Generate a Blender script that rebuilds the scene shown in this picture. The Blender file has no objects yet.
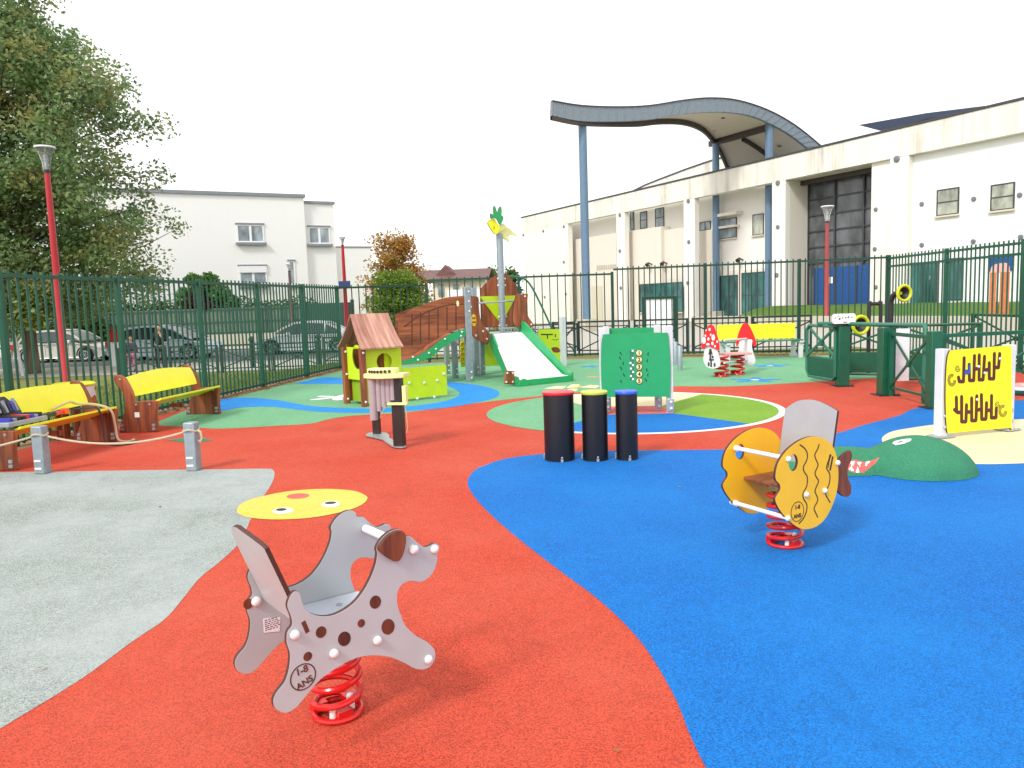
import bpy, math, random
from mathutils import Vector, Matrix
R = math.radians
random.seed(7)
scene = bpy.context.scene
COL = scene.collection

# ------------------------------------------------------------------ camera
FPX, HC, ROLL, EYE = 770.0, 303.0, R(1.9), 1.6
PITCH = math.atan((384 - HC) / FPX)
FW = Vector((0, math.cos(PITCH), -math.sin(PITCH)))
U0 = Vector((0, math.sin(PITCH), math.cos(PITCH)))
RT = math.cos(ROLL) * Vector((1, 0, 0)) - math.sin(ROLL) * U0
UP = math.sin(ROLL) * Vector((1, 0, 0)) + math.cos(ROLL) * U0
CP = Vector((0, 0, EYE))
cam_d = bpy.data.cameras.new('camera'); cam = bpy.data.objects.new('camera', cam_d); COL.objects.link(cam)
m = Matrix((RT, UP, -FW)).transposed().to_4x4(); m.translation = CP
cam.matrix_world = m
cam_d.sensor_width = 36; cam_d.lens = FPX / 1024 * 36; cam_d.clip_start = .05; cam_d.clip_end = 3000
scene.camera = cam

def ray(x, y): return FW + RT * ((x - 512) / FPX) + UP * ((384 - y) / FPX)
def G(x, y, z=0.0):
    d = ray(x, y); return CP + d * ((z - EYE) / d.z)
def AT(x, y, dist):                       # point at forward distance Y = dist
    d = ray(x, y); return CP + d * (dist / d.y)
def PX(P):
    v = Vector(P) - CP; k = v.dot(FW)
    return 512 + FPX * v.dot(RT) / k, 384 - FPX * v.dot(UP) / k
def TR(pts, root, rz, yoff=0.0):          # measure points on a vertical plane: local (x, z)
    n = Vector((-math.sin(rz), math.cos(rz), 0)); a = Vector((math.cos(rz), math.sin(rz), 0))
    o = Vector((root[0], root[1], 0)) + n * yoff
    out = []
    for (x, y) in pts:
        d = ray(x, y); t = (o - CP).dot(n) / d.dot(n); P = CP + d * t
        out.append(((P - o).dot(a), P.z))
    return out
def LOC(P, root, rz):
    v = Vector((P[0] - root[0], P[1] - root[1], 0))
    return v.x * math.cos(rz) + v.y * math.sin(rz), -v.x * math.sin(rz) + v.y * math.cos(rz)
def CR(ox, oy, s, pts): return [(ox + p[0] / s, oy + p[1] / s) for p in pts]

# ------------------------------------------------------------------ materials
MATS = {}
def newmat(name):
    mt = bpy.data.materials.new(name); mt.use_nodes = True
    nt = mt.node_tree; b = nt.nodes['Principled BSDF']
    return mt, nt, b
def mixc(nt, a, b, fac):
    n = nt.nodes.new('ShaderNodeMix'); n.data_type = 'RGBA'
    for s, v in ((6, a), (7, b)):
        if hasattr(v, 'is_linked'): nt.links.new(v, n.inputs[s])
        else: n.inputs[s].default_value = (*v, 1)
    if hasattr(fac, 'is_linked'): nt.links.new(fac, n.inputs[0])
    else: n.inputs[0].default_value = fac
    return n.outputs[2]
def noise(nt, scale, detail=3, vec=None, rough=.55):
    n = nt.nodes.new('ShaderNodeTexNoise'); n.inputs['Scale'].default_value = scale
    n.inputs['Detail'].default_value = detail; n.inputs['Roughness'].default_value = rough
    if vec is not None: nt.links.new(vec, n.inputs['Vector'])
    return n.outputs['Fac']
def ramp(nt, f, a, b):
    n = nt.nodes.new('ShaderNodeMapRange'); n.inputs[1].default_value = a; n.inputs[2].default_value = b
    nt.links.new(f, n.inputs[0]); return n.outputs[0]
def objvec(nt, scale=(1, 1, 1), rot=(0, 0, 0)):
    t = nt.nodes.new('ShaderNodeTexCoord'); mp = nt.nodes.new('ShaderNodeMapping')
    mp.inputs['Scale'].default_value = scale; mp.inputs['Rotation'].default_value = rot
    nt.links.new(t.outputs['Object'], mp.inputs['Vector']); return mp.outputs[0]
def bump(nt, b, f, strength, dist=.01):
    n = nt.nodes.new('ShaderNodeBump'); n.inputs['Strength'].default_value = strength
    n.inputs['Distance'].default_value = dist
    nt.links.new(f, n.inputs['Height']); nt.links.new(n.outputs[0], b.inputs['Normal'])
def sc(c, k): return tuple(min(1, x * k) for x in c)

def paint(name, col, rough=.45, var=.12, metal=0, scale=6):
    mt, nt, b = newmat(name); v = objvec(nt)
    f = ramp(nt, noise(nt, scale, 5, v), .3, .7)
    nt.links.new(mixc(nt, sc(col, 1 - var), sc(col, 1 + var), f), b.inputs['Base Color'])
    r = nt.nodes.new('ShaderNodeMapRange'); r.inputs[3].default_value = rough - .08; r.inputs[4].default_value = rough + .1
    nt.links.new(noise(nt, scale * 3, 4, v), r.inputs[0]); nt.links.new(r.outputs[0], b.inputs['Roughness'])
    b.inputs['Metallic'].default_value = metal
    return mt
def rubber(name, col, speck=.5, wear=(.6, .55, .5), wearamt=.12):
    mt, nt, b = newmat(name); v = objvec(nt)
    vo = nt.nodes.new('ShaderNodeTexVoronoi'); vo.inputs['Scale'].default_value = 215
    nt.links.new(v, vo.inputs['Vector'])
    sep = nt.nodes.new('ShaderNodeSeparateColor'); nt.links.new(vo.outputs['Color'], sep.inputs[0])
    c = mixc(nt, sc(col, 1 - speck), sc(col, 1 + speck * .75), sep.outputs[0])
    big = ramp(nt, noise(nt, .9, 6, v), .35, .7)
    c = mixc(nt, c, wear, nt_mul(nt, big, wearamt))
    mid = ramp(nt, noise(nt, 9, 5, v), .45, .8)
    c = mixc(nt, c, sc(col, .6), nt_mul(nt, mid, .28))
    st = ramp(nt, noise(nt, 2.2, 7, objvec(nt, (1, .35, 1), (0, 0, .5)), .7), .56, .76)
    c = mixc(nt, c, sc(col, .5), nt_mul(nt, st, .38))
    nt.links.new(c, b.inputs['Base Color'])
    b.inputs['Roughness'].default_value = .85; b.inputs['Specular IOR Level'].default_value = .3
    bump(nt, b, vo.outputs['Distance'], .5, .004)
    return mt
def nt_mul(nt, f, k):
    n = nt.nodes.new('ShaderNodeMath'); n.operation = 'MULTIPLY'; n.inputs[1].default_value = k
    nt.links.new(f, n.inputs[0]); return n.outputs[0]
def wood(name, c1, c2, axis='Z', scale=14, rough=.6):
    mt, nt, b = newmat(name)
    s = {'X': (.09, 1, 1), 'Y': (1, .09, 1), 'Z': (1, 1, .09), 'S': (1, .07, .07)}[axis]
    v = objvec(nt, s)
    f = noise(nt, scale, 8, v, .65)
    f2 = noise(nt, scale * .35, 3, v)
    w = nt.nodes.new('ShaderNodeMath'); w.operation = 'MULTIPLY_ADD'; w.inputs[1].default_value = .6
    nt.links.new(f, w.inputs[0]); nt.links.new(nt_mul(nt, f2, .4), w.inputs[2])
    cc = mixc(nt, c1, c2, ramp(nt, w.outputs[0], .38, .60))
    st = ramp(nt, noise(nt, scale * .8, 4, objvec(nt, tuple(q * .9 for q in s))), .56, .72)
    cc = mixc(nt, cc, sc(c2, 1.45), nt_mul(nt, st, .6))
    nt.links.new(cc, b.inputs['Base Color'])
    b.inputs['Roughness'].default_value = rough
    bump(nt, b, f, .25, .004)
    return mt
def leafmat(name, c1, c2, c3=None):
    mt, nt, b = newmat(name)
    g = nt.nodes.new('ShaderNodeNewGeometry')
    c = mixc(nt, c1, c2, g.outputs['Random Per Island'])
    if c3:
        c = mixc(nt, c, c3, ramp(nt, noise(nt, .8, 3, objvec(nt)), .5, .68))
    nt.links.new(c, b.inputs['Base Color']); b.inputs['Roughness'].default_value = .55
    tr = nt.nodes.new('ShaderNodeBsdfTranslucent'); nt.links.new(c, tr.inputs[0])
    mx = nt.nodes.new('ShaderNodeMixShader'); mx.inputs[0].default_value = .48
    nt.links.new(b.outputs[0], mx.inputs[1]); nt.links.new(tr.outputs[0], mx.inputs[2])
    nt.links.new(mx.outputs[0], nt.nodes['Material Output'].inputs[0])
    return mt
def plaster(name, col, stain=(.35, .29, .2), amt=.5, zs=.25, lo=.52, hi=.75, scale=1.6):
    mt, nt, b = newmat(name)
    f = noise(nt, scale, 8, objvec(nt, (1, 1, zs)), .7)
    f2 = noise(nt, .35, 3, objvec(nt))
    mm = nt.nodes.new('ShaderNodeMath'); mm.operation = 'MULTIPLY'
    nt.links.new(ramp(nt, f, lo, hi), mm.inputs[0]); nt.links.new(ramp(nt, f2, .3, .7), mm.inputs[1])
    c = mixc(nt, col, stain, nt_mul(nt, mm.outputs[0], amt))
    fine = noise(nt, 30, 4, objvec(nt))
    c = mixc(nt, c, sc(col, .9), nt_mul(nt, fine, .3))
    nt.links.new(c, b.inputs['Base Color']); b.inputs['Roughness'].default_value = .85
    return mt
def glass(name, col, rough=.08):
    mt, nt, b = newmat(name)
    f = ramp(nt, noise(nt, 1.4, 5, objvec(nt, (1, 1, .5))), .35, .65)
    nt.links.new(mixc(nt, sc(col, .5), sc(col, 1.5), f), b.inputs['Base Color'])
    b.inputs['Roughness'].default_value = rough; b.inputs['IOR'].default_value = 1.5
    return mt
def groundmat(name, c1, c2, c3, s1=60, s2=1.2, bs=.4):
    mt, nt, b = newmat(name); v = objvec(nt)
    c = mixc(nt, c1, c2, ramp(nt, noise(nt, s1, 6, v, .7), .35, .65))
    c = mixc(nt, c, c3, ramp(nt, noise(nt, s2, 5, v), .45, .7))
    nt.links.new(c, b.inputs['Base Color']); b.inputs['Roughness'].default_value = .95
    b.inputs['Specular IOR Level'].default_value = .2
    bump(nt, b, noise(nt, s1, 5, v), bs, .02)
    return mt

M = dict(
 red_rub=rubber('red_rubber', (.53, .058, .026), .55, (.62, .17, .11), .22),
 blue_rub=rubber('blue_rubber', (.0015, .143, .50), .6, (.010, .23, .62), .35),
 lblue_rub=rubber('light_blue_rubber', (.018, .25, .68), .4, (.06, .33, .7), .2),
 green_rub=rubber('green_rubber', (.15, .38, .20), .4, (.25, .5, .3), .3),
 dgreen_rub=rubber('dark_green_rubber', (.035, .21, .11), .3, (.06, .25, .14), .3),
 lime_rub=rubber('lime_rubber', (.17, .34, .02), .45, (.3, .45, .08), .3),
 cream_rub=rubber('cream_rubber', (.78, .66, .40), .25, (.8, .74, .6), .3),
 grey_rub=rubber('grey_rubber', (.30, .335, .31), .62, (.44, .475, .475), .75),
 yellow_rub=rubber('yellow_rubber', (.78, .54, .09), .2, (.8, .62, .2), .3),
 white_rub=rubber('white_rubber', (.8, .8, .76), .15),
 black_rub=rubber('black_rubber', (.03, .03, .045), .4),
 pink_rub=rubber('rose_rubber', (.62, .12, .10), .3),
 orange_rub=rubber('orange_rubber', (.75, .3, .16), .3),
 panel_grey=paint('grey_board', (.445, .475, .495), .38, .04),
 panel_edge=paint('dark_board_edge', (.07, .022, .015), .6, .2),
 seat_grey=paint('pale_blue_grey_board', (.48, .52, .58), .4, .05),
 engraved=wood('engraved_brown', (.05, .012, .006), (.16, .035, .012), 'Z', 30),
 ear=wood('brown_ear_board', (.08, .018, .008), (.24, .06, .018), 'Z', 26),
 cap=paint('white_plastic_cap', (.74, .73, .72), .35, .05),
 tube_white=paint('white_bar', (.82, .82, .82), .3, .03),
 spring=paint('red_spring_paint', (.62, .012, .012), .22, .08),
 steel=paint('galvanised_steel', (.42, .45, .48), .42, .14, .6, 20),
 steel_post=paint('galvanised_post', (.30, .35, .39), .45, .12, .35, 14),
 lpost=paint('light_grey_post', (.62, .63, .66), .4, .06),
 orange=paint('orange_board', (.88, .48, .014), .38, .05),
 black_line=paint('black_engraving', (.04, .02, .015), .6, .1),
 grey_back=paint('mid_grey_board', (.34, .34, .36), .4, .05),
 seat_brown=wood('brown_seat', (.10, .03, .012), (.3, .10, .04), 'X', 20),
 drum=paint('black_drum', (.003, .0035, .007), .42, .3),
 drum_red=paint('red_drum_rim', (.62, .012, .02), .3, .06),
 drum_yel=paint('lime_drum_rim', (.5, .55, .06), .35, .06),
 drum_blue=paint('blue_drum_rim', (.02, .10, .62), .3, .06),
 gpanel=paint('green_play_board', (.015, .33, .12), .38, .05),
 gslide=paint('green_slide_board', (.015, .34, .11), .35, .06),
 lime=paint('lime_board', (.54, .72, .010), .4, .05),
 lime_dark=paint('olive_lime_board', (.26, .40, .01), .45, .08),
 yellow=paint('yellow_board', (.88, .84, .03), .38, .04),
 yellow2=paint('bright_yellow_board', (.84, .80, .012), .4, .04),
 maze=paint('maze_brown', (.09, .012, .010), .5, .1),
 maze_blue=paint('maze_blue', (.03, .08, .4), .5, .1),
 wood_red=wood('red_brown_wood', (.12, .026, .010), (.38, .105, .036), 'Z', 16),
 wood_h=wood('red_brown_wood_along', (.13, .028, .010), (.40, .11, .038), 'X', 16),
 wood_roof=wood('pinkish_roof_wood', (.25, .085, .055), (.58, .32, .24), 'S', 18),
 stem_grey=paint('greyish_violet_pipe', (.36, .31, .33), .4, .06),
 post_black=paint('black_brown_post', (.022, .014, .012), .4, .2),
 slide_white=paint('white_slide_sheet', (.86, .86, .87), .25, .02),
 palm=paint('palm_green', (.02, .33, .10), .4, .06),
 pale_yellow=paint('pale_yellow_board', (.84, .80, .35), .45, .05),
 mush_red=paint('mushroom_red', (.75, .015, .02), .35, .06),
 mush_white=paint('mushroom_white', (.72, .70, .72), .4, .05),
 mush_seat=paint('rose_seat', (.72, .36, .34), .4, .08),
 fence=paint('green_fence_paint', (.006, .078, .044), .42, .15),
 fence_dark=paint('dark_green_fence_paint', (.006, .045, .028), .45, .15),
 barrier=paint('black_green_barrier', (.012, .028, .024), .45, .2),
 gate=paint('gate_green_paint', (.006, .095, .05), .35, .12),
 gate_light=paint('gate_rail_paint', (.022, .16, .105), .35, .12),
 lamp_red=paint('red_lamp_pole', (.42, .010, .02), .35, .08),
 lamp_rose=paint('faded_red_lamp_pole', (.34, .045, .05), .45, .1),
 lamp_dark=paint('dull_red_lamp_pole', (.12, .07, .07), .5, .1),
 lamp_glass=paint('frosted_lamp_cup', (.62, .66, .70), .25, .06),
 white_wall=plaster('white_render', (.84, .84, .83), (.5, .49, .46), .12),
 conc=plaster('white_concrete', (.80, .77, .71), (.36, .30, .21), .20),
 conc_stain=plaster('streaked_white_concrete', (.78, .75, .68), (.20, .155, .10), .8, .10, .46, .66, 1.5),
 beige=plaster('beige_render', (.70, .65, .57), (.4, .36, .3), .25),
 cream=plaster('cream_reveal', (.64, .57, .45), (.4, .36, .3), .3),
 canopy=paint('zinc_canopy', (.19, .235, .28), .5, .08),
 canopy_dark=paint('brown_steel_beam', (.05, .035, .03), .5, .1),
 soffit=plaster('soffit_beige', (.66, .60, .50), (.4, .36, .3), .15),
 col_blue=paint('blue_steel_column', (.115, .195, .295), .45, .06),
 glass_dark=glass('dark_entrance_glass', (.10, .105, .115), .2),
 glass_teal=glass('teal_window_glass', (.045, .13, .13)),
 glass_grey=glass('grey_window_glass', (.28, .33, .36), .15),
 glass_olive=glass('blind_window_glass', (.38, .40, .33), .2),
 glass_car=glass('car_glass', (.03, .05, .055)),
 blue_door_and_reflection=paint('blue_door_and_reflection', (.012, .075, .28), .35, .15),
 navy=paint('navy_roof_sheet', (.03, .045, .085), .35, .15),
 dark_frame=paint('dark_frame', (.05, .05, .055), .5, .1),
 disc=paint('grey_wall_disc', (.16, .17, .19), .5, .1),
 roof_grey=paint('grey_coping', (.22, .24, .27), .5, .1),
 roof_tile=wood('brown_roof_tiles', (.09, .04, .035), (.19, .09, .075), 'X', 20),
 cream_wall=plaster('cream_house_wall', (.75, .68, .52), (.5, .45, .35), .15),
 car_silver=paint('silver_car_paint', (.54, .60, .70), .25, .05, .3),
 car_beige=paint('champagne_car_paint', (.62, .58, .53), .3, .05, .2),
 car_white=paint('white_car_paint', (.74, .76, .80), .25, .05, .1),
 tyre=paint('tyre_rubber', (.015, .015, .016), .8, .2),
 lightred=paint('tail_light', (.4, .01, .01), .2, .1),
 headl=paint('head_light', (.7, .72, .75), .15, .1),
 skin=paint('skin', (.50, .29, .20), .5, .06),
 hair=paint('dark_hair', (.02, .012, .010), .5, .2),
 black_cloth=paint('black_cloth', (.012, .013, .017), .85, .2),
 pink_cloth=paint('pink_cloth', (.55, .16, .32), .85, .1),
 dark_cloth=paint('dark_violet_cloth', (.06, .05, .09), .85, .15),
 bark=wood('bark', (.05, .035, .022), (.16, .12, .08), 'Z', 10, .9),
 bark_dark=wood('dark_bark', (.03, .024, .016), (.10, .075, .05), 'Z', 10, .9),
 leaf_big=leafmat('green_tree_leaves', (.09, .175, .055), (.29, .41, .17), (.36, .32, .11)),
 leaf_gold=leafmat('yellow_green_leaves', (.16, .20, .02), (.42, .36, .04)),
 leaf_hedge=leafmat('hedge_leaves', (.03, .08, .016), (.10, .19, .035)),
 leaf_orange=leafmat('orange_leaves', (.36, .16, .03), (.52, .31, .06), (.30, .28, .06)),
 leaf_conifer=leafmat('bright_hedge_leaves', (.10, .19, .015), (.26, .38, .05)),
 leaf_red=leafmat('dark_red_leaves', (.06, .012, .014), (.14, .03, .03)),
 leaf_small=leafmat('small_tree_leaves', (.05, .15, .025), (.14, .28, .06)),
 litter=leafmat('dry_leaves', (.16, .07, .025), (.42, .24, .09)),
 blades=leafmat('grass_blades', (.09, .15, .025), (.22, .27, .07)),
 lawn=groundmat('lawn', (.10, .15, .03), (.20, .23, .06), (.28, .23, .09), 40, .8),
 lawn2=groundmat('green_lawn', (.06, .13, .02), (.11, .20, .035), (.12, .17, .04), 40, .8),
 pave=groundmat('pale_pavement', (.40, .37, .33), (.50, .47, .42), (.44, .40, .34), 70, .7, .2),
 road=groundmat('asphalt', (.13, .13, .13), (.18, .18, .18), (.20, .20, .19), 80, .5, .3),
 earth=groundmat('dry_earth', (.24, .14, .08), (.38, .24, .15), (.30, .20, .11), 30, 2),
 hedgefence=paint('grey_green_fence_sheet', (.12, .16, .11), .6, .2),
 teal_gate=paint('dark_teal_gate', (.02, .075, .06), .5, .2),
 lowwall=plaster('pale_low_wall', (.48, .44, .36), (.3, .27, .2), .4),
 board_white=paint('white_board', (.82, .82, .83), .4, .02),
 blue_sign=paint('blue_sign_back', (.03, .05, .16), .45, .1),
 toolbox=paint('grey_tool_case', (.30, .32, .36), .5, .1),
 tool_dark=paint('black_plastic', (.02, .02, .024), .5, .15),
 tool_blue=paint('blue_plastic', (.05, .06, .45), .4, .1),
 tool_red=paint('red_plastic', (.55, .03, .03), .4, .1),
 tool_orange=paint('orange_plastic', (.75, .12, .02), .4, .1),
 rope=paint('beige_rope', (.50, .42, .30), .9, .15, 0, 80),
 hose=paint('beige_hose', (.55, .44, .27), .6, .1),
 bag=paint('plastic_bag', (.62, .57, .57), .35, .15),
 orange_metal=paint('orange_metal', (.55, .16, .05), .5, .12),
 lamp_cup=glass('clear_lamp_cup', (.75, .80, .84), .12),
 horn=paint('lime_horn', (.55, .62, .01), .35, .05),
)
MN = M

MATS_ = M['lamp_cup'].node_tree.nodes['Principled BSDF']; MATS_.inputs['Transmission Weight'].default_value = .8; MATS_.inputs['IOR'].default_value = 1.08

# ------------------------------------------------------------------ mesh helpers
def frame_from(d):
    d = Vector(d).normalized()
    a = Vector((0, 0, 1)) if abs(d.z) < .9 else Vector((1, 0, 0))
    x = d.cross(a).normalized(); y = d.cross(x).normalized()
    return x, y
SPLIT = {'maze_track', 'engraved_mark', 'seam', 'anchor_bolt', 'scale_line', 'fixing', 'white_peg', 'plank_joint', 'white_dot', 'deck_rail', 'bolt_cap', 'door_handle', 'door_gap', 'slot_plate', 'line_drawing', 'picture_relief', 'number_relief', 'house_drawing', 'fixing_bracket', 'handrail_bar', 'foot_bolt'}
class MB:
    def __init__(s): s.v = []; s.f = []; s.m = []; s.cur = 0
    def mat(s, i): s.cur = i; return s
    def add(s, vs, fs):
        o = len(s.v); s.v += [tuple(p) for p in vs]
        for f in fs: s.f.append([i + o for i in f]); s.m.append(s.cur)
        return s
    def box(s, x0, x1, y0, y1, z0, z1):
        vs = [(x, y, z) for z in (z0, z1) for y in (y0, y1) for x in (x0, x1)]
        return s.add(vs, [(0, 2, 3, 1), (4, 5, 7, 6), (0, 1, 5, 4), (2, 6, 7, 3), (0, 4, 6, 2), (1, 3, 7, 5)])
    def bar(s, p, q, w, h=None):           # rectangular bar between two points
        h = h or w; p = Vector(p); q = Vector(q); d = (q - p).normalized()
        a = Vector((0, 0, 1)) if abs(d.z) < .95 else Vector((0, 1, 0))
        x = d.cross(a).normalized() * (w / 2); y = x.normalized().cross(d).normalized() * (h / 2)
        vs = [p - x - y, p + x - y, p + x + y, p - x + y, q - x - y, q + x - y, q + x + y, q - x + y]
        return s.add(vs, [(3, 2, 1, 0), (4, 5, 6, 7), (0, 1, 5, 4), (1, 2, 6, 5), (2, 3, 7, 6), (3, 0, 4, 7)])
    def cyl(s, p, q, r, r2=None, n=14):
        r2 = r if r2 is None else r2; p = Vector(p); q = Vector(q); x, y = frame_from(q - p)
        vs = []
        for c, rr in ((p, r), (q, r2)):
            for i in range(n):
                t = 2 * math.pi * i / n; vs.append(c + x * (rr * math.cos(t)) + y * (rr * math.sin(t)))
        fs = [(i, (i + 1) % n, n + (i + 1) % n, n + i) for i in range(n)]
        fs += [tuple(range(n))[::-1], tuple(range(n, 2 * n))]
        return s.add(vs, fs)
    def tube(s, pts, r, n=8, closed=False):
        pts = [Vector(p) for p in pts]; k = len(pts); rs = r if isinstance(r, (list, tuple)) else [r] * k
        vs = []; x = None
        for i, p in enumerate(pts):
            a = pts[(i - 1) % k] if (closed or i > 0) else p
            b = pts[(i + 1) % k] if (closed or i < k - 1) else p
            d = (b - a).normalized()
            if x is None: x, _ = frame_from(d)
            x = (x - d * x.dot(d)).normalized(); y = d.cross(x)
            for j in range(n):
                t = 2 * math.pi * j / n; vs.append(p + (x * math.cos(t) + y * math.sin(t)) * rs[i])
        fs = []
        for i in range(k if closed else k - 1):
            for j in range(n):
                a, b = i * n, ((i + 1) % k) * n
                fs.append((a + j, a + (j + 1) % n, b + (j + 1) % n, b + j))
        if not closed: fs += [tuple(range(n))[::-1], tuple(range((k - 1) * n, k * n))]
        return s.add(vs, fs)
    def lathe(s, prof, c=(0, 0, 0), n=24, axis=(0, 0, 1)):
        c = Vector(c); ax = Vector(axis).normalized(); x, y = frame_from(ax); vs = []
        for (r, z) in prof:
            for j in range(n):
                t = 2 * math.pi * j / n; vs.append(c + ax * z + (x * math.cos(t) + y * math.sin(t)) * max(r, 1e-4))
        fs = [(i * n + j, i * n + (j + 1) % n, (i + 1) * n + (j + 1) % n, (i + 1) * n + j) for i in range(len(prof) - 1) for j in range(n)]
        fs += [tuple(range(n))[::-1], tuple(range((len(prof) - 1) * n, len(prof) * n))]
        return s.add(vs, fs)
    def ball(s, c, r, n=10, sz=1.0):
        prof = [(r * math.sin(math.pi * i / n), -r * sz * math.cos(math.pi * i / n)) for i in range(n + 1)]
        return s.lathe(prof, c, max(8, n))
    def prism(s, pts, y0, y1):              # outline (x, z) thickened along y
        n = len(pts); vs = [(p[0], y0, p[1]) for p in pts] + [(p[0], y1, p[1]) for p in pts]
        fs = [tuple(range(n)), tuple(range(n, 2 * n))[::-1]]
        fs += [(i + n, (i + 1) % n + n, (i + 1) % n, i) for i in range(n)]
        return s.add(vs, fs)
    def prismx(s, pts, x0, x1):             # outline (y, z) thickened along x
        n = len(pts); vs = [(x0, p[0], p[1]) for p in pts] + [(x1, p[0], p[1]) for p in pts]
        fs = [tuple(range(n))[::-1], tuple(range(n, 2 * n))]
        fs += [(i, (i + 1) % n, (i + 1) % n + n, i + n) for i in range(n)]
        return s.add(vs, fs)
    def quad(s, a, b, c, d): return s.add([a, b, c, d], [(0, 1, 2, 3)])
    def mesh(s, me, xf=None):
        vs = [(xf @ v.co) if xf else v.co.copy() for v in me.vertices]
        o = len(s.v); s.v += [tuple(p) for p in vs]
        for p in me.polygons: s.f.append([i + o for i in p.vertices]); s.m.append(s.cur + p.material_index)
        return s
    def pieces(s, tol=.004):
        k = len(s.v); par = list(range(k))
        def fd(i):
            while par[i] != i: par[i] = par[par[i]]; i = par[i]
            return i
        for f in s.f:
            for j in f[1:]: par[fd(j)] = fd(f[0])
        comp = {}
        for i in range(k): comp.setdefault(fd(i), []).append(i)
        items = []
        for ids in comp.values():
            P = [s.v[i] for i in ids]
            items.append(([min(p[d] for p in P) - tol for d in range(3)], [max(p[d] for p in P) + tol for d in range(3)], set(ids)))
        ch = True
        while ch:
            ch = False; out = []
            for lo, hi, ids in items:
                for o in out:
                    if all(lo[d] <= o[1][d] and hi[d] >= o[0][d] for d in range(3)):
                        for d in range(3): o[0][d] = min(o[0][d], lo[d]); o[1][d] = max(o[1][d], hi[d])
                        o[2].update(ids); ch = True; break
                else: out.append((list(lo), list(hi), set(ids)))
            items = out
        res = []
        for lo, hi, ids in items:
            m2 = MB(); order = sorted(ids); mp = {i: j for j, i in enumerate(order)}; m2.v = [s.v[i] for i in order]
            for f, mi in zip(s.f, s.m):
                if f[0] in ids: m2.f.append([mp[i] for i in f]); m2.m.append(mi)
            res.append(m2)
        return res
    def build(s, name, mats, parent=None, bevel=0, flat=False, angle=35):
        if name in SPLIT:
            for q in s.pieces(): o = q._build(name, mats, parent, bevel, flat, angle)
            return o
        return s._build(name, mats, parent, bevel, flat, angle)
    def _build(s, name, mats, parent=None, bevel=0, flat=False, angle=35):
        me = bpy.data.meshes.new(name); me.from_pydata(s.v, [], s.f)
        if not isinstance(mats, (list, tuple)): mats = [mats]
        for mt in mats: me.materials.append(MN[mt] if isinstance(mt, str) else mt)
        me.polygons.foreach_set('material_index', [min(i, len(mats) - 1) for i in s.m])
        import bmesh
        bm = bmesh.new(); bm.from_mesh(me); bmesh.ops.recalc_face_normals(bm, faces=bm.faces); bm.to_mesh(me); bm.free()
        if not flat:
            me.polygons.foreach_set('use_smooth', [True] * len(me.polygons)); me.set_sharp_from_angle(angle=R(angle))
        me.update()
        o = bpy.data.objects.new(name, me); COL.objects.link(o)
        if parent: o.parent = parent
        if bevel:
            b = o.modifiers.new('bevel', 'BEVEL'); b.width = bevel; b.segments = 2; b.limit_method = 'ANGLE'; b.angle_limit = R(40)
        return o
def raw(name, v, f, mats, parent=None, smooth=False):
    me = bpy.data.meshes.new(name); me.from_pydata(v, [], f)
    if not isinstance(mats, (list, tuple)): mats = [mats]
    for mt in mats: me.materials.append(MN[mt])
    if smooth: me.polygons.foreach_set('use_smooth', [True] * len(me.polygons))
    me.update(); o = bpy.data.objects.new(name, me); COL.objects.link(o)
    if parent: o.parent = parent
    return o
def thing(name, label, cat, loc=(0, 0, 0), rz=0, group=None):
    o = bpy.data.objects.new(name, None); COL.objects.link(o)
    o.location = loc; o.rotation_euler = (0, 0, rz); o.empty_display_size = .2
    return tag(o, label, cat, group)
def tag(o, label, cat, group=None, kind=None):
    o['label'] = label; o['category'] = cat
    if group: o['group'] = group
    if kind: o['kind'] = kind
    return o
def struct(o): o['kind'] = 'structure'; return o
def stuff(o): o['kind'] = 'stuff'; return o
def dup(root, loc, rz, label, group=None):
    r = root.copy(); COL.objects.link(r); r.location = loc; r.rotation_euler = (0, 0, rz); r['label'] = label
    if group: r['group'] = group
    def rec(src, dst):
        for ch in list(src.children):
            c = ch.copy(); COL.objects.link(c); c.parent = dst; rec(ch, c)
    rec(root, r); return r
def smoothc(pts, k=6, closed=True):
    n = len(pts); out = []
    rng = range(n) if closed else range(n - 1)
    for i in rng:
        P = [Vector(pts[(i + j) % n]) if closed else Vector(pts[max(0, min(n - 1, i + j))]) for j in (-1, 0, 1, 2)]
        for q in range(k):
            t = q / k
            out.append(.5 * ((2 * P[1]) + (P[2] - P[0]) * t + (2 * P[0] - 5 * P[1] + 4 * P[2] - P[3]) * t * t + (3 * P[1] - P[0] - 3 * P[2] + P[3]) * t ** 3))
    if not closed: out.append(Vector(pts[-1]))
    return [tuple(p) for p in out]
def ell(cx, cy, rx, ry, n=24, a=0):
    return [(cx + rx * math.cos(t) * math.cos(a) - ry * math.sin(t) * math.sin(a), cy + rx * math.cos(t) * math.sin(a) + ry * math.sin(t) * math.cos(a)) for t in [2 * math.pi * i / n for i in range(n)]]
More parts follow.
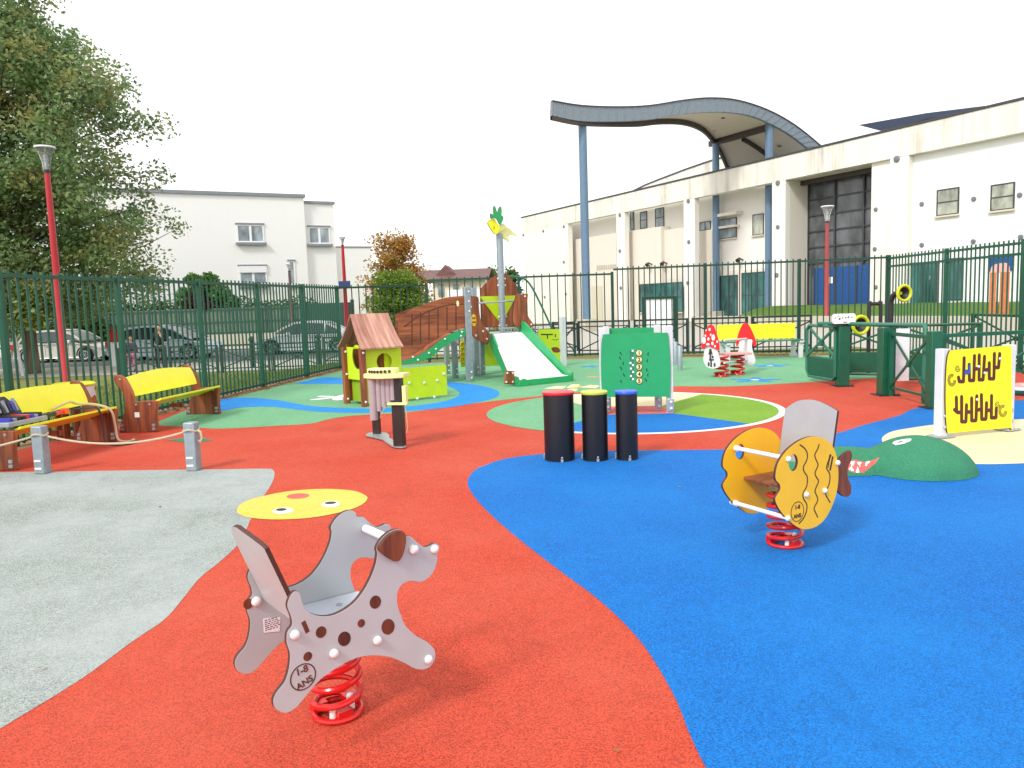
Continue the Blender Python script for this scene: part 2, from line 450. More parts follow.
def plate_mesh(loops, th, bev=.002, y=0.0):
    """flat board with holes: loops of (x, z); thickness along y; index 1 = cut edges"""
    cu = bpy.data.curves.new('tmp', 'CURVE'); cu.dimensions = '2D'; cu.fill_mode = 'BOTH'
    cu.extrude = th / 2 - bev; cu.bevel_depth = bev; cu.bevel_resolution = 1; cu.offset = -bev
    for lp in loops:
        sp = cu.splines.new('POLY'); sp.points.add(len(lp) - 1); sp.use_cyclic_u = True
        for p, c in zip(sp.points, lp): p.co = (c[0], c[1], 0, 1)
    ob = bpy.data.objects.new('tmp', cu); COL.objects.link(ob)
    dg = bpy.context.evaluated_depsgraph_get(); dg.update()
    me = bpy.data.meshes.new_from_object(ob.evaluated_get(dg))
    COL.objects.unlink(ob); bpy.data.objects.remove(ob); bpy.data.curves.remove(cu)
    for v in me.vertices: v.co = Vector((v.co.x, -v.co.z + y, v.co.y))
    for p in me.polygons: p.material_index = 0
    me.update()
    for p in me.polygons: p.material_index = 1 if abs(p.normal.y) < .55 else 0
    return me
def plate(name, loops, th, y, mats, parent, bev=.002):
    mb = MB(); mb.mesh(plate_mesh(loops, th, bev, y)); return mb.build(name, mats, parent)
def text_mesh(txt, size, ext=.001, align='CENTER', bold=0):
    cu = bpy.data.curves.new('tmp', 'FONT'); cu.body = txt; cu.size = size; cu.extrude = ext; cu.align_x = align; cu.align_y = 'CENTER'; cu.offset = bold
    ob = bpy.data.objects.new('tmp', cu); COL.objects.link(ob)
    dg = bpy.context.evaluated_depsgraph_get(); dg.update()
    me = bpy.data.meshes.new_from_object(ob.evaluated_get(dg))
    COL.objects.unlink(ob); bpy.data.objects.remove(ob); bpy.data.curves.remove(cu)
    return me
XZ = Matrix(((1, 0, 0, 0), (0, 0, -1, 0), (0, 1, 0, 0), (0, 0, 0, 1)))    # text plane -> upright, facing -y
def put_text(mb, txt, x, y, z, size, rot=0, bold=0):
    mb.mesh(text_mesh(txt, size, .0015, 'CENTER', bold), Matrix.Translation((x, y, z)) @ Matrix.Rotation(-rot, 4, 'Y') @ XZ)
def stroke(mb, pts, w, y0, y1):             # 2D polyline (x,z) with width, thickened
    n = len(pts); L = []; Rr = []
    for i in range(n):
        a = Vector(pts[max(0, i - 1)]); b = Vector(pts[min(n - 1, i + 1)]); d = (b - a)
        if d.length < 1e-9: d = Vector((1, 0))
        d.normalize(); nn = Vector((-d.y, d.x)) * (w / 2); p = Vector(pts[i]); L.append(tuple(p + nn)); Rr.append(tuple(p - nn))
    for i in range(n - 1): mb.prism([L[i], L[i + 1], Rr[i + 1], Rr[i]], y0, y1)
def cap(mb, x, y, z, r=.02, d=-1, depth=None):
    prof = [(r, 0), (r, r * .35), (r * .85, r * .7), (r * .5, r * .95), (0, r * 1.02)]
    mb.lathe(prof, (x, y, z), 14, (0, d, 0))

# ------------------------------------------------------------------ terrain
def Lx(y): return -7.82 + .158 * y           # left fence line
def sst(t): t = max(0, min(1, t)); return t * t * (3 - 2 * t)
def zt(x, y): return -.03 - .32 * sst((Lx(y) - .3 - x) / 3.5)
def draped(name, c4, nx, ny, off, mat, fz=None):
    a, b, c, d = [Vector(p) for p in c4]; vs = []; fs = []
    for j in range(ny + 1):
        for i in range(nx + 1):
            p = a.lerp(b, i / nx).lerp(d.lerp(c, i / nx), j / ny); vs.append((p.x, p.y, (fz or zt)(p.x, p.y) + off))
    for j in range(ny):
        for i in range(nx):
            k = j * (nx + 1) + i; fs.append((k, k + 1, k + nx + 2, k + nx + 1))
    return raw(name, vs, fs, mat, None, True)
struct(draped('ground', [(-40, -8), (40, -8), (40, 60), (-40, 60)], 160, 136, 0, 'lawn'))
struct(draped('distant_ground', [(-900, -500), (900, -500), (900, 1500), (-900, 1500)], 2, 2, 0, 'lawn', lambda x, y: -.42))
struct(draped('pavement', [(-40, 25.6), (1.5, 25.6), (1.5, 30.5), (-40, 30.5)], 90, 10, .006, 'pave'))
struct(draped('street', [(-40, 30.5), (1.5, 30.5), (1.5, 40), (-40, 40)], 90, 10, .005, 'road'))
struct(draped('far_pavement', [(-40, 40), (1.5, 40), (1.5, 44), (-40, 44)], 90, 6, .01, 'pave'))
struct(draped('forecourt', [(1.5, 23.0), (40, 23.0), (40, 60), (1.5, 60)], 60, 60, .006, 'pave'))
struct(draped('side_path', [(10.2, -8), (16, -8), (16, 23), (10.2, 23)], 12, 40, .006, 'pave'))

def sheet(name, pts, z, mat, parent=None):
    o = raw(name, [(p[0], p[1], z * .4) for p in pts], [list(range(len(pts)))], mat, parent); return o
def gp(px): return [tuple(G(*p))[:2] for p in px]
play = [(Lx(-6) + .2, -6), (Lx(20.4) + .2, 20.4), (-2.2, 21.6), (2.8, 21.2), (9.45, 19.3), (9.45, -6)]
struct(sheet('play_surface', play, 0, 'red_rub'))
gfront = [(150, 425), (192, 427.3), (221, 428.7), (274, 426), (311, 423.5), (330, 419), (355, 415.6), (405, 412.5), (446, 407), (490, 401.5), (542, 396), (600, 390.5), (670, 386.5), (728, 386.5), (787, 383.5), (838, 380.5), (908, 375.5), (960, 370)]
gpts = smoothc(gp(gfront), 6, False)
gpts += [(9.4, 17.2), (9.4, 19.25), (2.8, 21.1), (-2.2, 21.5), (Lx(20.3) + .25, 20.3), (Lx(13.2) + .25, 13.2)]
struct(sheet('green_surface', gpts, .004, 'green_rub'))
bl = [(722, 790), (706, 768), (690, 735), (672, 692), (640, 641), (600, 601), (560, 571), (520, 540), (490, 514), (473, 495), (467.5, 482), (474, 471), (486, 465), (507, 458.5), (545, 454), (611, 451), (689, 450), (735, 449), (790, 444.5), (835, 434), (864, 425), (899, 415.5), (915, 408.5), (950, 405), (985, 402), (1015, 400.5), (1060, 398)]
bpts = smoothc(gp(bl), 6, False) + [(9.44, 9.0), (9.44, 1.0), tuple(G(760, 1000))[:2]]
struct(sheet('blue_surface', bpts, .004, 'blue_rub'))
gr = [(18, 472), (70, 471.5), (150, 470.2), (230, 469.2), (262, 468.8), (273, 470), (274, 478), (268, 490), (257, 506), (241, 540), (222, 560), (200, 578), (182, 600), (164, 620), (132, 642), (80, 680), (0, 729), (-60, 766), (-200, 840)]
gy = smoothc(gp(gr), 5, False) + [(-3.3, .2), (-6.4, 3.0), tuple(G(-150, 476))[:2]]
struct(sheet('grey_surface', gy, .004, 'grey_rub'))
cr_ = [(882, 441), (884, 436), (893, 431.5), (912, 428), (935, 424.8), (970, 421.8), (1010, 419.8), (1060, 419), (1110, 425), (1135, 440), (1110, 455), (1065, 461), (1024, 463.5), (979, 464.3), (935, 461), (905, 454), (888, 447)]
struct(sheet('cream_surface', smoothc(gp(cr_), 5), .008, 'cream_rub'))
riv = CR(180, 360, 3.2, [(120, 130), (200, 121), (300, 127), (400, 145), (480, 152), (600, 156), (700, 151), (800, 141), (868, 126), (895, 110), (884, 96), (860, 84), (850, 72), (900, 74), (960, 82), (1010, 96), (1022, 108), (1000, 124), (900, 146), (780, 160), (600, 169), (450, 166), (350, 156), (290, 150), (200, 152), (120, 162)])
struct(sheet('blue_river_band', smoothc(gp(riv), 5), .009, 'lblue_rub'))
pat = CR(180, 360, 3.2, [(370, 76), (410, 66), (452, 56), (490, 56), (530, 62), (530, 76), (450, 77)])
struct(sheet('small_blue_patch', smoothc(gp(pat), 5), .009, 'lblue_rub'))
star = [(165, 440), (185, 438.4), (204, 438.2), (213, 440.5), (200, 442), (196, 444), (183, 442.6)]
struct(sheet('green_leaf_marking', gp(star), .009, 'dgreen_rub'))
def flower(name, cx, cy, rx, ry, mat, z, petals=5, core=None):
    c = G(cx, cy); rr = abs(G(cx + rx, cy).x - c.x); pts = []
    for i in range(60):
        t = 2 * math.pi * i / 60; k = rr * (.62 + .38 * math.cos(petals * t)); pts.append((c.x + k * math.cos(t), c.y + k * math.sin(t) * (ry)))
    o = struct(sheet(name, pts, z, mat))
    if core: sheet('flower_center', [(c.x + .16 * rr * math.cos(t), c.y + .16 * rr * math.sin(t)) for t in [2 * math.pi * i / 16 for i in range(16)]], z + .003, core, o)
flower('white_flower_marking', 336, 397.5, 26, 1.0, 'white_rub', .012)
flower('blue_flower_marking', 755, 380, 30, .9, 'lblue_rub', .009, 5, 'white_rub')
flower('blue_flower_marking', 770, 365.5, 24, .9, 'lblue_rub', .009, 5, 'white_rub')
flower('orange_flower_marking', 593, 377, 9, 1.1, 'orange_rub', .009)
flower('pale_blue_marking', 590, 366.5, 12, 1.1, 'lblue_rub', .009)
# butterfly of cream cells in front of the slide
wings = struct(sheet('cream_butterfly_marking', gp([(543, 389), (556, 386.2), (567, 386.2), (563, 389)]), .012, 'cream_rub'))
for q in ([(566, 388), (572, 384.6), (580, 384.6), (577, 388)], [(579, 387.6), (590, 385), (600, 386), (596, 388.6)], [(563, 391), (570, 388.9), (578, 388.9), (576, 391.5)]):
    sheet('wing_cell', gp(q), .012, 'cream_rub', wings)
sheet('yellow_body', gp([(570, 387.8), (580, 386.2), (583, 387), (573, 388.8)]), .016, 'yellow_rub', wings)
# the big ball circle
CC = Vector((1.74, 11.12)); CRAD = 2.12
def cpt(t, r=CRAD): return (CC.x + r * math.cos(t), CC.y + r * math.sin(t))
def cang(px, py): p = G(px, py); return math.atan2(p.y - CC.y, p.x - CC.x)
a_cl, a_lb, a_bg, a_gc = cang(701, 394.5), cang(745, 423.5), cang(545, 431), cang(556, 398)
def arc(a, b, n=24): 
    if b < a: b += 2 * math.pi
    return [cpt(a + (b - a) * i / n) for i in range(n + 1)]
ring = struct(sheet('white_ring_marking', [cpt(2 * math.pi * i / 96, CRAD) for i in range(96)], .006, 'white_rub'))
r_in = CRAD - .10
def arci(a, b, n=30, r=r_in):
    if b < a: b += 2 * math.pi
    return [cpt(a + (b - a) * i / n, r) for i in range(n + 1)]
p1, p2, p3, p4 = [tuple(G(*q))[:2] for q in ((590, 407), (662, 406), (674, 413.5), (604, 415))]
struct(sheet('lime_sector', arci(a_lb, a_cl) + [p2, p3], .010, 'lime_rub'))
struct(sheet('cream_sector', arci(a_cl, a_gc) + [p1, p2], .010, 'cream_rub'))
struct(sheet('blue_sector', arci(a_bg, a_lb) + [p3, p4], .010, 'blue_rub'))
struct(sheet('green_sector', arci(a_gc, a_bg, 30, CRAD + .004) + [p4, p1], .010, 'green_rub'))
struct(sheet('red_diamond', [p1, p4, p3, p2], .010, 'pink_rub'))
# smiling face
sm = struct(sheet('yellow_face_marking', smoothc(gp(CR(230, 480, 6.827, [(48, 208), (70, 172), (120, 143), (200, 119), (350, 87), (520, 68), (700, 64), (850, 78), (925, 108), (938, 130), (915, 160), (850, 195), (720, 231), (560, 259), (400, 271), (250, 271), (120, 257), (62, 235)])), 4), .010, 'yellow_rub'))
def ge(cx, cy, rx, ry, z, mat, nm): sheet(nm, gp([(230 + p[0] / 6.827, 480 + p[1] / 6.827) for p in ell(cx, cy, rx, ry, 24, -.06)]), z, mat, sm)
ge(362, 214, 73, 21, .014, 'white_rub', 'eye_white'); ge(687, 169, 64, 22, .014, 'white_rub', 'eye_white')
ge(350, 207, 37, 9, .018, 'black_rub', 'pupil'); ge(686, 161, 40, 9, .018, 'black_rub', 'pupil')
ge(464, 113, 78, 18, .014, 'pink_rub', 'nose')

# ------------------------------------------------------------------ springs
def spring(root, r, h, turns, tr, mat='spring', name='spring', at=(0, 0), z0=.03):
    mb = MB(); N = int(turns * 24); pts = []
    for i in range(N + 1):
        t = 2 * math.pi * i / 24; z = z0 + (h - z0) * i / N
        pts.append((at[0] + r * math.cos(t), at[1] + r * math.sin(t), z))
    mb.tube(pts, tr, 10)
    o = mb.build(name, mat, root)
    fl = MB(); fl.tube([(at[0] + r * math.cos(2 * math.pi * i / 32), at[1] + r * math.sin(2 * math.pi * i / 32), .014) for i in range(32)], tr * .9, 8, True)
    for k in range(3):
        t = 2.1 * k + .4; fl.box(at[0] + r * .8 * math.cos(t) - .03, at[0] + r * .8 * math.cos(t) + .03, at[1] + r * .8 * math.sin(t) - .02, at[1] + r * .8 * math.sin(t) + .02, .018, .05)
    fl.build(name + '_flange', mat, root)
    b = MB(); t = .5; cx, cy = at[0] + r * .45, at[1] - r * .35
    b.lathe([(.016, .02), (.016, .07), (.012, .08), (0, .083)], (cx, cy, 0), 12); b.lathe([(.014, .02), (.014, .055), (0, .062)], (at[0] - r * .5, at[1] - r * .6, 0), 12)
    b.build('anchor_bolt', 'cap', root)
    return o

# ------------------------------------------------------------------ dog rider
rz = R(38.6); D0 = G(336.6, 722, .02); D0.z = 0; W = .205
dog = thing('spring_rider', 'grey spotted dog spring rider with brown ear on red spring', 'spring rider', D0, rz)
c1 = lambda pts: CR(200, 480, 2.843, pts)
dpx = c1([(255, 325), (268, 314), (282, 322), (288, 345), (302, 370), (330, 383), (365, 384), (400, 371), (435, 346), (462, 312), (482, 275), (495, 240), (500, 210)])
dpx += [(375.3, 547), (381, 537.3), (389, 530.8), (396.9, 528.8), (401.6, 531.5)] + CR(300, 500, 6.4, [(658, 226), (700, 230), (745, 270), (785, 297), (820, 290), (850, 275), (880, 285), (884, 310), (872, 345), (870, 390), (850, 450), (810, 500), (760, 522), (700, 515), (650, 535), (620, 580), (615, 650)])
dpx += c1([(565, 375), (580, 410), (610, 440), (645, 460), (665, 485), (662, 515), (640, 535), (610, 535), (580, 520), (540, 503), (490, 497), (440, 505), (390, 530), (340, 565), (300, 610), (270, 645), (240, 660), (212, 648), (205, 625), (215, 600), (238, 570), (250, 530), (252, 490), (243, 460), (245, 430), (258, 410), (255, 385), (245, 355)])
dout = smoothc(TR(dpx, D0, rz, -W), 4)
near = plate('body_panel', [dout], .018, -W, ['panel_grey', 'panel_edge'], dog)
W2 = .166
far = plate('body_panel', [dout], .018, W2, ['panel_grey', 'panel_edge'], dog)
def q1(x, y): return TR(c1([(x, y)]), D0, rz, -W)[0]
kk = (q1(300, 450)[0] - q1(290, 450)[0]) / 10
yf = -W - .0095
mb = MB()
for (x, y, rx, ry) in ((495, 345, 18, 21), (531, 415, 21, 26), (455, 405, 11.5, 13), (407, 449, 19, 23), (341, 430, 15.5, 17.5), (303, 499, 12.5, 13.5)):
    c = q1(x, y); mb = MB(); mb.prism(ell(c[0], c[1], rx * kk, ry * kk * .95, 28, R(25)), yf - .0006, yf + .0014); mb.build('spot_marking', 'engraved', near)
a, b = q1(290, 400), q1(303, 431); mb = MB(); stroke(mb, [a, b], 12 * kk, yf - .0006, yf + .0014)
mb.build('slot_marking', 'engraved', near)
eo = smoothc(TR(CR(300, 500, 6.4, [(483, 300), (520, 240), (570, 200), (620, 187), (650, 205), (655, 260), (640, 330), (615, 375), (590, 382), (550, 365), (510, 335)]), D0, rz, -W), 4)
plate('ear', [eo], .018, -W - .0185, ['ear', 'panel_edge'], dog)
eo2 = [(.93 * (p[0] - eo[0][0] - .05) + eo[0][0] + .05, p[1] - .012) for p in eo]
plate('ear', [eo2], .018, W2 + .0185, ['ear', 'panel_edge'], dog)
for (x, y) in ((605, 195), (662, 195), (500, 453), (377, 490), (266, 437), (645, 507)):
    c = q1(x, y)
    for yq, d_ in ((yf, -1), (W2 + .0095, 1)): mb = MB(); cap(mb, c[0], yq, c[1], .0168, d_); mb.build('bolt_cap', 'cap', dog)
mb = MB(); c = q1(290, 557); ro = 36 * kk
stroke(mb, ell(c[0], c[1], ro, ro, 40) + [(c[0] + ro, c[1])], .004, yf - .0006, yf + .0014)
put_text(mb, '1-8', c[0] - .003, yf, c[1] + ro * .52, .034, R(8), .0006); put_text(mb, 'ANS', c[0] + .004, yf, c[1] - ro * .5, .032, R(18), .0006)
mb.build('age_mark', 'engraved', near)
# seat
s0, s1 = TR(CR(300, 500, 6.4, [(10, 670), (345, 588)]), D0, rz, W2 - .01)
sx0, sx1, sz0, sz1 = s0[0] - .02, s1[0] + .02, s0[1], s1[1]
mb = MB(); mb.add([(sx0, -W + .012, sz0), (sx1, -W + .012, sz1), (sx1, W2 - .012, sz1), (sx0, W2 - .012, sz0), (sx0, -W + .012, sz0 - .018), (sx1, -W + .012, sz1 - .018), (sx1, W2 - .012, sz1 - .018), (sx0, W2 - .012, sz0 - .018)], [(0, 1, 2, 3), (7, 6, 5, 4), (0, 4, 5, 1), (1, 5, 6, 2), (2, 6, 7, 3), (3, 7, 4, 0)])
mb.build('seat', 'seat_grey', dog, .003)
mb = MB(); cap(mb, 0, 0, 0, .012); sb = MB(); sb.lathe([(.012, 0), (.011, .004), (0, .006)], ((sx0 + sx1) / 2, .06, (sz0 + sz1) / 2 + .001), 12); sb.build('seat_bolt', 'steel', dog)
# backrest / tail plate
(bx0, bz0), (bx1, bz1) = TR(c1([(297, 418), (190, 195)]), D0, rz, -W + .012)
fx, fz_ = TR(c1([(92, 126)]), D0, rz, W2 - .012)[0]
dirv = Vector((bx1 - bx0, bz1 - bz0)); T = dirv.length; dirv.normalize(); nrm = Vector((-dirv.y, dirv.x))
tt = (Vector((fx, fz_)) - Vector((bx0, bz0))).dot(dirv)
wy = W2 - .011; tt += .02
bo = smoothc([(-W + .011, T * .98), (-W + .03, T + .01), (.0, T + (tt - T) * .6 + .012), (wy - .11, tt + .004), (wy - .045, tt - .012), (wy - .01, tt - .05), (wy, tt - .11)], 5, False) + [(wy, .0), (-W + .011, .0)]
mb = MB(); n = len(bo)
def bp(y, t, o): return (bx0 + dirv.x * t + nrm.x * o, y, bz0 + dirv.y * t + nrm.y * o)
mb.cur = 0; vs = [bp(p[0], p[1], -.008) for p in bo] + [bp(p[0], p[1], .008) for p in bo]
mb.add(vs, [tuple(range(n)), tuple(range(n, 2 * n))[::-1]]); mb.cur = 1; mb.add(vs, [(i, (i + 1) % n, n + (i + 1) % n, n + i) for i in range(n)])
mb.build('backrest', ['panel_grey', 'panel_edge'], dog, .002)
fc = TR(c1([(160, 345)]), D0, rz, W2 - .012)[0]
mb = MB(); cap(mb, fc[0] + .0, W2 - .0105, fc[1], .019); mb.build('bolt_cap', 'cap', dog)
mb = MB(); mb.prism(ell(fc[0] - .03, fc[1] - .002, .018, .02), W2 - .0105, W2 - .0085); mb.build('hole_marking', 'engraved', far)
st = TR(c1([(180, 395), (228, 390), (226, 430), (182, 434)]), D0, rz, W2 - .0095)
mb = MB(); mb.prism(st, W2 - .011, W2 - .009); lab = mb.build('sticker', 'board_white', far)
mb = MB()
for k in range(6):
    z = st[0][1] + (st[3][1] - st[0][1]) * (k + 1) / 7
    x = st[0][0] + .004
    while x < st[1][0] - .012:
        w = random.uniform(.006, .016); mb.box(x, min(x + w, st[1][0] - .004), W2 - .0115, W2 - .0108, z - .0016, z + .0016); x += w + .004
mb.build('sticker_print', 'dark_frame', lab)
h0 = TR(CR(300, 500, 6.4, [(425, 185)]), D0, rz, W2 - .02)[0]
mb = MB(); mb.cyl((h0[0], -W - .02, h0[1]), (h0[0], W2 - .012, h0[1]), .0165, n=18); mb.build('handlebar', 'tube_white', dog)
spring(dog, .092, max(.3, sz0 - .03), 5.8, .0132, at=LOC(G(338, 713), D0, rz))

# ------------------------------------------------------------------ fish rider
rzf = R(28.6); F0 = G(785, 541.5, .02); F0.z = 0; WF = .215
fish = thing('spring_rider', 'orange fish spring rider with brown tail fin on red spring', 'spring rider', F0, rzf)
c2 = lambda pts: CR(700, 380, 4.267, pts)
fo = smoothc(TR(c2([(480, 240), (530, 252), (563, 285), (580, 335), (586, 400), (580, 470), (560, 535), (530, 590), (490, 625), (440, 636), (400, 620), (360, 585), (330, 545), (316, 510), (325, 487), (337, 467), (335, 445), (319, 425), (318, 395), (330, 350), (360, 305), (400, 270), (440, 248)]), F0, rzf, -WF), 4)
def q2(x, y): return TR(c2([(x, y)]), F0, rzf, -WF)[0]
k2 = (q2(440, 450)[0] - q2(430, 450)[0]) / 10
e = q2(393, 352); eye = ell(e[0], e[1], 19 * k2, 25 * k2, 24)
fnear = plate('body_panel', [fo, eye], .019, -WF, ['orange', 'panel_edge'], fish)
ffar = plate('body_panel', [fo, eye], .019, WF, ['orange', 'panel_edge'], fish)
yf = -WF - .010; mb = MB()
for L in ([(420, 275), (440, 290), (452, 312), (450, 340), (435, 370), (440, 392), (452, 412), (450, 450), (434, 482), (436, 505), (450, 530), (448, 560), (435, 590), (415, 612)],
          [(503, 272), (497, 292), (484, 318), (490, 340), (498, 362), (485, 395), (492, 415), (500, 432), (485, 470), (492, 492), (497, 512), (481, 545), (488, 565), (497, 585)],
          [(550, 315), (542, 345), (534, 375), (548, 400), (546, 440), (530, 480), (540, 505), (550, 522)],
          [(540, 375), (546, 340), (554, 318)]):
    stroke(mb, smoothc([q2(*p) for p in L], 3, False), 4.2 * k2, yf - .0006, yf + .0014)
stroke(mb, [q2(549, 385), q2(561, 325)], 7 * k2, yf - .0006, yf + .0014)
mb.build('scale_line', 'black_line', fnear)
mb = MB(); c = q2(410, 560); ro = 28 * k2
stroke(mb, ell(c[0], c[1], ro * .95, ro * 1.05, 36) + [(c[0] + ro * .95, c[1])], .005, yf - .0006, yf + .0014)
put_text(mb, '1-8', c[0], yf, c[1] + ro * .48, .034, 0, .001); put_text(mb, 'ANS', c[0], yf, c[1] - ro * .48, .034, 0, .001)
mb.build('age_mark', 'black_line', fnear)
for (x, y) in ((580, 352), (447, 487), (525, 470), (370, 336), (367, 588)):
    c = q2(x, y)
    for yq, d_ in ((yf, -1), (-yf, 1)): mb = MB(); cap(mb, c[0], yq, c[1], .0175, d_); mb.build('bolt_cap', 'cap', fish)
for (x, y) in ((372, 335), (367, 587)):
    c = q2(x, y); mb = MB(); mb.cyl((c[0], -WF - .006, c[1]), (c[0], WF - .0105, c[1]), .0135, n=16); mb.lathe([(.02, 0), (.02, .02), (.014, .022)], (c[0], WF - .033, c[1]), 14, (0, 1, 0)); mb.build('handlebar' if y < 400 else 'footrest', 'tube_white', fish)
(rx0, rz0), (rx1, rz1) = TR(c2([(556, 380), (590, 132)]), F0, rzf, -WF + .012)
dv = Vector((rx1 - rx0, rz1 - rz0)); T = dv.length; dv.normalize(); nv = Vector((-dv.y, dv.x)); wy = WF - .012
ft = TR(c2([(372, 125)]), F0, rzf, WF - .012)[0]; tf = (Vector(ft) - Vector((rx0, rz0))).dot(dv)
bo = [(-wy, 0), (-wy, T)] + smoothc([(-wy, T), (-wy * .5, T + .035), (0, T + .05), (wy * .55, max(T, tf) + .03), (wy, tf)], 5, False)[1:] + [(wy, 0)]
mb = MB(); n = len(bo)
vs = [(rx0 + dv.x * t - nv.x * .009, y, rz0 + dv.y * t - nv.y * .009) for y, t in bo] + [(rx0 + dv.x * t + nv.x * .009, y, rz0 + dv.y * t + nv.y * .009) for y, t in bo]
mb.add(vs, [tuple(range(n)), tuple(range(n, 2 * n))[::-1]]); mb.cur = 1; mb.add(vs, [(i, (i + 1) % n, n + (i + 1) % n, n + i) for i in range(n)])
mb.build('backrest', ['grey_back', 'panel_edge'], fish, .002)
sf = TR(c2([(186, 412)]), F0, rzf, WF - .012)[0]
mb = MB(); mb.box(sf[0], rx0 + .02, -wy, wy, sf[1] - .018, sf[1]); mb.build('seat', ['seat_brown'], fish, .003)
mb = MB(); mb.box(sf[0] + .08, sf[0] + .2, -.06, .06, sf[1] - .05, sf[1] - .0185); mb.build('seat_bracket', 'steel', fish)
to = smoothc(TR(c2([(555, 425), (565, 385), (590, 335), (620, 307), (640, 303), (643, 335), (627, 375), (627, 415), (641, 452), (637, 488), (615, 498), (590, 482), (568, 455)]), F0, rzf, -WF + .03), 4)
plate('tail_fin', [to], .018, -WF + .03, ['ear', 'panel_edge'], fish)
spring(fish, .105, sf[1] - .04, 5.4, .0135)

# ------------------------------------------------------------------ drums
for (px, py, r, h, rim, lab) in ((561, 462.5, .158, .70, 'drum_red', 'widest black drum with red top on the blue surface'), (597, 462, .132, .70, 'drum_yel', 'middle black drum with lime top on the blue surface'), (629, 461, .112, .695, 'drum_blue', 'narrowest black drum with blue top on the blue surface')):
    p = G(px, py); t = thing('drum', lab, 'drum', (p.x, p.y + r, 0), 0, 'three play drums in a row')
    mb = MB(); mb.lathe([(r * .985, 0), (r * .985, .01), (r * .97, .012), (r * .975, h - .03), (r * .97, h - .025)], (0, 0, 0), 40); mb.build('drum_shell', 'drum', t)
    mb = MB(); mb.lathe([(r * 1.0, h - .032), (r * 1.03, h - .028), (r * 1.04, h - .012), (r * 1.0, h - .003), (r * .93, h), (0, h)], (0, 0, 0), 40); mb.build('drum_head', rim, t)
    mb = MB()
    for a in (-1.5, 1.2, 2.9):
        x, y = r * 1.0 * math.cos(a), r * 1.0 * math.sin(a); mb.box(x - .012, x + .012, y - .014, y + .014, .004, .035)
        mb.lathe([(.009, 0), (.009, .012), (0, .016)], (x, y - (.012 if a < 0 else 0), .05), 10, (0, -1, 0))
    mb.build('fixing_bracket', 'steel', t)

# ------------------------------------------------------------------ green number panel
P0 = G(665, 413); rzp = R(-4); P0 = Vector((P0.x, P0.y, 0))
gpn = thing('number_game', 'green play panel with five numbered yellow discs between grey posts', 'play panel', P0, rzp)
out = TR([(603, 336), (606, 334.2), (635, 333.2), (664, 332.6), (667.8, 334), (669, 342), (670.5, 365), (670, 395), (667, 396.6), (635, 396.8), (606, 397), (602.5, 395), (601, 370), (601.3, 345)], P0, rzp, -.05)
board = plate('board', [smoothc(out, 4)], .02, -.05, ['gpanel', 'panel_edge'], gpn)
out2 = [(x * .8 + min(p[0] for p in out) * .16, .32 + (z - .30) * .98 + .06) for x, z in out]
plate('rear_board', [smoothc(out2, 4)], .02, .33, ['gpanel', 'panel_edge'], gpn)
def q3(x, y): return TR([(x, y)], P0, rzp, -.06)[0]
yy = -.0605
Lp = TR([(602, 398), (672, 398)], P0, rzp, 0)
x0, x1 = Lp[0][0], Lp[1][0]
ht = TR([(664, 326)], P0, rzp, 0)[0][1]
for x, yq in ((x0 + .02, 0), (x1 - .03, 0), (x0 + .09, .28), (x1 - .16, .28)):
    mb = MB(); mb.box(x - .045, x + .045, yq - .035, yq + .045, .0, ht + (.01 if yq else -.0)); mb.build('post', 'lpost', gpn, .006)
    mb = MB(); mb.box(x - .05, x + .05, yq - .06, yq - .036, .03, .2); mb.build('foot_plate', 'steel', gpn, .004)
    mb = MB()
    for z in (.07, .16): cap(mb, x + .01, yq - .06, z, .02)
    mb.build('bolt_cap', 'cap', gpn)
ds = []
for i, (px, py) in enumerate(((639.0, 352.9), (639.0, 359.7), (639.1, 366.9), (639.2, 374.2), (639.2, 380.9))):
    c = q3(px, py); mb = MB(); mb.lathe([(.045, 0), (.045, .004), (.042, .006), (0, .006)], (c[0], yy, c[1]), 24, (0, -1, 0)); mb.cur = 1
    stroke(mb, ell(c[0], c[1], .043, .043, 28) + [(c[0] + .043, c[1])], .008, yy - .007, yy - .0055)
    put_text(mb, str(i + 1), c[0], yy - .007, c[1], .075, 0, .003); mb.build('number_disc', ['pale_yellow', 'maze'], gpn)
mb = MB()
for (X, Y) in ((352, 98), (355, 222), (315, 305), (357, 342), (322, 402), (360, 460), (324, 528), (358, 580)):
    c = q3(612 + X / 17.06, 345 + Y / 17.06); mb.box(c[0] - .013, c[0] + .013, yy - .004, yy, c[1] - .014, c[1] + .014)
mb.build('white_peg', 'board_white', gpn)
mb = MB(); a = q3(630.4, 350); b = q3(632.5, 380); mb.box(a[0] - .01, b[0] + .02, yy - .001, yy + .003, b[1], a[1]); mb.build('peg_slot', 'dgreen_rub', gpn)
mb = MB()
for (X, Y, d) in ((150, 145, 1), (133, 222, 0), (183, 315, -1), (155, 398, 1), (205, 512, 1), (152, 622, 0), (608, 155, -1), (595, 272, -1), (590, 425, 0), (605, 512, -1), (580, 598, 1)):
    c = q3(612 + X / 17.06, 345 + Y / 17.06); s = .022
    stroke(mb, [(c[0] - s * d * .7, c[1] + s), (c[0], c[1]), (c[0] + s * .5, c[1] - s)], .014, yy - .0008, yy + .003)
mb.build('engraved_mark', 'barrier', board)
for i, (px, py, h) in enumerate(((671.5, 367.5, .62), (674.5, 366.5, .56), (679, 371, .58))):
    pass

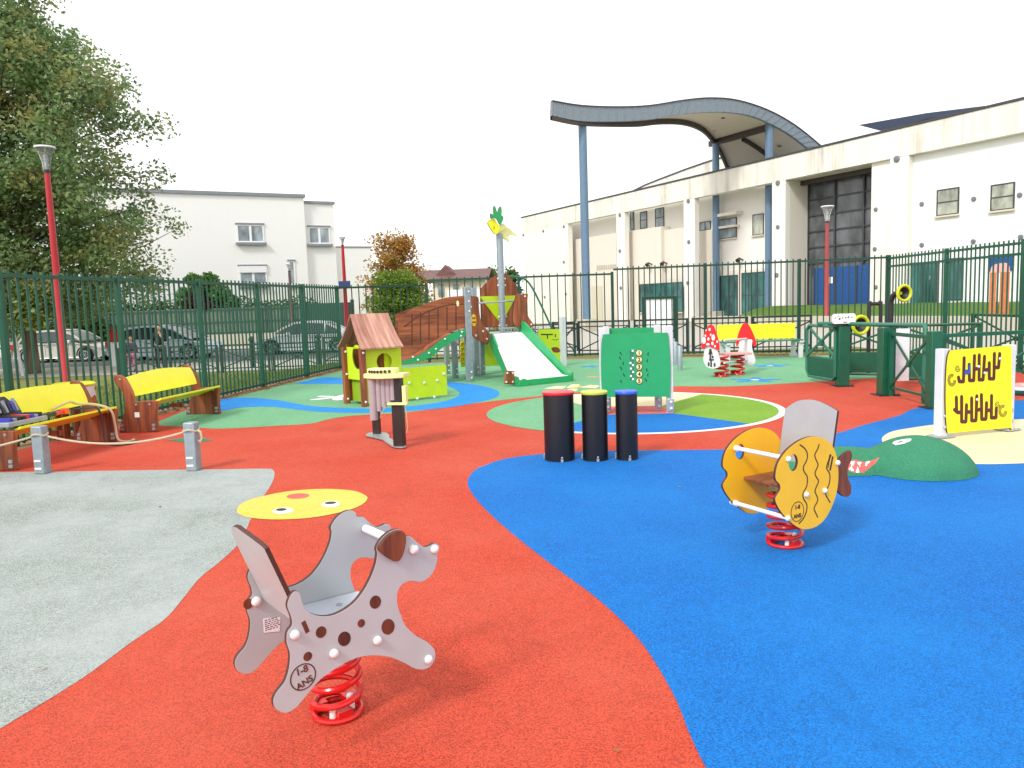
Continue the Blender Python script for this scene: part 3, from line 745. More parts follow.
# steel stepping posts behind the green panel
for i, (bx, by, ty, lab) in enumerate(((673.0, 363.5, 338.3, 'steel balance post half hidden behind the green panel'), (675.5, 364.8, 341.5, 'middle steel balance post right of the green panel'), (680, 370, 345.5, 'steel balance post farthest right of the green panel, nearest of three'))):
    p = G(bx, by); h = 1.6 - (ty - (303 - .033 * (bx - 512))) * p.y / 770
    mb = MB(); mb.lathe([(.055, 0), (.055, h - .01), (.048, h), (0, h)], (0, 0, 0), 20); 
    o = mb.build('balance_post', 'steel_post'); o.location = (p.x, p.y, 0); tag(o, lab, 'post', 'steel posts by the green panel')
# ------------------------------------------------------------------ chime instrument
Pa, Pb = G(377, 435.5), G(400, 447.5); rzc = R(-14); Pc = Vector((Pb.x, Pb.y, 0)); la = LOC(Pa, Pc, rzc)
ch = thing('chime_stand', 'chime stand with grey hanging pipes under a curved lime top', 'musical stand', (Pc.x, Pc.y, 0), rzc)
Lc = (Pb - Pa).length / 2
qc = lambda x, y, yo=0: TR([(x, y)], Pc, rzc, yo)[0]
zc_top = qc(400, 377.5)[1]; xA, xB = la[0], 0.0; yA = la[1]
mb = MB(); mb.box(xB - .06, xB + .06, -.05, .05, .024, zc_top); mb.build('post', 'post_black', ch, .004)
tpz_ = qc(377, 379)[1]
mb = MB(); mb.box(xA - .045, xA + .045, yA - .03, yA + .04, .024, tpz_); mb.build('post', 'post_black', ch, .004)
tpz = qc(385, 375)[1]; xa_, xb_ = qc(365.5, 372)[0], qc(405.5, 376)[0]; wx_ = xb_ - xa_
def shelf(x0, x1, yf_, yb_, bow, z0, z1, nm):
    o1 = [(x0 + (x1 - x0) * i / 14, yf_ - bow * math.sin(math.pi * i / 14)) for i in range(15)] + [(x0 + (x1 - x0) * i / 14, yb_) for i in range(14, -1, -1)]
    n = len(o1); mb = MB(); vs = [(x, y, z0) for x, y in o1] + [(x, y, z1) for x, y in o1]
    mb.add(vs, [tuple(range(n))[::-1], tuple(range(n, 2 * n))] + [(i, (i + 1) % n, n + (i + 1) % n, n + i) for i in range(n)]); mb.build(nm, 'pale_yellow', ch, .006)
shelf(xa_, xb_, -.06, .12, .10, tpz - .03, tpz + .02, 'top_shelf'); shelf(xa_ + .03, xb_ - .12, -.02, .12, .09, tpz + .021, tpz + .075, 'upper_cover')
for i in range(7):
    x = xa_ + .08 + i * (wx_ - .25) / 6; y_s = -.02 - .09 * math.sin(math.pi * (x - xa_ - .03) / (wx_ - .15)); mb = MB(); mb.cyl((x, y_s + .01, tpz + .045), (x, y_s - .008, tpz + .045), .018, n=10); mb.build('pipe_socket', 'black_line', ch)
for (p0, p1, pb) in ((370.8, 377.6, 419.8), (377.4, 382.2, 411), (382, 386.6, 406.5), (386.4, 391, 402), (390.8, 395.4, 400)):
    (x0, z0), (x1, z1) = qc(p0, pb, -.03), qc(p1, pb, -.03); mb = MB(); mb.cyl(((x0 + x1) / 2, -.03, tpz - .031), ((x0 + x1) / 2, -.03, z0), (x1 - x0) / 2 * 1.12, n=18); mb.build('pipe', 'stem_grey', ch)
zr = qc(403, 403)[1]
mb = MB(); mb.box(xB - .10, xB + .14, -.085, -.052, zr - .014, zr + .014); mb.box(xB + .075, xB + .12, -.051, .02, zr - .01, zr + .2); mb.build('mallet_holder', 'pale_yellow', ch, .004)
mb = MB(); mb.tube([(xB - .1, -.09, zr), (xB - .13, -.09, zr - .05), (xB - .17, -.08, zr - .11), (xB - .19, -.07, zr - .16)], .005, 6); mb.build('cord', 'rope', ch)
mb = MB(); mb.tube([(xB + .1, -.06, zr), (xB + .12, -.05, zr - .12), (xB + .12, -.04, zr - .28), (xB + .10, -.03, zr - .34)], .005, 6); mb.build('cord', 'hose', ch)
dx_ = Vector((xA, yA)).normalized(); px_ = Vector((-dx_.y, dx_.x)); ll_ = Vector((xA, yA)).length
o1 = [tuple(dx_ * (t * ll_) + px_ * w) for t, w in ((-.12, .02), (0, .08), (.3, .07), (.55, .06), (.75, .10), (.95, .15), (1.12, .08), (1.15, -.03), (1.02, -.12), (.8, -.10), (.6, -.05), (.35, -.05), (.1, -.06), (-.08, -.05))]
o1 = smoothc(o1, 4); mb = MB(); n = len(o1); vs = [(x, y, .012) for x, y in o1] + [(x, y, .024) for x, y in o1]
mb.add(vs, [tuple(range(n))[::-1], tuple(range(n, 2 * n))] + [(i, (i + 1) % n, n + (i + 1) % n, n + i) for i in range(n)]); mb.build('base_plate', 'steel', ch)

# ------------------------------------------------------------------ playhouse
H0 = G(366, 406.5); H0.z = 0; rzh = R(37)
ho = thing('playhouse', 'small lime playhouse with pitched wooden roof and climbing wall', 'playhouse', H0, rzh)
qh = lambda x, y, yo=0: TR([(x, y)], H0, rzh, yo)[0]
xr = qh(402, 380)[0]; zt1 = qh(384, 350)[1]; cw = qh(384, 361.5); rw = (qh(391.5, 361)[0] - qh(376.5, 361)[0]) / 2
DH = .62
plate('front_wall', [[(0, .04), (xr, .04), (xr, zt1 + .1), (0, zt1 + .1)], ell(cw[0], cw[1], rw, rw, 28)], .02, 0, ['lime', 'lime_dark'], ho)
plate('rear_wall', [[(0, .04), (xr, .04), (xr, zt1 + .1), (0, zt1 + .1)], ell(cw[0], cw[1], rw, rw, 28)], .02, DH, ['wood_red', 'lime_dark'], ho)
# end wall (along y) with a round hole and a bench board
wl = [[(.03, .42), (DH - .03, .42), (DH - .03, zt1 + .06), (.03, zt1 + .06)], ell(DH * .35, .80, .17, .2, 26)]
me = plate_mesh(wl, .02, .002, 0); mb = MB(); mb.mesh(me, Matrix.Rotation(R(90), 4, 'Z') @ Matrix.Translation((0, .0, 0))); mb.build('end_wall', ['lime', 'lime_dark'], ho)
me = plate_mesh([wl[0]], .02, .002, 0); mb = MB(); mb.mesh(me, Matrix.Translation((xr, 0, 0)) @ Matrix.Rotation(R(90), 4, 'Z')); mb.build('end_wall', ['lime', 'lime_dark'], ho)
mb = MB(); mb.box(.05, .07, .04, DH - .04, .05, .40); mb.build('lower_board', 'lime_dark', ho)
mb = MB(); mb.box(.09, xr - .05, .45, .47, .05, .36); mb.build('bench_riser', 'lime_dark', ho)
mb = MB(); mb.box(.09, xr - .05, .2, .6, .37, .39); mb.build('bench_board', 'lime_dark', ho)
for (x, y) in ((-.03, -.02), (-.03, DH + .02), (xr + .02, DH + .03)):
    mb = MB(); mb.box(x - .045, x + .045, y - .045, y + .045, .0, zt1 + .06); po = mb.build('post', 'wood_red', ho, .008)
    mb = MB()
    for z in (.08, .5, zt1 - .02): cap(mb, x, y - .045, z, .02)
    mb.build('bolt_cap', 'cap', po)
(ra, za), (rb, zb) = TR([(350, 314.5), (388, 312.5)], H0, rzh, DH / 2)
(ea, ze), (eb, ze2) = TR([(361, 351), (403.5, 343.5)], H0, rzh, -.14)
zri = (za + zb) / 2; zea = (ze + ze2) / 2
for sgn in (0, 1):
    mb = MB(); NN = 8; vs = []
    for i in range(NN + 1):
        t = i / NN; y = DH / 2 + (-.14 - DH / 2) * t; z = zri + (zea - zri) * t - .05 * math.sin(math.pi * t)
        if sgn: y = DH - y
        xa, xb = ra + (ea - ra) * t, rb + (eb - rb) * t
        vs += [(xa, y, z), (xb, y, z), (xa, y, z - .022), (xb, y, z - .022)]
    fs = []
    for i in range(NN):
        a = i * 4; b = a + 4
        fs += [(a, a + 1, b + 1, b), (a + 2, b + 2, b + 3, a + 3), (a, b, b + 2, a + 2), (a + 1, a + 3, b + 3, b + 1)]
    fs += [(0, 2, 3, 1), (NN * 4, NN * 4 + 1, NN * 4 + 3, NN * 4 + 2)]
    mb.add(vs, fs); mb.build('roof', 'wood_roof', ho)
mb = MB(); mb.prismx([(0, zt1 + .05), (DH, zt1 + .05), (DH / 2, zri - .06)], xr - .03, xr - .01); mb.build('gable', 'wood_red', ho)
xc = qh(447, 390)[0]; zc = qh(430, 366)[1]
plate('climbing_wall', [[(xr + .004, .04), (xc, .04), (xc, zc), (xr + .004, zc)]], .02, 0, ['lime', 'lime_dark'], ho)
for (px, py) in ((409, 383), (424, 383), (437, 380.5), (417, 398.5), (434, 397), (443.5, 374)):
    c = qh(px, py); mb = MB(); mb.lathe([(.026, 0), (.025, .012), (.018, .022), (.006, .026), (0, .026)], (c[0], -.0105, c[1]), 12, (0, -1, 0)); mb.build('climbing_hold', 'lpost', ho)

# ------------------------------------------------------------------ play tower, bridge and slide
S0 = G(523.4, 386.3); S1 = G(572.7, 381.3); rzs = math.atan2((S1 - S0).y, (S1 - S0).x); S0.z = 0; WS = (S1 - S0).length
ZP = .95
tp = [LOC(G(491.4, 333, ZP), S0, rzs), LOC(G(531, 332.3, ZP), S0, rzs)]
YT = (tp[0][1] + tp[1][1]) / 2
XT0, XT1 = tp[0][0], tp[1][0]
print('slide', WS, YT, tp, math.degrees(rzs))
tw = thing('play_tower', 'play tower with white slide, wooden bridge and pineapple mast', 'play structure', S0, rzs)
qs = lambda x, y, yo=0: TR([(x, y)], S0, rzs, yo)[0]
zb = .13; yl = .30
mb = MB(); xo0, xo1 = (XT0 + 0) / 1, XT1
XA, XL = XT0 - .20, -.09
vs = [(XA, YT, ZP), (XT1, YT, ZP), (WS - .04, yl, zb), (XL, yl, zb), (WS - .04, .02, zb - .02), (.04, .02, zb - .02)]
vs += [(p[0], p[1], p[2] - .02) for p in vs]
mb.add(vs, [(0, 1, 2, 3), (3, 2, 4, 5), (6, 9, 8, 7), (9, 11, 10, 8), (0, 3, 9, 6), (3, 5, 11, 9), (1, 7, 8, 2), (2, 8, 10, 4), (5, 4, 10, 11), (0, 6, 7, 1)])
mb.build('chute', 'slide_white', tw)
mb = MB(); mb.box(0, WS, 0, .025, .005, zb - .01); mb.build('front_board', 'gslide', tw, .004)
def side(xa, xb, hw_=.17, lo_=0.0):
    sd = [(YT + .12, ZP + hw_), (YT - .12, ZP + hw_ - .02), (YT - .3, ZP + hw_ - .13), (.45, zb + hw_ - .02), (.2, zb + .06), (.0, zb + .05), (-.0, .01), (.3, .01), (.55 + lo_, .03), (YT - .1, ZP - .22 - lo_), (YT + .12, ZP - .1)]
    sd = [sd[0]] + smoothc(sd[1:6], 5, False) + sd[6:]
    mb = MB(); n = len(sd); dx = .022
    def xx(y): t = max(0, min(1, y / YT)); return xb + (xa - xb) * t
    vs = [(xx(y) - dx, y, z) for y, z in sd] + [(xx(y) + dx, y, z) for y, z in sd]
    mb.add(vs, [tuple(range(n))[::-1], tuple(range(n, 2 * n))] + [(i, (i + 1) % n, n + (i + 1) % n, n + i) for i in range(n)])
    mb.build('slide_side', 'gslide', tw, .005)
side(XA - .024, XL - .024, .015, .17); side(XT1 + .03, WS, .24)
c = qs(511.5, 377); mb = MB(); mb.prism([(-.30, .05), (-.08, .03), (-.06, .29), (-.26, .31)], .2, .23); wp = mb.build('corner_plate', 'wood_red', tw, .006)
mb = MB()
for x, z in ((-.26, .09), (-.11, .08), (-.23, .26), (-.10, .25)): cap(mb, x, .2, z, .02)
mb.build('bolt_cap', 'cap', wp)
mb = MB(); mb.prism(smoothc([(-.14, .0), (-.1, .1), (.0, .15), (.09, .1), (.12, .0)], 4, False), -.03, -.005); mb.build('end_bracket', 'gslide', tw, .004)
# posts
for (bx, by, ty, yo, w) in ((470, 381.5, 287, None, 1), (455.5, 378, 340, None, .8), (447.5, 374, 337, None, .8), (476.5, 376, 288, None, .9), (482.5, 374.5, 330, None, .8)):
    p = LOC(G(bx, by), S0, rzs); h = 1.6 - (ty - (303 - .033 * (bx - 512))) * G(bx, by).y / 770
    mb = MB(); mb.box(p[0] - .07 * w, p[0] + .07 * w, p[1] - .05, p[1] + .05, 0, h); po = mb.build('post', 'steel_post', tw, .01)
    mb = MB()
    for z in ((.08, .2) if w < 1 else (.08, .2, h - .5, h - .3, h - .1)): cap(mb, p[0] + .02, p[1] - .05, z, .02)
    mb.build('bolt_cap', 'cap', po)
    if w == 1: PL = p
    if w == .9: PL2 = p
mb = MB(); mb.box(XT0 - .25, XT1 + .15, YT - .0, YT + 1.1, ZP - .06, ZP - .004); mb.build('deck', 'steel', tw)
mb = MB()
for k in range(12): x = XT0 + .05 + k * .09; mb.box(x - .012, x + .012, YT + .05, YT + .07, ZP, ZP + .09)
mb.box(XT0, XT1, YT + .04, YT + .08, ZP + .09, ZP + .12); mb.build('deck_rail', 'steel', tw)
# wooden boards at the slide entry
lw = smoothc(TR(CR(450, 280, 6.4, [(128, 115), (145, 104), (170, 106), (182, 120), (184, 180), (200, 268), (252, 340), (256, 370), (240, 412), (215, 402), (142, 355), (136, 250)]), S0, rzs, YT - .15), 4)
lb = plate('entry_board', [lw], .03, YT - .15, ['wood_red', 'panel_edge'], tw)
bd = qs(450 + 152 / 6.4, 280 + 258 / 6.4, YT - .17); mb = MB(); mb.prism(ell(bd[0], bd[1], .06, .13, 26), YT - .176, YT - .167); bo_ = mb.build('oval_badge', 'orange', lb)
mb = MB(); put_text(mb, '2-8', bd[0], YT - .178, bd[1] + .045, .06, 0, .002); put_text(mb, 'ANS', bd[0], YT - .178, bd[1] - .04, .048, 0, .002); mb.build('age_mark', 'black_line', bo_)
mb = MB()
for X, Y in ((133, 172), (165, 355), (210, 328), (235, 378)):
    c = qs(450 + X / 6.4, 280 + Y / 6.4, YT - .165); cap(mb, c[0], YT - .165, c[1], .025)
mb.build('bolt_cap', 'cap', lb)
rw_ = smoothc(TR(CR(450, 280, 6.4, [(420, 98), (450, 92), (488, 88), (496, 100), (488, 190), (500, 235), (535, 292), (500, 300), (430, 300), (400, 250)]), S0, rzs, YT + .02), 4)
rbo = plate('entry_board', [rw_], .03, YT + .02, ['wood_red', 'panel_edge'], tw)
mb = MB()
for X, Y in ((480, 105), (520, 285)):
    c = qs(450 + X / 6.4, 280 + Y / 6.4, YT); cap(mb, c[0], YT + .004, c[1], .022)
mb.build('bolt_cap', 'cap', rbo)
YB = YT + 1.05
# facade with pointed top and lime triangle
fa = TR([(480.6, 288.5), (489, 280), (497, 274.5), (506, 273.5), (515, 284), (517, 290), (518, 326), (482, 327)], S0, rzs, YB - .35)
fb = plate('facade_board', [fa], .03, YB - .35, ['wood_red', 'panel_edge'], tw)
tri = TR([(479.5, 296.5), (515.5, 295.5), (514, 300), (502, 322.5), (498, 320)], S0, rzs, YB - .38)
mb = MB(); mb.prism(tri, YB - .383, YB - .367); mb.build('lime_triangle', 'lime', fb)
a = TR([(479.5, 303), (527, 300)], S0, rzs, YT + .2)
mb = MB(); mb.cyl((a[0][0], YT + .2, a[0][1]), (a[1][0], YT + .2, a[1][1]), .02, n=12); mb.build('handrail', 'steel', tw)
ms = TR([(502.5, 330), (499.5, 234)], S0, rzs, YB - .55)
mb = MB(); mb.lathe([(.075, ZP), (.075, ms[1][1]), (.05, ms[1][1] + .01)], ((ms[0][0] + ms[1][0]) / 2, YB - .55, 0), 20); mast = mb.build('mast', 'steel_post', tw)
mb = MB()
for z in (ZP + .15, ZP + .35, ZP + 1.05, ZP + 1.2):
    for dx in (-.09, .09): cap(mb, (ms[0][0] + ms[1][0]) / 2 + dx, YB - .57, z, .022)
mb.build('bolt_cap', 'cap', tw)
yp = YB - .55
cz = lambda pts: TR(CR(480, 200, 15.36, pts), S0, rzs, yp - .08)
ba = cz([(120, 335), (150, 300), (215, 290), (245, 340), (290, 400), (300, 430), (270, 505), (225, 530), (180, 480), (115, 375)])
plate('pineapple_fruit', [smoothc(ba, 4)], .03, yp - .09, ['yellow2', 'panel_edge'], mast)
bb = cz([(300, 400), (365, 362), (405, 400), (395, 440), (330, 480), (270, 505)])
plate('pineapple_half', [smoothc(bb, 4)], .03, yp - .055, ['pale_yellow', 'panel_edge'], mast)
bc = cz([(395, 395), (470, 430), (560, 500), (600, 548), (500, 525), (460, 560), (480, 640), (410, 600), (290, 512), (330, 480), (398, 440)])
plate('pineapple_side', [bc], .03, yp + .0, ['pale_yellow', 'panel_edge'], mast)
bl_ = cz([(150, 290), (138, 225), (150, 210), (190, 225), (186, 130), (196, 100), (215, 105), (250, 200), (265, 140), (290, 105), (308, 115), (315, 180), (312, 240), (335, 255), (340, 285), (325, 330), (300, 385), (270, 360), (240, 300), (200, 285)])
plate('pineapple_leaves', [smoothc(bl_, 3)], .03, yp - .125, ['palm', 'panel_edge'], mast)
mb = MB(); z = cz([(225, 300), (225, 350), (208, 400), (205, 455)]); stroke(mb, [z[2], z[3]], .012, yp - .107, yp - .104); mb.build('rind_line', 'maze', mast)
a = TR([(500, 277), (518, 277), (529, 283), (541, 305), (552, 329)], S0, rzs, YB + .3)
mb = MB(); mb.tube([(p[0], YB + .3, p[1]) for p in smoothc(a, 4, False)], .024, 10); mb.build('climbing_pole', 'gate_light', tw)
# lime boards below the deck
z = TR([(461, 340), (502, 340), (502, 365.5), (461, 367)], S0, rzs, YB)
lp_ = plate('lower_board', [z], .02, YB, ['lime', 'lime_dark'], tw)
z = TR([(538, 329.5), (560, 329), (560, 362), (538, 366)], S0, rzs, YB + .1)
dp = plate('picture_board', [z], .02, YB + .1, ['lime', 'lime_dark'], tw)
mb = MB(); q5 = lambda X, Y: TR(CR(530, 320, 15.36, [(X, Y)]), S0, rzs, YB + .088)[0]
stroke(mb, [q5(170, 222), q5(350, 222)], .03, YB + .086, YB + .0895); stroke(mb, [q5(270, 222), q5(268, 290)], .03, YB + .086, YB + .0895)
stroke(mb, [q5(388, 215), q5(390, 265)], .03, YB + .086, YB + .0895); stroke(mb, [q5(345, 295), q5(395, 310), q5(440, 290)], .012, YB + .086, YB + .0895)
mb.cur = 1; c = q5(400, 450); mb.prism(smoothc([q5(330, 430), q5(400, 415), q5(450, 440), q5(455, 490), q5(390, 500), q5(350, 480)], 3), YB + .086, YB + .0895)
mb.build('picture_relief', ['barrier', 'ear'], dp)
p5 = TR([(563.5, 367)], S0, rzs, YB + .05)[0]
mb = MB(); mb.box(p5[0] - .07, p5[0] + .07, YB - .0, YB + .1, 0, 1.22); mb.build('post', 'lpost', tw, .008)
mb = MB()
for k in range(4): 
    c = TR([(462.5, 345 + k * 5)], S0, rzs, YB - .02)[0]; mb.tube([(c[0] + .06 * math.cos(t), YB - .02, c[1] + .06 * math.sin(t)) for t in [R(a) for a in range(20, 320, 20)]], .014, 6)
mb.build('number_relief', 'orange', lp_)
# bridge : two arched plank walls
yb = PL[1]
top = smoothc(TR([(465, 295.8), (451, 296.8), (441, 299), (431.5, 301.8), (420, 306), (412, 309.5), (404, 315), (397.5, 321)], S0, rzs, yb), 4, False)
bot = smoothc(TR([(399, 356), (406, 356), (416, 353), (428, 344.5), (440, 337), (452, 331), (465, 327.5)], S0, rzs, yb), 4, False)
bw = plate('bridge_wall', [top + bot], .03, yb, ['wood_h', 'panel_edge'], tw)
mb = MB(); tops = TR([(397, 322), (465, 297)], S0, rzs, yb)
for px in (412, 420.5, 429, 438, 447, 456):
    t = TR([(px, 309 - (px - 412) * .2 + 5), (px, 330 if px > 440 else 346 - (px - 412) * .3)], S0, rzs, yb - .016); stroke(mb, t, .022, yb - .0175, yb - .0145)
mb.build('plank_joint', 'panel_edge', bw)
mb = MB(); st_ = smoothc(TR([(465, 304), (449, 305), (433, 309.5), (418, 316.5), (404, 327)], S0, rzs, yb - .016), 4, False); stroke(mb, st_, .02, yb - .0178, yb - .0146); mb.build('groove', 'panel_edge', bw)
mb = MB(); c = TR([(457.3, 303.5)], S0, rzs, yb)[0]; mb.prism(ell(c[0], c[1], .03, .06, 16), yb - .022, yb - .0155); mb.build('badge', 'pale_yellow', bw)
top2 = [(x, z - .12) for x, z in top if x > top[-1][0] + .35]; plate('bridge_wall', [top2 + [b_ for b_ in bot if b_[0] > top[-1][0] + .35]], .03, yb + .95, ['wood_h', 'panel_edge'], tw)
gt = smoothc(TR([(465.5, 329), (452, 333), (440, 340), (430, 348), (416, 356.5), (402, 361)], S0, rzs, yb - .03), 4, False)
gb = smoothc(TR([(396, 364.5), (406, 364), (418, 362), (431, 357), (440, 349.5), (452, 341.5), (465.5, 336)], S0, rzs, yb - .03), 4, False)
gs = plate('green_beam', [gt + gb], .03, yb - .032, ['gslide', 'panel_edge'], tw)
plate('green_beam', [gt + gb], .03, yb + .98, ['gslide', 'panel_edge'], tw)
mb = MB()
for px, py in ((462, 332), (445, 339), (461, 336), (436, 349), (429, 353), (413, 357), (418, 360)):
    c = TR([(px, py)], S0, rzs, yb - .048)[0]; cap(mb, c[0], yb - .047, c[1], .022)
mb.build('bolt_cap', 'cap', gs)
N = 14; mb = MB(); g2 = gb[::-1]
for i in range(len(gb) - 1):
    (xa, za_), (xb_, zb_) = gb[i], gb[i + 1]
    mb.add([(xa, yb + .02, za_ + .05), (xb_, yb + .02, zb_ + .05), (xb_, yb + .93, zb_ + .05), (xa, yb + .93, za_ + .05)], [(0, 1, 2, 3)])
mb.build('bridge_floor', 'wood_h', tw)

# ------------------------------------------------------------------ mushroom see-saw
Ma = G(721.5, 376.5); Mb = G(737.5, 374.5); Mc = (Ma + Mb) / 2; Mc.z = 0
qa, qb = AT(712, 345, Ma.y - .30), AT(748, 345, Mb.y + .35)
mu = thing('spring_seesaw', 'red and white mushroom spring see-saw with rose seat', 'see-saw', Mc, 0)
lx, ly = Ma.x - Mc.x, Ma.y - Mc.y
zsp = TR([(735, 354)], Mc, 0)[0][1] - .02
spring(mu, .13, zsp, 4, .022, at=(lx, ly)); spring(mu, .13, zsp, 4, .022, at=(-lx, -ly))
rzm = R(-12)
def mush(dist, capx, stemx, nm, spots):
    cpx = AT(712 if spots else 746, 350, dist)
    r0 = (cpx.x, cpx.y)
    e = MB(); co = TR(stemx, r0, rzm); k = bpy.data.objects.new('tmp', None)
    ca, sa = math.cos(rzm), math.sin(rzm)
    xf = Matrix.Translation((r0[0] - Mc.x, r0[1] - Mc.y, 0)) @ Matrix.Rotation(rzm, 4, 'Z')
    me = plate_mesh([smoothc(co, 4)], .03, .003, 0); e.mesh(me, xf); so = e.build('mushroom_stem', ['mush_white', 'panel_edge'], mu)
    e = MB(); me = plate_mesh([smoothc(TR(capx, r0, rzm), 4)], .03, .003, -.032 if spots else .032); e.mesh(me, xf); cp_ = e.build('mushroom_cap', ['mush_red', 'panel_edge'], mu)
    if spots:
        e = MB(); s2 = MB()
        for (X, Y, a, b) in ((155, 205, 20, 36), (45, 240, 22, 40), (112, 110, 12, 18), (98, 222, 12, 20), (125, 172, 9, 14), (62, 185, 9, 14), (145, 275, 14, 22), (92, 285, 20, 14), (175, 308, 11, 14), (200, 255, 8, 16), (70, 120, 7, 10)):
            pts = TR(CR(700, 320, 11.815, ell(X, Y, a, b, 16)), r0, rzm); s2.prism(pts, -.0495, -.0465)
        me_ = bpy.data.meshes.new('t'); me_.from_pydata(s2.v, [], s2.f); e.mesh(me_, xf); e.build('white_dot', 'board_white', cp_)
        e = MB(); s2 = MB()
        for L in ([(122, 340), (108, 405), (140, 405), (122, 340)], [(122, 400), (122, 480)], [(105, 470), (165, 470)], [(130, 480), (132, 555)], [(148, 420), (150, 452)]):
            stroke(s2, TR(CR(700, 320, 11.815, L), r0, rzm), .035, -.0175, -.0145)
        for (X, Y, a, b) in ((102, 522, 13, 28), (172, 530, 13, 26), (148, 438, 9, 14), (124, 385, 9, 18)):
            s2.prism(TR(CR(700, 320, 11.815, ell(X, Y, a, b, 14)), r0, rzm), -.0175, -.0145)
        me_ = bpy.data.meshes.new('t'); me_.from_pydata(s2.v, [], s2.f); e.mesh(me_, xf); e.build('house_drawing', 'dark_frame', so)
cz2 = lambda pts: CR(700, 320, 11.815, pts)
d1, d2 = Mc.y - .38, Mc.y + .42
mush(d1, cz2([(18, 320), (12, 290), (40, 190), (70, 110), (100, 62), (130, 55), (165, 75), (200, 170), (225, 270), (232, 340), (215, 355), (150, 325), (90, 308), (35, 335)]),
     cz2([(60, 310), (95, 312), (150, 325), (200, 350), (225, 420), (242, 490), (230, 545), (190, 570), (130, 572), (85, 555), (50, 510), (38, 460), (45, 400)]), 'a', True)
mush(d2, cz2([(430, 305), (432, 250), (455, 160), (490, 75), (520, 38), (555, 35), (590, 75), (635, 170), (660, 240), (665, 300), (640, 312), (615, 290), (600, 255), (560, 235), (490, 245), (460, 275), (445, 305)]),
     cz2([(470, 250), (610, 230), (612, 300), (625, 370), (650, 440), (655, 490), (630, 530), (560, 545), (500, 520), (450, 460), (430, 420), (460, 340)]), 'b', False)
a = TR(cz2([(232, 402), (590, 402)]), Mc, 0); b = AT(720, 355, Mc.y)
zs = a[0][1]
mb = MB(); mb.box(a[0][0] + .0, a[1][0] + .0, -.16, .16, zs - .02, zs + .02); mb.build('seat', 'mush_seat', mu, .006)
mb = MB()
for Y in (232, 490):
    h = TR(cz2([(228, Y), (632, Y)]), Mc, 0); mb.cyl((h[0][0], d1 - Mc.y + .02, h[0][1]), (h[1][0] - .02, d2 - Mc.y - .02, h[1][1]), .022, n=10)
mb.build('handrail', 'lpost', mu)

# ------------------------------------------------------------------ benches
b2a, b2b = G(141, 432), G(205, 414)
rzb = math.atan2((b2b - b2a).y, (b2b - b2a).x); LB = (b2b - b2a).length
B2 = Vector((b2a.x, b2a.y, 0))
ca_ = rzb - R(90)
pl = TR(CR(80, 370, 9.6, [(335, 70), (345, 50), (385, 48), (430, 75), (470, 140), (500, 200), (520, 260), (525, 306), (600, 298), (720, 293), (745, 300), (745, 350), (737, 430), (745, 520), (757, 592), (388, 596), (400, 530), (430, 440), (445, 350), (440, 260), (415, 200), (370, 140), (340, 100)]), B2, ca_)
# local side outline: (y, z) with front = -y
so_ = [(-p[0], max(0.0, p[1])) for p in pl]
zseat = TR(CR(80, 370, 9.6, [(720, 293)]), B2, ca_)[0][1]
yfr = min(p[0] for p in so_); yre = max(p[0] for p in so_ if p[1] < .1)
bk = [(-p[0], p[1]) for p in TR(CR(80, 370, 9.6, [(437, 75), (470, 130), (497, 190), (517, 255)]), B2, ca_)]
bench = thing('bench', 'yellow bench with red-brown wooden sides, second from the left by the fence', 'bench', B2, rzb, 'yellow benches along the left fence')
for i, x in enumerate((0.0, LB)):
    mb = MB(); mb.prismx(so_, x - .035, x + .035); sp_ = mb.build('side_panel', 'wood_red', bench, .008)
    mb = MB()
    for (y, z) in ((yfr + .06, .10), (yfr + .06, .05), (yre - .06, .10), (yre - .06, .05)):
        mb.box(x - .05, x - .0355, y - .022, y + .022, z - .018, z + .018)
        mb.box(x + .0355, x + .05, y - .022, y + .022, z - .018, z + .018)
    for (y, z) in ((yfr + .1, zseat - .05), (yfr + .3, zseat - .05), (bk[0][0] + .06, bk[0][1] - .02)):
        mb.lathe([(.018, 0), (.014, .008), (0, .01)], (x - .0355, y, z), 10, (-1, 0, 0))
    mb.build('fixing', 'steel', sp_)
mb = MB(); NN = 16; vs = []
for i in range(NN + 1):
    t = i / NN; x = .036 + (LB - .072) * t; ar = .05 * math.sin(math.pi * t)
    for j, (y, z) in enumerate(bk): vs.append((x, y + .012, z + ar * (1 - j / (len(bk) - 1))))
    for j, (y, z) in enumerate(bk): vs.append((x, y + .034, z + ar * (1 - j / (len(bk) - 1))))
K = len(bk); fs = []
for i in range(NN):
    a = i * 2 * K; b = a + 2 * K
    for j in range(K - 1):
        fs += [(a + j, a + j + 1, b + j + 1, b + j), (a + K + j, b + K + j, b + K + j + 1, a + K + j + 1)]
    fs += [(a, b, b + K, a + K), (a + K - 1, a + 2 * K - 1, b + 2 * K - 1, b + K - 1)]
fs += [tuple(list(range(K)) + list(range(2 * K - 1, K - 1, -1)))]
o = NN * 2 * K; fs += [tuple([o + q for q in list(range(K)) + list(range(2 * K - 1, K - 1, -1))])]
mb.add(vs, fs); mb.build('backrest', 'yellow', bench)
mb = MB(); xs_ = (.036, LB - .036)
mb.add([(x, y, z) for x in xs_ for (y, z) in ((yfr - .03, zseat + .028), (yre - .24, zseat - .10), (yre - .24, zseat - .128), (yfr - .03, zseat))], [(0, 1, 2, 3), (7, 6, 5, 4), (0, 4, 5, 1), (1, 5, 6, 2), (2, 6, 7, 3), (3, 7, 4, 0)])
mb.build('seat', 'yellow', bench, .006)
mb = MB(); mb.box(LB * .45, LB * .45 + .05, yfr + .1, yre - .3, zseat - .2, zseat - .14); mb.build('seat_brace', 'wood_red', bench)
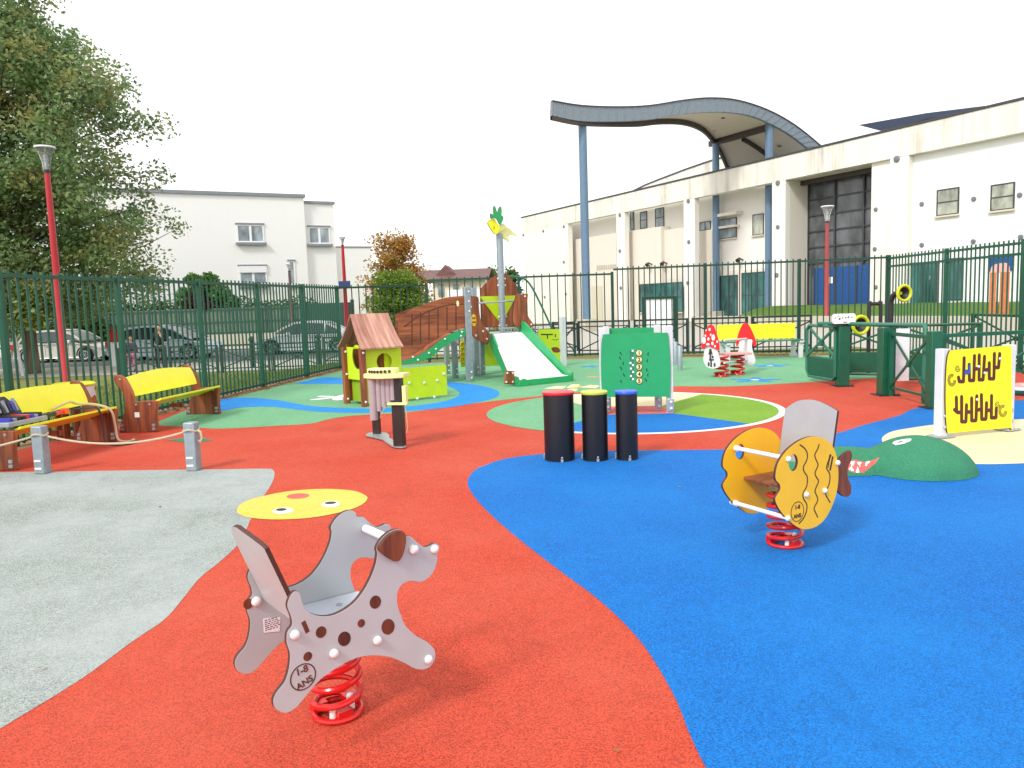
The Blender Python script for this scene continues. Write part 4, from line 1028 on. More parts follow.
mb = MB(); mb.box(-.0385, -.0355, (yfr + yre) / 2 - .035, (yfr + yre) / 2 + .035, .21, .28); mb.build('label_plate', 'board_white', bench)
e1 = G(97, 441.5)
B1 = Vector((e1.x - math.cos(rzb) * LB + .03, e1.y - math.sin(rzb) * LB, 0))
bench1 = dup(bench, B1, rzb, 'yellow bench carrying an open tool case, at the left edge', 'yellow benches along the left fence')
# back bench seen behind the mushroom
BB = AT(717, 355, 19.6); BB.z = 0
be = thing('bench', 'yellow backed bench with grey metal legs behind the mushroom see-saw', 'bench', BB, R(4))
zz = TR([(717, 325), (717, 340), (795, 323), (795, 338), (757, 346), (793, 357)], BB, R(4), 0)
mb = MB(); mb.prism([zz[0], zz[2], zz[3], zz[1]], -.02, .02); mb.build('backrest', 'yellow', be, .006)
LBB = zz[2][0]
mb = MB()
for k in range(3): mb.box(.02, LBB - .02, -.55 + k * .16, -.42 + k * .16, .43, .46)
mb.build('seat', 'gate_light', be, .006)
for x in (.12, LBB - .06):
    mb = MB(); mb.box(x - .06, x + .06, -.06, -.02, .08, zz[0][1] - .42); mb.box(x - .05, x + .05, -.5, -.42, .0, .43); mb.box(x - .06, x + .06, -.55, -.02, .38, .43); mb.box(x - .08, x + .08, -.1, .04, 0, .08); mb.build('leg', 'lpost', be, .006)

# ------------------------------------------------------------------ bin, tool case and cables at the left bench
bi = thing('litter_bin', 'wooden litter bin with yellow lid behind the left bench', 'litter bin', (-5.83, 10.2, 0), rzb)
mb = MB()
for k in range(10):
    t = 2 * math.pi * k / 10; mb.bar((.21 * math.cos(t), .21 * math.sin(t), .03), (.23 * math.cos(t), .23 * math.sin(t), .66), .10, .03)
mb.build('slat_body', 'wood_red', bi, .004)
mb = MB(); mb.lathe([(.26, .70), (.27, .72), (.24, .74), (.1, .745)], (0, 0, 0), 24); mb.build('lid', 'yellow2', bi)
mb = MB(); pts = []
for k in range(24):
    t = 2 * math.pi * k / 24; pts.append((.245 * math.cos(t), .245 * math.sin(t)))
vs = [(x * 1.0, y * 1.0, .695) for x, y in pts] + [(x * 1.06, y * 1.06, .6) for x, y in pts] + [(x * 1.05, y * 1.05, .54 + .03 * math.sin(k * 2.1)) for k, (x, y) in enumerate(pts)]
n = 24; mb.add(vs, [(i, (i + 1) % n, n + (i + 1) % n, n + i) for i in range(n)] + [(n + i, n + (i + 1) % n, 2 * n + (i + 1) % n, 2 * n + i) for i in range(n)]); mb.build('bin_bag', 'bag', bi)
seat_z = zseat + .03
_c, _s = math.cos(rzb), math.sin(rzb); mc = Vector((B1.x + .25 * _c - (yfr + .2) * _s, B1.y + .25 * _s + (yfr + .2) * _c, 0)); print('case', PX((mc.x, mc.y, zseat)))
tc = thing('tool_case', 'open tool case with dark tilted lid on the left bench seat', 'tool case', (mc.x, mc.y, seat_z), rzb)
mb = MB(); mb.box(-.30, .27, -.17, .17, 0, .05); mb.build('case_tray', 'toolbox', tc, .008)
mb = MB(); 
def lidp(x, y, h): return (x, .16 - math.sin(R(65)) * 0 + .1 * h, .05 + h)
lw_ = .27
mb.add([(-lw_, .12, .05), (lw_, .12, .05), (lw_, .24, .29), (-lw_, .24, .29), (-lw_, .15, .05), (lw_, .15, .05), (lw_, .27, .28), (-lw_, .27, .28)], [(0, 1, 2, 3), (4, 7, 6, 5), (0, 4, 5, 1), (1, 5, 6, 2), (2, 6, 7, 3), (3, 7, 4, 0)])
lid = mb.build('case_lid', 'tool_dark', tc, .006)
for k in range(9):
    x = -.22 + k * .05; mt = ['toolbox', 'tool_dark', 'tool_blue', 'toolbox', 'tool_dark'][k % 5]; h0_, h1_ = random.uniform(.06, .1), random.uniform(.15, .225)
    mb = MB(); mb.bar((x, .118 + h0_ * .41 - .03, .05 + h0_), (x, .118 + h1_ * .41 - .03, .05 + h1_), .03, .022); mb.build('lid_tool', mt, lid)
for k in range(8):
    x = -.24 + k * .062; mt = ['tool_blue', 'toolbox', 'tool_dark', 'tool_dark', 'tool_red'][k % 5]
    mb = MB(); mb.box(x, x + .045, -.13, .08, .0505, .075 + random.random() * .02); mb.build('tray_tool', mt, tc)
mb = MB(); mb.cyl((0, 0, .03), (.16, 0, .03), .022, n=10); mb.cyl((.16, 0, .03), (.2, 0, .03), .026, n=10); mb.mat(1).cyl((.2, 0, .03), (.36, .02, .03), .024, .02, n=10); mb.mat(2).box(.36, .42, -.02, .05, .0, .07)
o = mb.build('hand_tool', ['tool_dark', 'tool_red', 'tool_orange'], None, .004); o.location = (mc.x + .33 * math.cos(rzb) + .05, mc.y + .33 * math.sin(rzb), seat_z); o.rotation_euler = (0, 0, rzb)
tag(o, 'red and black hand tool lying on the left bench seat', 'hand tool')
def bl1(x, y, z): c, s = math.cos(rzb), math.sin(rzb); return (B1.x + x * c - y * s, B1.y + x * s + y * c, z)
cp = [bl1(.95, yre - .3, seat_z + .02), bl1(1.1, yfr + .3, seat_z + .03), bl1(1.25, yfr + .1, seat_z + .03), bl1(1.3, yfr - .03, seat_z + .01), bl1(1.32, yfr - .06, .25), bl1(1.28, yfr - .12, .05), bl1(1.4, yfr - .3, .015), bl1(1.6, yfr - .33, .015), bl1(1.55, yfr - .2, .015)]
mb = MB(); mb.tube(smoothc(cp, 6, False), .012, 8); tag(mb.build('cable', 'tool_dark'), 'black cable hanging from the left bench seat to the red ground', 'cable')
cp = [bl1(.95, yre - .28, seat_z + .06), bl1(1.15, yre - .35, seat_z + .12), bl1(1.3, yfr + .25, seat_z + .08), bl1(1.42, yfr + .08, seat_z + .05), bl1(1.5, yfr - .05, seat_z - .03), bl1(1.52, yfr - .08, .25), bl1(1.5, yfr - .12, .06), bl1(1.55, yfr - .22, .02), bl1(1.7, yfr - .2, .02)]
mb = MB(); mb.tube(smoothc(cp, 6, False), .015, 8); tag(mb.build('hose', 'hose'), 'beige hose hanging from the left bench seat', 'hose')

# ------------------------------------------------------------------ rope posts and rope
posts = []
for (px, py, lab) in ((40, 474.5, 'square steel rope post at the left edge of the grey surface'), (192, 471.5, 'square steel rope post at the back edge of the grey surface, right of another')):
    p = G(px, py); t = thing('rope_post', lab, 'post', (p.x, p.y + .06, 0), R(-8), 'steel rope posts'); posts.append(p)
    mb = MB(); mb.box(-.06, .06, -.055, .055, 0, .50); mb.build('post_body', 'steel_post', t, .012)
    mb = MB()
    for z in (.05, .13): mb.box(-.045, .03, -.062, -.0555, z, z + .02)
    mb.build('slot_plate', 'cap', t)
ra_, rb_ = G(45, 436, .41), G(188, 428, .44)
pa = Vector((posts[0].x, posts[0].y + .06, .41)); pb = Vector((posts[1].x, posts[1].y + .06, .42))
pts = []
mb = MB()
for i in range(25):
    t = i / 24; p = pa.lerp(pb, t); p.z -= .15 * 4 * t * (1 - t) * .8; p.y -= .0; pts.append(p)
mb.tube(pts, .011, 8)
pc = Vector((pa.x - 1.5, pa.y - .15, .38)); pts = []
for i in range(13):
    t = i / 12; p = pa.lerp(pc, t); p.z -= .3 * t * (1 - t) + .12 * t; pts.append(p)
mb.tube(pts, .011, 8)
for c in (pa, pb): mb.tube([(c.x + .075 * math.cos(t), c.y + .07 * math.sin(t), c.z + .01 * math.sin(3 * t)) for t in [2 * math.pi * i / 20 for i in range(20)]], .011, 8, True)
mb.tube([(pb.x + .075, pb.y - .03, pb.z), (pb.x + .11, pb.y - .04, pb.z - .02), (pb.x + .12, pb.y - .04, pb.z - .08), (pb.x + .1, pb.y - .04, pb.z - .12), (pb.x + .08, pb.y - .04, pb.z - .1)], .011, 8)
tag(mb.build('rope', 'rope'), 'slack beige rope strung between the steel posts', 'rope')

# ------------------------------------------------------------------ yellow maze panel
Y0 = G(941, 437.5); Y1 = G(1012, 430); Y0.z = 0; rzy = math.atan2((Y1 - Y0).y, (Y1 - Y0).x)
yp_ = thing('maze_game', 'bright yellow play panel with two winding maze tracks', 'play panel', Y0, rzy)
qy = lambda x, y, yo=-.06: TR([(x, y)], Y0, rzy, yo)[0]
bo = smoothc(TR([(946.5, 430), (945, 405), (945.2, 380), (946.5, 360), (949, 351.5), (953, 350), (980, 347.7), (1007, 345.6), (1010.5, 347), (1011, 360), (1011, 425), (1009, 427.6), (980, 430), (951, 432.6)], Y0, rzy, -.06), 4)
yb_ = plate('board', [bo], .02, -.06, ['yellow2', 'panel_edge'], yp_)
hl = qy(940, 349, 0)[1]
for x in (qy(941, 430, 0)[0], qy(1007, 425, 0)[0]):
    mb = MB(); mb.box(x - .045, x + .045, -.045, .06, 0, hl); po = mb.build('post', 'lpost', yp_, .006)
    mb = MB(); mb.box(x - .1, x + .1, -.1, .1, .012, .022)
    for dx in (-.08, .08): mb.lathe([(.012, .022), (.012, .035), (0, .04)], (x + dx, -.08, 0), 8)
    for z in (.12, .24): cap(mb, x - .0, -.045, z, .022)
    mb.build('foot_plate', 'steel', po)
cy_ = lambda X, Y: qy(920 + X / 6.98, 330 + Y / 6.98, -.0705)
tracks = ([(268, 330), (275, 360), (303, 360), (308, 195)], [(308, 290), (343, 290)], [(343, 240), (345, 352), (375, 352), (380, 180)], [(380, 275), (413, 265)], [(413, 175), (412, 347), (440, 347), (450, 185)], [(450, 280), (483, 275)], [(483, 230), (483, 340), (515, 340), (519, 165)], [(519, 260), (548, 262), (556, 165)],
          [(240, 555), (262, 575), (285, 575)], [(253, 470), (255, 570)], [(290, 465), (290, 640), (320, 640), (324, 522)], [(324, 572), (358, 572)], [(360, 475), (360, 632), (390, 632), (396, 460)], [(396, 560), (428, 552)], [(428, 452), (430, 622), (460, 622), (464, 508)], [(464, 560), (497, 560)], [(499, 458), (497, 612), (530, 612), (532, 545)])
mb = MB()
kq = 0
for t in tracks:
    for u_, v_ in zip(t[:-1], t[1:]): kq += 1; stroke(mb, [cy_(*u_), cy_(*v_)], .040, -.0722 - kq * .00005, -.0685)
for t in tracks:
    for p in t: c = cy_(*p); mb.lathe([(.0195, 0), (.0195, .0019), (0, .0019)], (c[0], -.07, c[1]), 12, (0, -1, 0))
mb.build('maze_track', 'maze', yb_)
mb = MB(); c = cy_(325, 295); mb.box(c[0] - .035, c[0] + .035, -.076, -.0712, c[1] - .022, c[1] + .022); c = cy_(343, 270); mb.box(c[0] - .014, c[0] + .014, -.0765, -.0713, c[1] - .05, c[1] + .05); mb.build('sliding_block', 'maze_blue', yb_)
for X, Y in ((408, 255), (450, 300), (396, 485), (556, 200)):
    mb = MB(); c = cy_(X, Y); cap(mb, c[0], -.071, c[1], .016); mb.build('sliding_knob', 'lpost', yb_)
mb = MB()
for (X, Y, s) in ((222, 350, 1), (578, 565, -1)):
    for k in range(3): stroke(mb, [cy_(X + p[0] * (28 - 7 * k), Y + p[1] * (42 - 9 * k)) for p in ell(0, 0, 1, 1, 18)][:16], .008, -.0712, -.0685)
for (X, Y) in ((262, 268), (540, 518)):
    stroke(mb, [cy_(X + 18 * math.cos(t) * (1 - t / 14), Y + 26 * math.sin(t) * (1 - t / 14)) for t in [i * .5 for i in range(24)]], .008, -.0712, -.0685)
mb.build('line_drawing', 'maze', yb_)

# ------------------------------------------------------------------ crocodile mound
dome = G(921, 470)
def inpoly(p, poly):
    c = False; j = len(poly) - 1
    for i in range(len(poly)):
        a, b = poly[i], poly[j]
        if (a[1] > p[1]) != (b[1] > p[1]) and p[0] < (b[0] - a[0]) * (p[1] - a[1]) / (b[1] - a[1]) + a[0]: c = not c
        j = i
    return c
cx0, cy0 = dome.x - .02, dome.y - .0
def hump(x, y):
    d = 1 - ((x - cx0) / .47) ** 2 - ((y - cy0 - .02) / .46) ** 2
    h = .30 * max(0, d) ** .62 if d > 0 else 0
    d2 = 1 - ((x - cx0 + .62) / .62) ** 2 - ((y - cy0 - .17) / .34) ** 2
    h2 = .19 * max(0, d2) ** .6 if d2 > 0 else 0
    k = .06
    return max(h, h2) + (k * .25 * max(0, 1 - abs(h - h2) / k) ** 2 if h > 0 and h2 > 0 else 0)
mouth = c2([(628, 345), (660, 342), (700, 352), (735, 345), (768, 330), (745, 360), (690, 405), (660, 398), (628, 385)])
teeth = [c2(q) for q in ([(640, 352), (662, 348), (650, 372)], [(668, 352), (690, 352), (682, 372)], [(634, 385), (646, 366), (658, 392)], [(664, 396), (672, 372), (684, 400)], [(706, 352), (728, 347), (706, 372)])]
ev = CR(824, 330, 4.52, [(308, 514), (320, 504), (350, 497), (385, 493), (397, 494), (390, 504), (360, 516), (325, 522)])
pv = CR(824, 330, 4.52, [(328, 511), (350, 503), (362, 504), (340, 512)])
st_ = .0075; nx_, ny_ = int(1.85 / st_), int(1.05 / st_); idx = {}; vs = []; fs = []; ms_ = []
X0_, Y0_ = cx0 - 1.3, cy0 - .5
for j in range(ny_ + 1):
    for i in range(nx_ + 1):
        x, y = X0_ + i * st_, Y0_ + j * st_; vs.append((x - cx0, y - cy0, hump(x, y)))
for j in range(ny_):
    for i in range(nx_):
        k = j * (nx_ + 1) + i; q = (k, k + 1, k + nx_ + 2, k + nx_ + 1)
        if max(vs[a][2] for a in q) < .002: continue
        p = [sum(vs[a][d] for a in q) / 4 for d in range(3)]; px = PX((p[0] + cx0, p[1] + cy0, p[2]))
        mi = 0
        if inpoly(px, mouth) and p[1] < .1: mi = 1
        for t in teeth:
            if inpoly(px, t) and p[1] < .1: mi = 2
        if inpoly(px, ev) and p[2] > .12: mi = 2
        if inpoly(px, pv) and p[2] > .12: mi = 3
        fs.append(q); ms_.append(mi)
o = raw('play_mound', vs, fs, ['dgreen_rub', 'pink_rub', 'white_rub', 'black_rub'], None, True); o.data.polygons.foreach_set('material_index', ms_); o.location = (cx0, cy0, .0045)
tag(o, 'low green crocodile mound with red toothed mouth on the blue surface', 'play mound')
# flat disc platform at the right edge
p = G(1030, 393.5)
t = thing('play_disc', 'low pale disc with dark rim at the right edge behind the yellow panel', 'play disc', (p.x, p.y, 0), 0)
mb = MB(); mb.lathe([(.36, 0), (.36, .06), (.34, .075)], (0, 0, 0), 32); mb.build('rim', 'tool_dark', t); mb = MB(); mb.lathe([(.335, .076), (.32, .1), (.2, .115), (0, .12)], (0, 0, 0), 32); mb.build('disc_top', 'mush_white', t)
mb = MB(); mb.tube([(.2 * math.cos(a), .2 * math.sin(a), .118) for a in [2 * math.pi * i / 32 for i in range(32)]], .025, 6, True); mb.build('ring_marking', 'mush_seat', t)

# ------------------------------------------------------------------ fences
def fence_run(name, label, pts, h, bar, mat, rails, grp, barw=.033, spike=True, bars_up=.05, postw=.075, matpost=None, first=True):
    """pts: list of post positions (x, y, zbase)"""
    a = Vector(pts[0]); t = thing(name, label, 'fence', a, 0, grp)
    for p in (pts if first else pts[1:]):
        p = Vector(p) - a; mb = MB(); mb.box(p.x - postw / 2, p.x + postw / 2, p.y - postw / 2, p.y + postw / 2, p.z - .1, p.z + h + .03)
        mb.prism([(p.x - postw / 2, p.z + h + .031), (p.x + postw / 2, p.z + h + .031), (p.x + postw / 2, p.z + h + .04), (p.x - postw / 2, p.z + h + .04)], p.y - postw / 2, p.y + postw / 2); mb.build('post', matpost or mat, t, .004)
    for i in range(len(pts) - 1):
        p, q = Vector(pts[i]) - a, Vector(pts[i + 1]) - a; d = q - p; d2 = Vector((d.x, d.y, 0)); L = d2.length; d2.normalize(); mb = MB()
        for rzz in rails: mb.bar(p + d2 * (postw / 2) + Vector((0, 0, rzz)), q - d2 * (postw / 2) + Vector((0, 0, rzz)), .045, .05)
        n = max(1, round(L / bar))
        for k in range(1, n):
            c = p + d * (k / n); z0 = min(rails) - .05; z1 = h + bars_up
            mb.cyl(c + Vector((0, 0, z0)), c + Vector((0, 0, z1)), barw / 2, n=6)
        mb.build('panel', mat, t)
    return t
ys = [9.62 + 2.2 * k for k in range(-3, 6)]
fence_run('metal_fence', 'tall dark green bar fence behind the benches on the left', [(Lx(y), y, -.03) for y in ys], 2.2, .147, 'fence', (2.18, .10), 'tall green bar fences around the playground')
cA = (Lx(ys[-1]), ys[-1], -.03); ZB = 0
p427 = (AT(427, 300, 21.9).x, 21.9, 0); p612 = (AT(612.5, 300, 21.6).x, 21.6, 0)
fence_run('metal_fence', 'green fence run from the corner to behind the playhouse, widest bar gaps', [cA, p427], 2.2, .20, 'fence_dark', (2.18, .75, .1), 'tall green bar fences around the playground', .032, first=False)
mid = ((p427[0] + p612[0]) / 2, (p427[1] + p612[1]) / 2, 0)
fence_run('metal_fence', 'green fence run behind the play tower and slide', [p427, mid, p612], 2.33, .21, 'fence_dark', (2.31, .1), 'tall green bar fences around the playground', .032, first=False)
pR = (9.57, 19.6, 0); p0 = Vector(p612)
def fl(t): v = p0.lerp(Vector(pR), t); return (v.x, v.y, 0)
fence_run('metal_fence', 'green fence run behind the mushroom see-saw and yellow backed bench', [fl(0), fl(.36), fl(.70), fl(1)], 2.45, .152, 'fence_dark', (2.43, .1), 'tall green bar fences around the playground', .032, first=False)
fence_run('metal_fence', 'tall green fence run going towards the camera at the right edge', [pR, (9.56, 16.95, 0), (9.62, 14.5, 0), (9.65, 12.1, 0), (9.68, 9.7, 0), (9.7, 7.3, 0)], 2.43, .145, 'fence', (2.40, 2.2, .1), 'tall green bar fences around the playground', first=False)

# St Andrew's cross barriers
def barrier_mesh(L, h, mat, root, solid=False, rails2=True):
    mb = MB()
    for x in (0.03, L - .03): mb = MB(); mb.box(x - .03, x + .03, -.03, .03, -.05, h); mb.build('post', mat, root)
    mb = MB(); mb.bar((.06, 0, h - .03), (L - .06, 0, h - .03), .04, .05)
    if rails2: mb.bar((.06, 0, h - .17), (L - .06, 0, h - .17), .03, .03)
    mb.bar((.06, 0, .14), (L - .06, 0, .14), .03, .035)
    zt_ = h - (.19 if rails2 else .06)
    mb.bar((.06, -.012, .16), (L - .06, -.012, zt_), .02, .035); mb.bar((.06, .012, zt_), (L - .06, .012, .16), .02, .035)
    mb.lathe([(.05, -.02), (.05, .02)], (L / 2, 0, (zt_ + .16) / 2), 10, (0, 1, 0))
    mb.build('cross_frame', mat, root)
def barrier(label, P, Q, h, mat='barrier', grp=None, **k):
    P, Q = Vector(P), Vector(Q); a = math.atan2(Q.y - P.y, Q.x - P.x)
    t = thing('cross_barrier', label, 'barrier', P, a, grp); barrier_mesh((Q - P).length, h, mat, t, **k); return t
proto = None
lbl = {-9: 0}
for i in range(-2, 9):
    x = (222 + i * 51.5 - 512) / 770 * 25.0; 
    if i in (7, 8): continue
    p = Vector((x, 25.0, zt(x, 25)))
    lab = 'black cross barrier beside the pavement beyond the left fence'
    if proto is None: proto = thing('cross_barrier', lab, 'barrier', p, 0, 'cross barriers along the pavement on the left'); barrier_mesh(1.58, .92, 'barrier', proto)
    else: dup(proto, p, 0, lab, 'cross barriers along the pavement on the left')
for (xa, xb, lab) in ((552, 575, 'short black barrier right of the slide, beyond the back fence'), (577.5, 630, 'black barrier beyond the back fence, directly above the green panel'), (633.5, 688, 'black barrier beyond the back fence in front of the notice board'), (691.5, 748, 'black barrier beyond the back fence behind the left mushroom'), (752, 812, 'black barrier beyond the back fence behind the right end of bench')):
    d = 23.0 - (xa - 570) * .006; A = AT(xa, 320, d); B = AT(xb, 320, d - .3)
    barrier(lab, (A.x, A.y, -.02), (B.x, B.y, -.02), 1.02, 'barrier', 'black barriers beyond the back fence')
for k in range(3):
    ya = 16.6 - k * 3.0; barrier(('green cross barrier outside the right fence, farthest', 'green cross barrier outside the right fence, middle', 'green cross barrier outside the right fence, nearest')[k], (9.95, ya, 0), (9.95, ya - 2.9, 0), 1.05, 'gate', 'green barriers outside the right fence', rails2=False)

# entrance gate : posts, barriers, swing gate
gpost = []
def gate_post(px, py, w, h, lab, sign=False):
    p = G(px, py); t = thing('gate_post', lab, 'post', (p.x, p.y, 0), R(0), 'green posts of the entrance gate')
    mb = MB(); mb.box(-w / 2, w / 2, -w / 2, w / 2, .012, h); mb.build('post_body', 'gate', t, .008)
    mb = MB(); mb.box(-w / 2 - .06, w / 2 + .06, -w / 2 - .06, w / 2 + .06, .0, .014)
    for a in (-1, 1): mb.lathe([(.016, .014), (.016, .03), (0, .034)], (a * (w / 2 + .035), -w / 2 - .03, 0), 8)
    mb.build('base_plate', 'tool_dark', t); return p
g1 = gate_post(842, 386, .18, 1.02, 'green gate post under the white sign, beside the swing gate')
g2 = gate_post(885.5, 395, .20, 1.04, 'middle thick green gate post between sign and yellow panel')
g3 = gate_post(933, 408, .15, 1.04, 'green gate post just left of the yellow panel')
A, B = Vector((g2.x, g2.y - .12, 0)), Vector((g3.x, g3.y + .1, 0))
barrier('green cross barrier between two gate posts, left of the yellow panel', A, B, .98, 'gate', 'green barriers of the entrance', rails2=False)
A = Vector((g3.x + .1, g3.y + .05, 0)); barrier('green cross barrier from the gate post to behind the yellow panel', A, A + Vector((1.95, .35, 0)), 1.0, 'gate', 'green barriers of the entrance', rails2=False)
A = A + Vector((2.02, .36, 0)); barrier('green cross barrier at the right edge behind the yellow panel', A, A + Vector((1.7, .3, 0)), 1.0, 'gate', 'green barriers of the entrance', rails2=False)
mb = MB(); y_ = [(g1.x - .55, g1.y + .9), (g1.x, g1.y + .3), (g2.x + .1, g2.y + .25), (g3.x + .1, g3.y + .7), (g3.x + .18, g3.y + .6)]
mb.tube([(g1.x - .22, g1.y + .5, 1.06), (g1.x + .05, g1.y + .15, 1.06), (g2.x + .1, g2.y + .25, 1.07), (g3.x + .06, g3.y + .6, 1.1), (g3.x + .1, g3.y + .45, 1.1), (g3.x + .1, g3.y + .42, 1.06), (g3.x + .1, g3.y + .42, .0)], .035, 10)
tag(mb.build('handrail', 'gate_light'), 'round green handrail running along the top of the gate enclosure', 'handrail')
sw = thing('swing_gate', 'green swing gate with crossed bars above a solid lower panel', 'gate', (g1.x - .1, g1.y, 0), R(97))
mb = MB(); L = 1.0; pts = [(.04, 0, .16), (.04, 0, .96), (.10, 0, 1.02), (L - .08, 0, 1.02), (L, 0, .94), (L, 0, .2), (L - .08, 0, .1), (.1, 0, .1)]
mb.tube(pts, .03, 8, True); mb.build('gate_frame', 'gate_light', sw)
mb = MB(); mb.box(.07, L - .03, -.012, .012, .13, .45); mb.build('lower_panel', 'gate', sw, .003)
mb = MB(); mb.bar((.06, -.02, .47), (L - .04, -.02, .98), .03, .04); mb.bar((.06, .02, .98), (L - .04, .02, .47), .03, .04); mb.bar((.06, 0, .46), (L - .03, 0, .46), .03, .03); mb.lathe([(.06, -.03), (.06, .03)], (L / 2, 0, .72), 12, (0, 1, 0)); mb.build('cross_bars', 'gate_light', sw)
# enclosure panels with solid bottoms further back
for (a, b, lab) in (((g1.x + .25, g1.y + 1.1), (g1.x + 1.35, g1.y + .6), 'green gate panel with solid lower half behind the sign post'), ((g2.x + .85, g2.y + 1.2), (g2.x + 2.1, g2.y + 1.1), 'green gate panel with solid lower half behind the white board')):
    P, Q = Vector((*a, 0)), Vector((*b, 0)); t = thing('side_gate', lab, 'gate', P, math.atan2(Q.y - P.y, Q.x - P.x), 'inner gate panels'); L = (Q - P).length
    mb = MB(); mb.tube([(0, 0, .1), (0, 0, 1.0), (L, 0, 1.0), (L, 0, .1)], .03, 8, True); mb.build('gate_frame', 'gate', t)
    mb = MB(); mb.box(.03, L - .03, -.01, .01, .13, .5); mb.build('lower_panel', 'gate', t)
    mb = MB(); mb.bar((.03, -.012, .52), (L - .03, -.012, .97), .02, .035); mb.bar((.03, .012, .97), (L - .03, .012, .52), .02, .035); mb.build('cross_bars', 'gate', t)
# white sign on the gate post
sg = thing('sign', 'small rounded white sign with dark lettering on the gate post', 'sign', (g1.x, g1.y - .1, 0), R(-3))
qg = lambda x, y: TR([(x, y)], (g1.x, g1.y - .1), R(-3), -.02)[0]
a, b = qg(832.2, 324), qg(855.5, 313.3)
cx_, cz_ = (a[0] + b[0]) / 2, (a[1] + b[1]) / 2; hw, hh = (b[0] - a[0]) / 2, (b[1] - a[1]) / 2
rr = hh * .45; rp = []
for (sx, sy, a0) in ((1, 1, 0), (-1, 1, 90), (-1, -1, 180), (1, -1, 270)):
    for k in range(6): t = R(a0 + k * 18); rp.append((cx_ + sx * (hw - rr) + rr * math.cos(t), cz_ + sy * (hh - rr) + rr * math.sin(t)))
sgb = plate('sign_board', [rp], .02, -.02, ['board_white', 'lpost'], sg)
mb = MB(); cs = lambda X, Y: qg(825 + X / 25.6, 305 + Y / 25.6)
stroke(mb, smoothc([cs(300, 290), cs(340, 280), cs(380, 300)], 3, False), .006, -.032, -.029)
stroke(mb, [cs(240, 350), cs(262, 318), cs(272, 345)], .01, -.032, -.029); stroke(mb, smoothc([cs(395, 335), cs(350, 350), cs(385, 362), cs(340, 375)], 3, False), .012, -.032, -.029)
stroke(mb, [cs(450, 305), cs(446, 345)], .014, -.032, -.029); mb.prism([cs(*p) for p in ell(525, 322, 18, 18, 14)], -.032, -.029); stroke(mb, [cs(560, 335), cs(565, 310)], .01, -.032, -.029)
stroke(mb, [cs(602, 280), cs(600, 340)], .016, -.032, -.029); mb.prism([cs(*p) for p in ell(680, 318, 18, 16, 14)], -.032, -.029)
for k in range(4): stroke(mb, [cs(470 + k * 26, 425), cs(476 + k * 26, 455)], .012, -.032, -.029)
mb.build('sign_print', 'dark_frame', sgb)
mb = MB(); mb.box(cx_ - hw * 1.05, cx_ + hw * 1.1, .0, .16, cz_ - hh - .03, cz_ - hh - .004); mb.build('sign_bracket', 'tool_dark', sg)
# white board fixed behind the barrier
wb = G(901, 388); rzw = R(-60)
o = MB(); c = AT(901.5, 356, g2.y + .25); e = MB(); e.box(-.12, .12, -.01, .01, 0, .82); o = e.build('notice_board', 'board_white', None, .004); o.location = (c.x, c.y, .18); o.rotation_euler = (0, 0, R(0))
tag(o, 'plain white tall board fixed to the gate between two green posts', 'board')
# talking tubes
for (px, py, d, lab, r) in ((907.5, 293, 13.2, 'higher lime ringed talking tube on black pole behind the gate', .15), (863.5, 325, 14.6, 'lower lime ringed talking tube half hidden by the gate handrail', .19)):
    c = AT(px, py, d); t = thing('talking_tube', lab, 'talking tube', (c.x - .14, c.y + .28, 0), 0, 'talking tubes'); cz_ = c.z
    mb = MB(); mb.tube(smoothc([(0, 0, 0), (0, 0, cz_ - .3), (0, -.02, cz_ - .1), (.03, -.08, cz_ - .01), (.08, -.16, cz_)], 5, False), .045, 12); mb.build('pipe', 'tool_dark', t)
    mb = MB(); ax = (.22, -1, .0); mb.lathe([(.045, 0), (.07, .06), (r * .85, .12), (r * .86, .121), (r * .7, .1), (.05, .03), (0, .03)], (.07, -.14, cz_), 24, ax); mb.build('horn', 'tool_dark', t)
    n_ = Vector(ax).normalized(); cc = Vector((.07, -.14, cz_)) + n_ * .12; x_, y2 = frame_from(n_)
    mb = MB(); mb.tube([cc + (x_ * math.cos(q) + y2 * math.sin(q)) * (r * .86) for q in [2 * math.pi * i / 32 for i in range(32)]], r * .17, 10, True); mb.build('horn_ring', 'horn', t)
    mb = MB(); mb.lathe([(.03, .0), (.03, .03), (.0, .035)], (.055, -.18, cz_ - .0), 14, ax); mb.build('horn_cap', 'horn', t)
c = AT(875, 304, 14.8); mb = MB(); mb.tube(smoothc([(-.11, 0, 0), (-.11, 0, c.z - .06), (-.08, 0, c.z), (.08, 0, c.z), (.11, 0, c.z - .06), (.11, 0, 0)], 4, False), .035, 10); o = mb.build('hoop', 'tool_dark'); o.location = (c.x, c.y, 0); tag(o, 'black arched hoop standing behind the gate handrail', 'hoop')

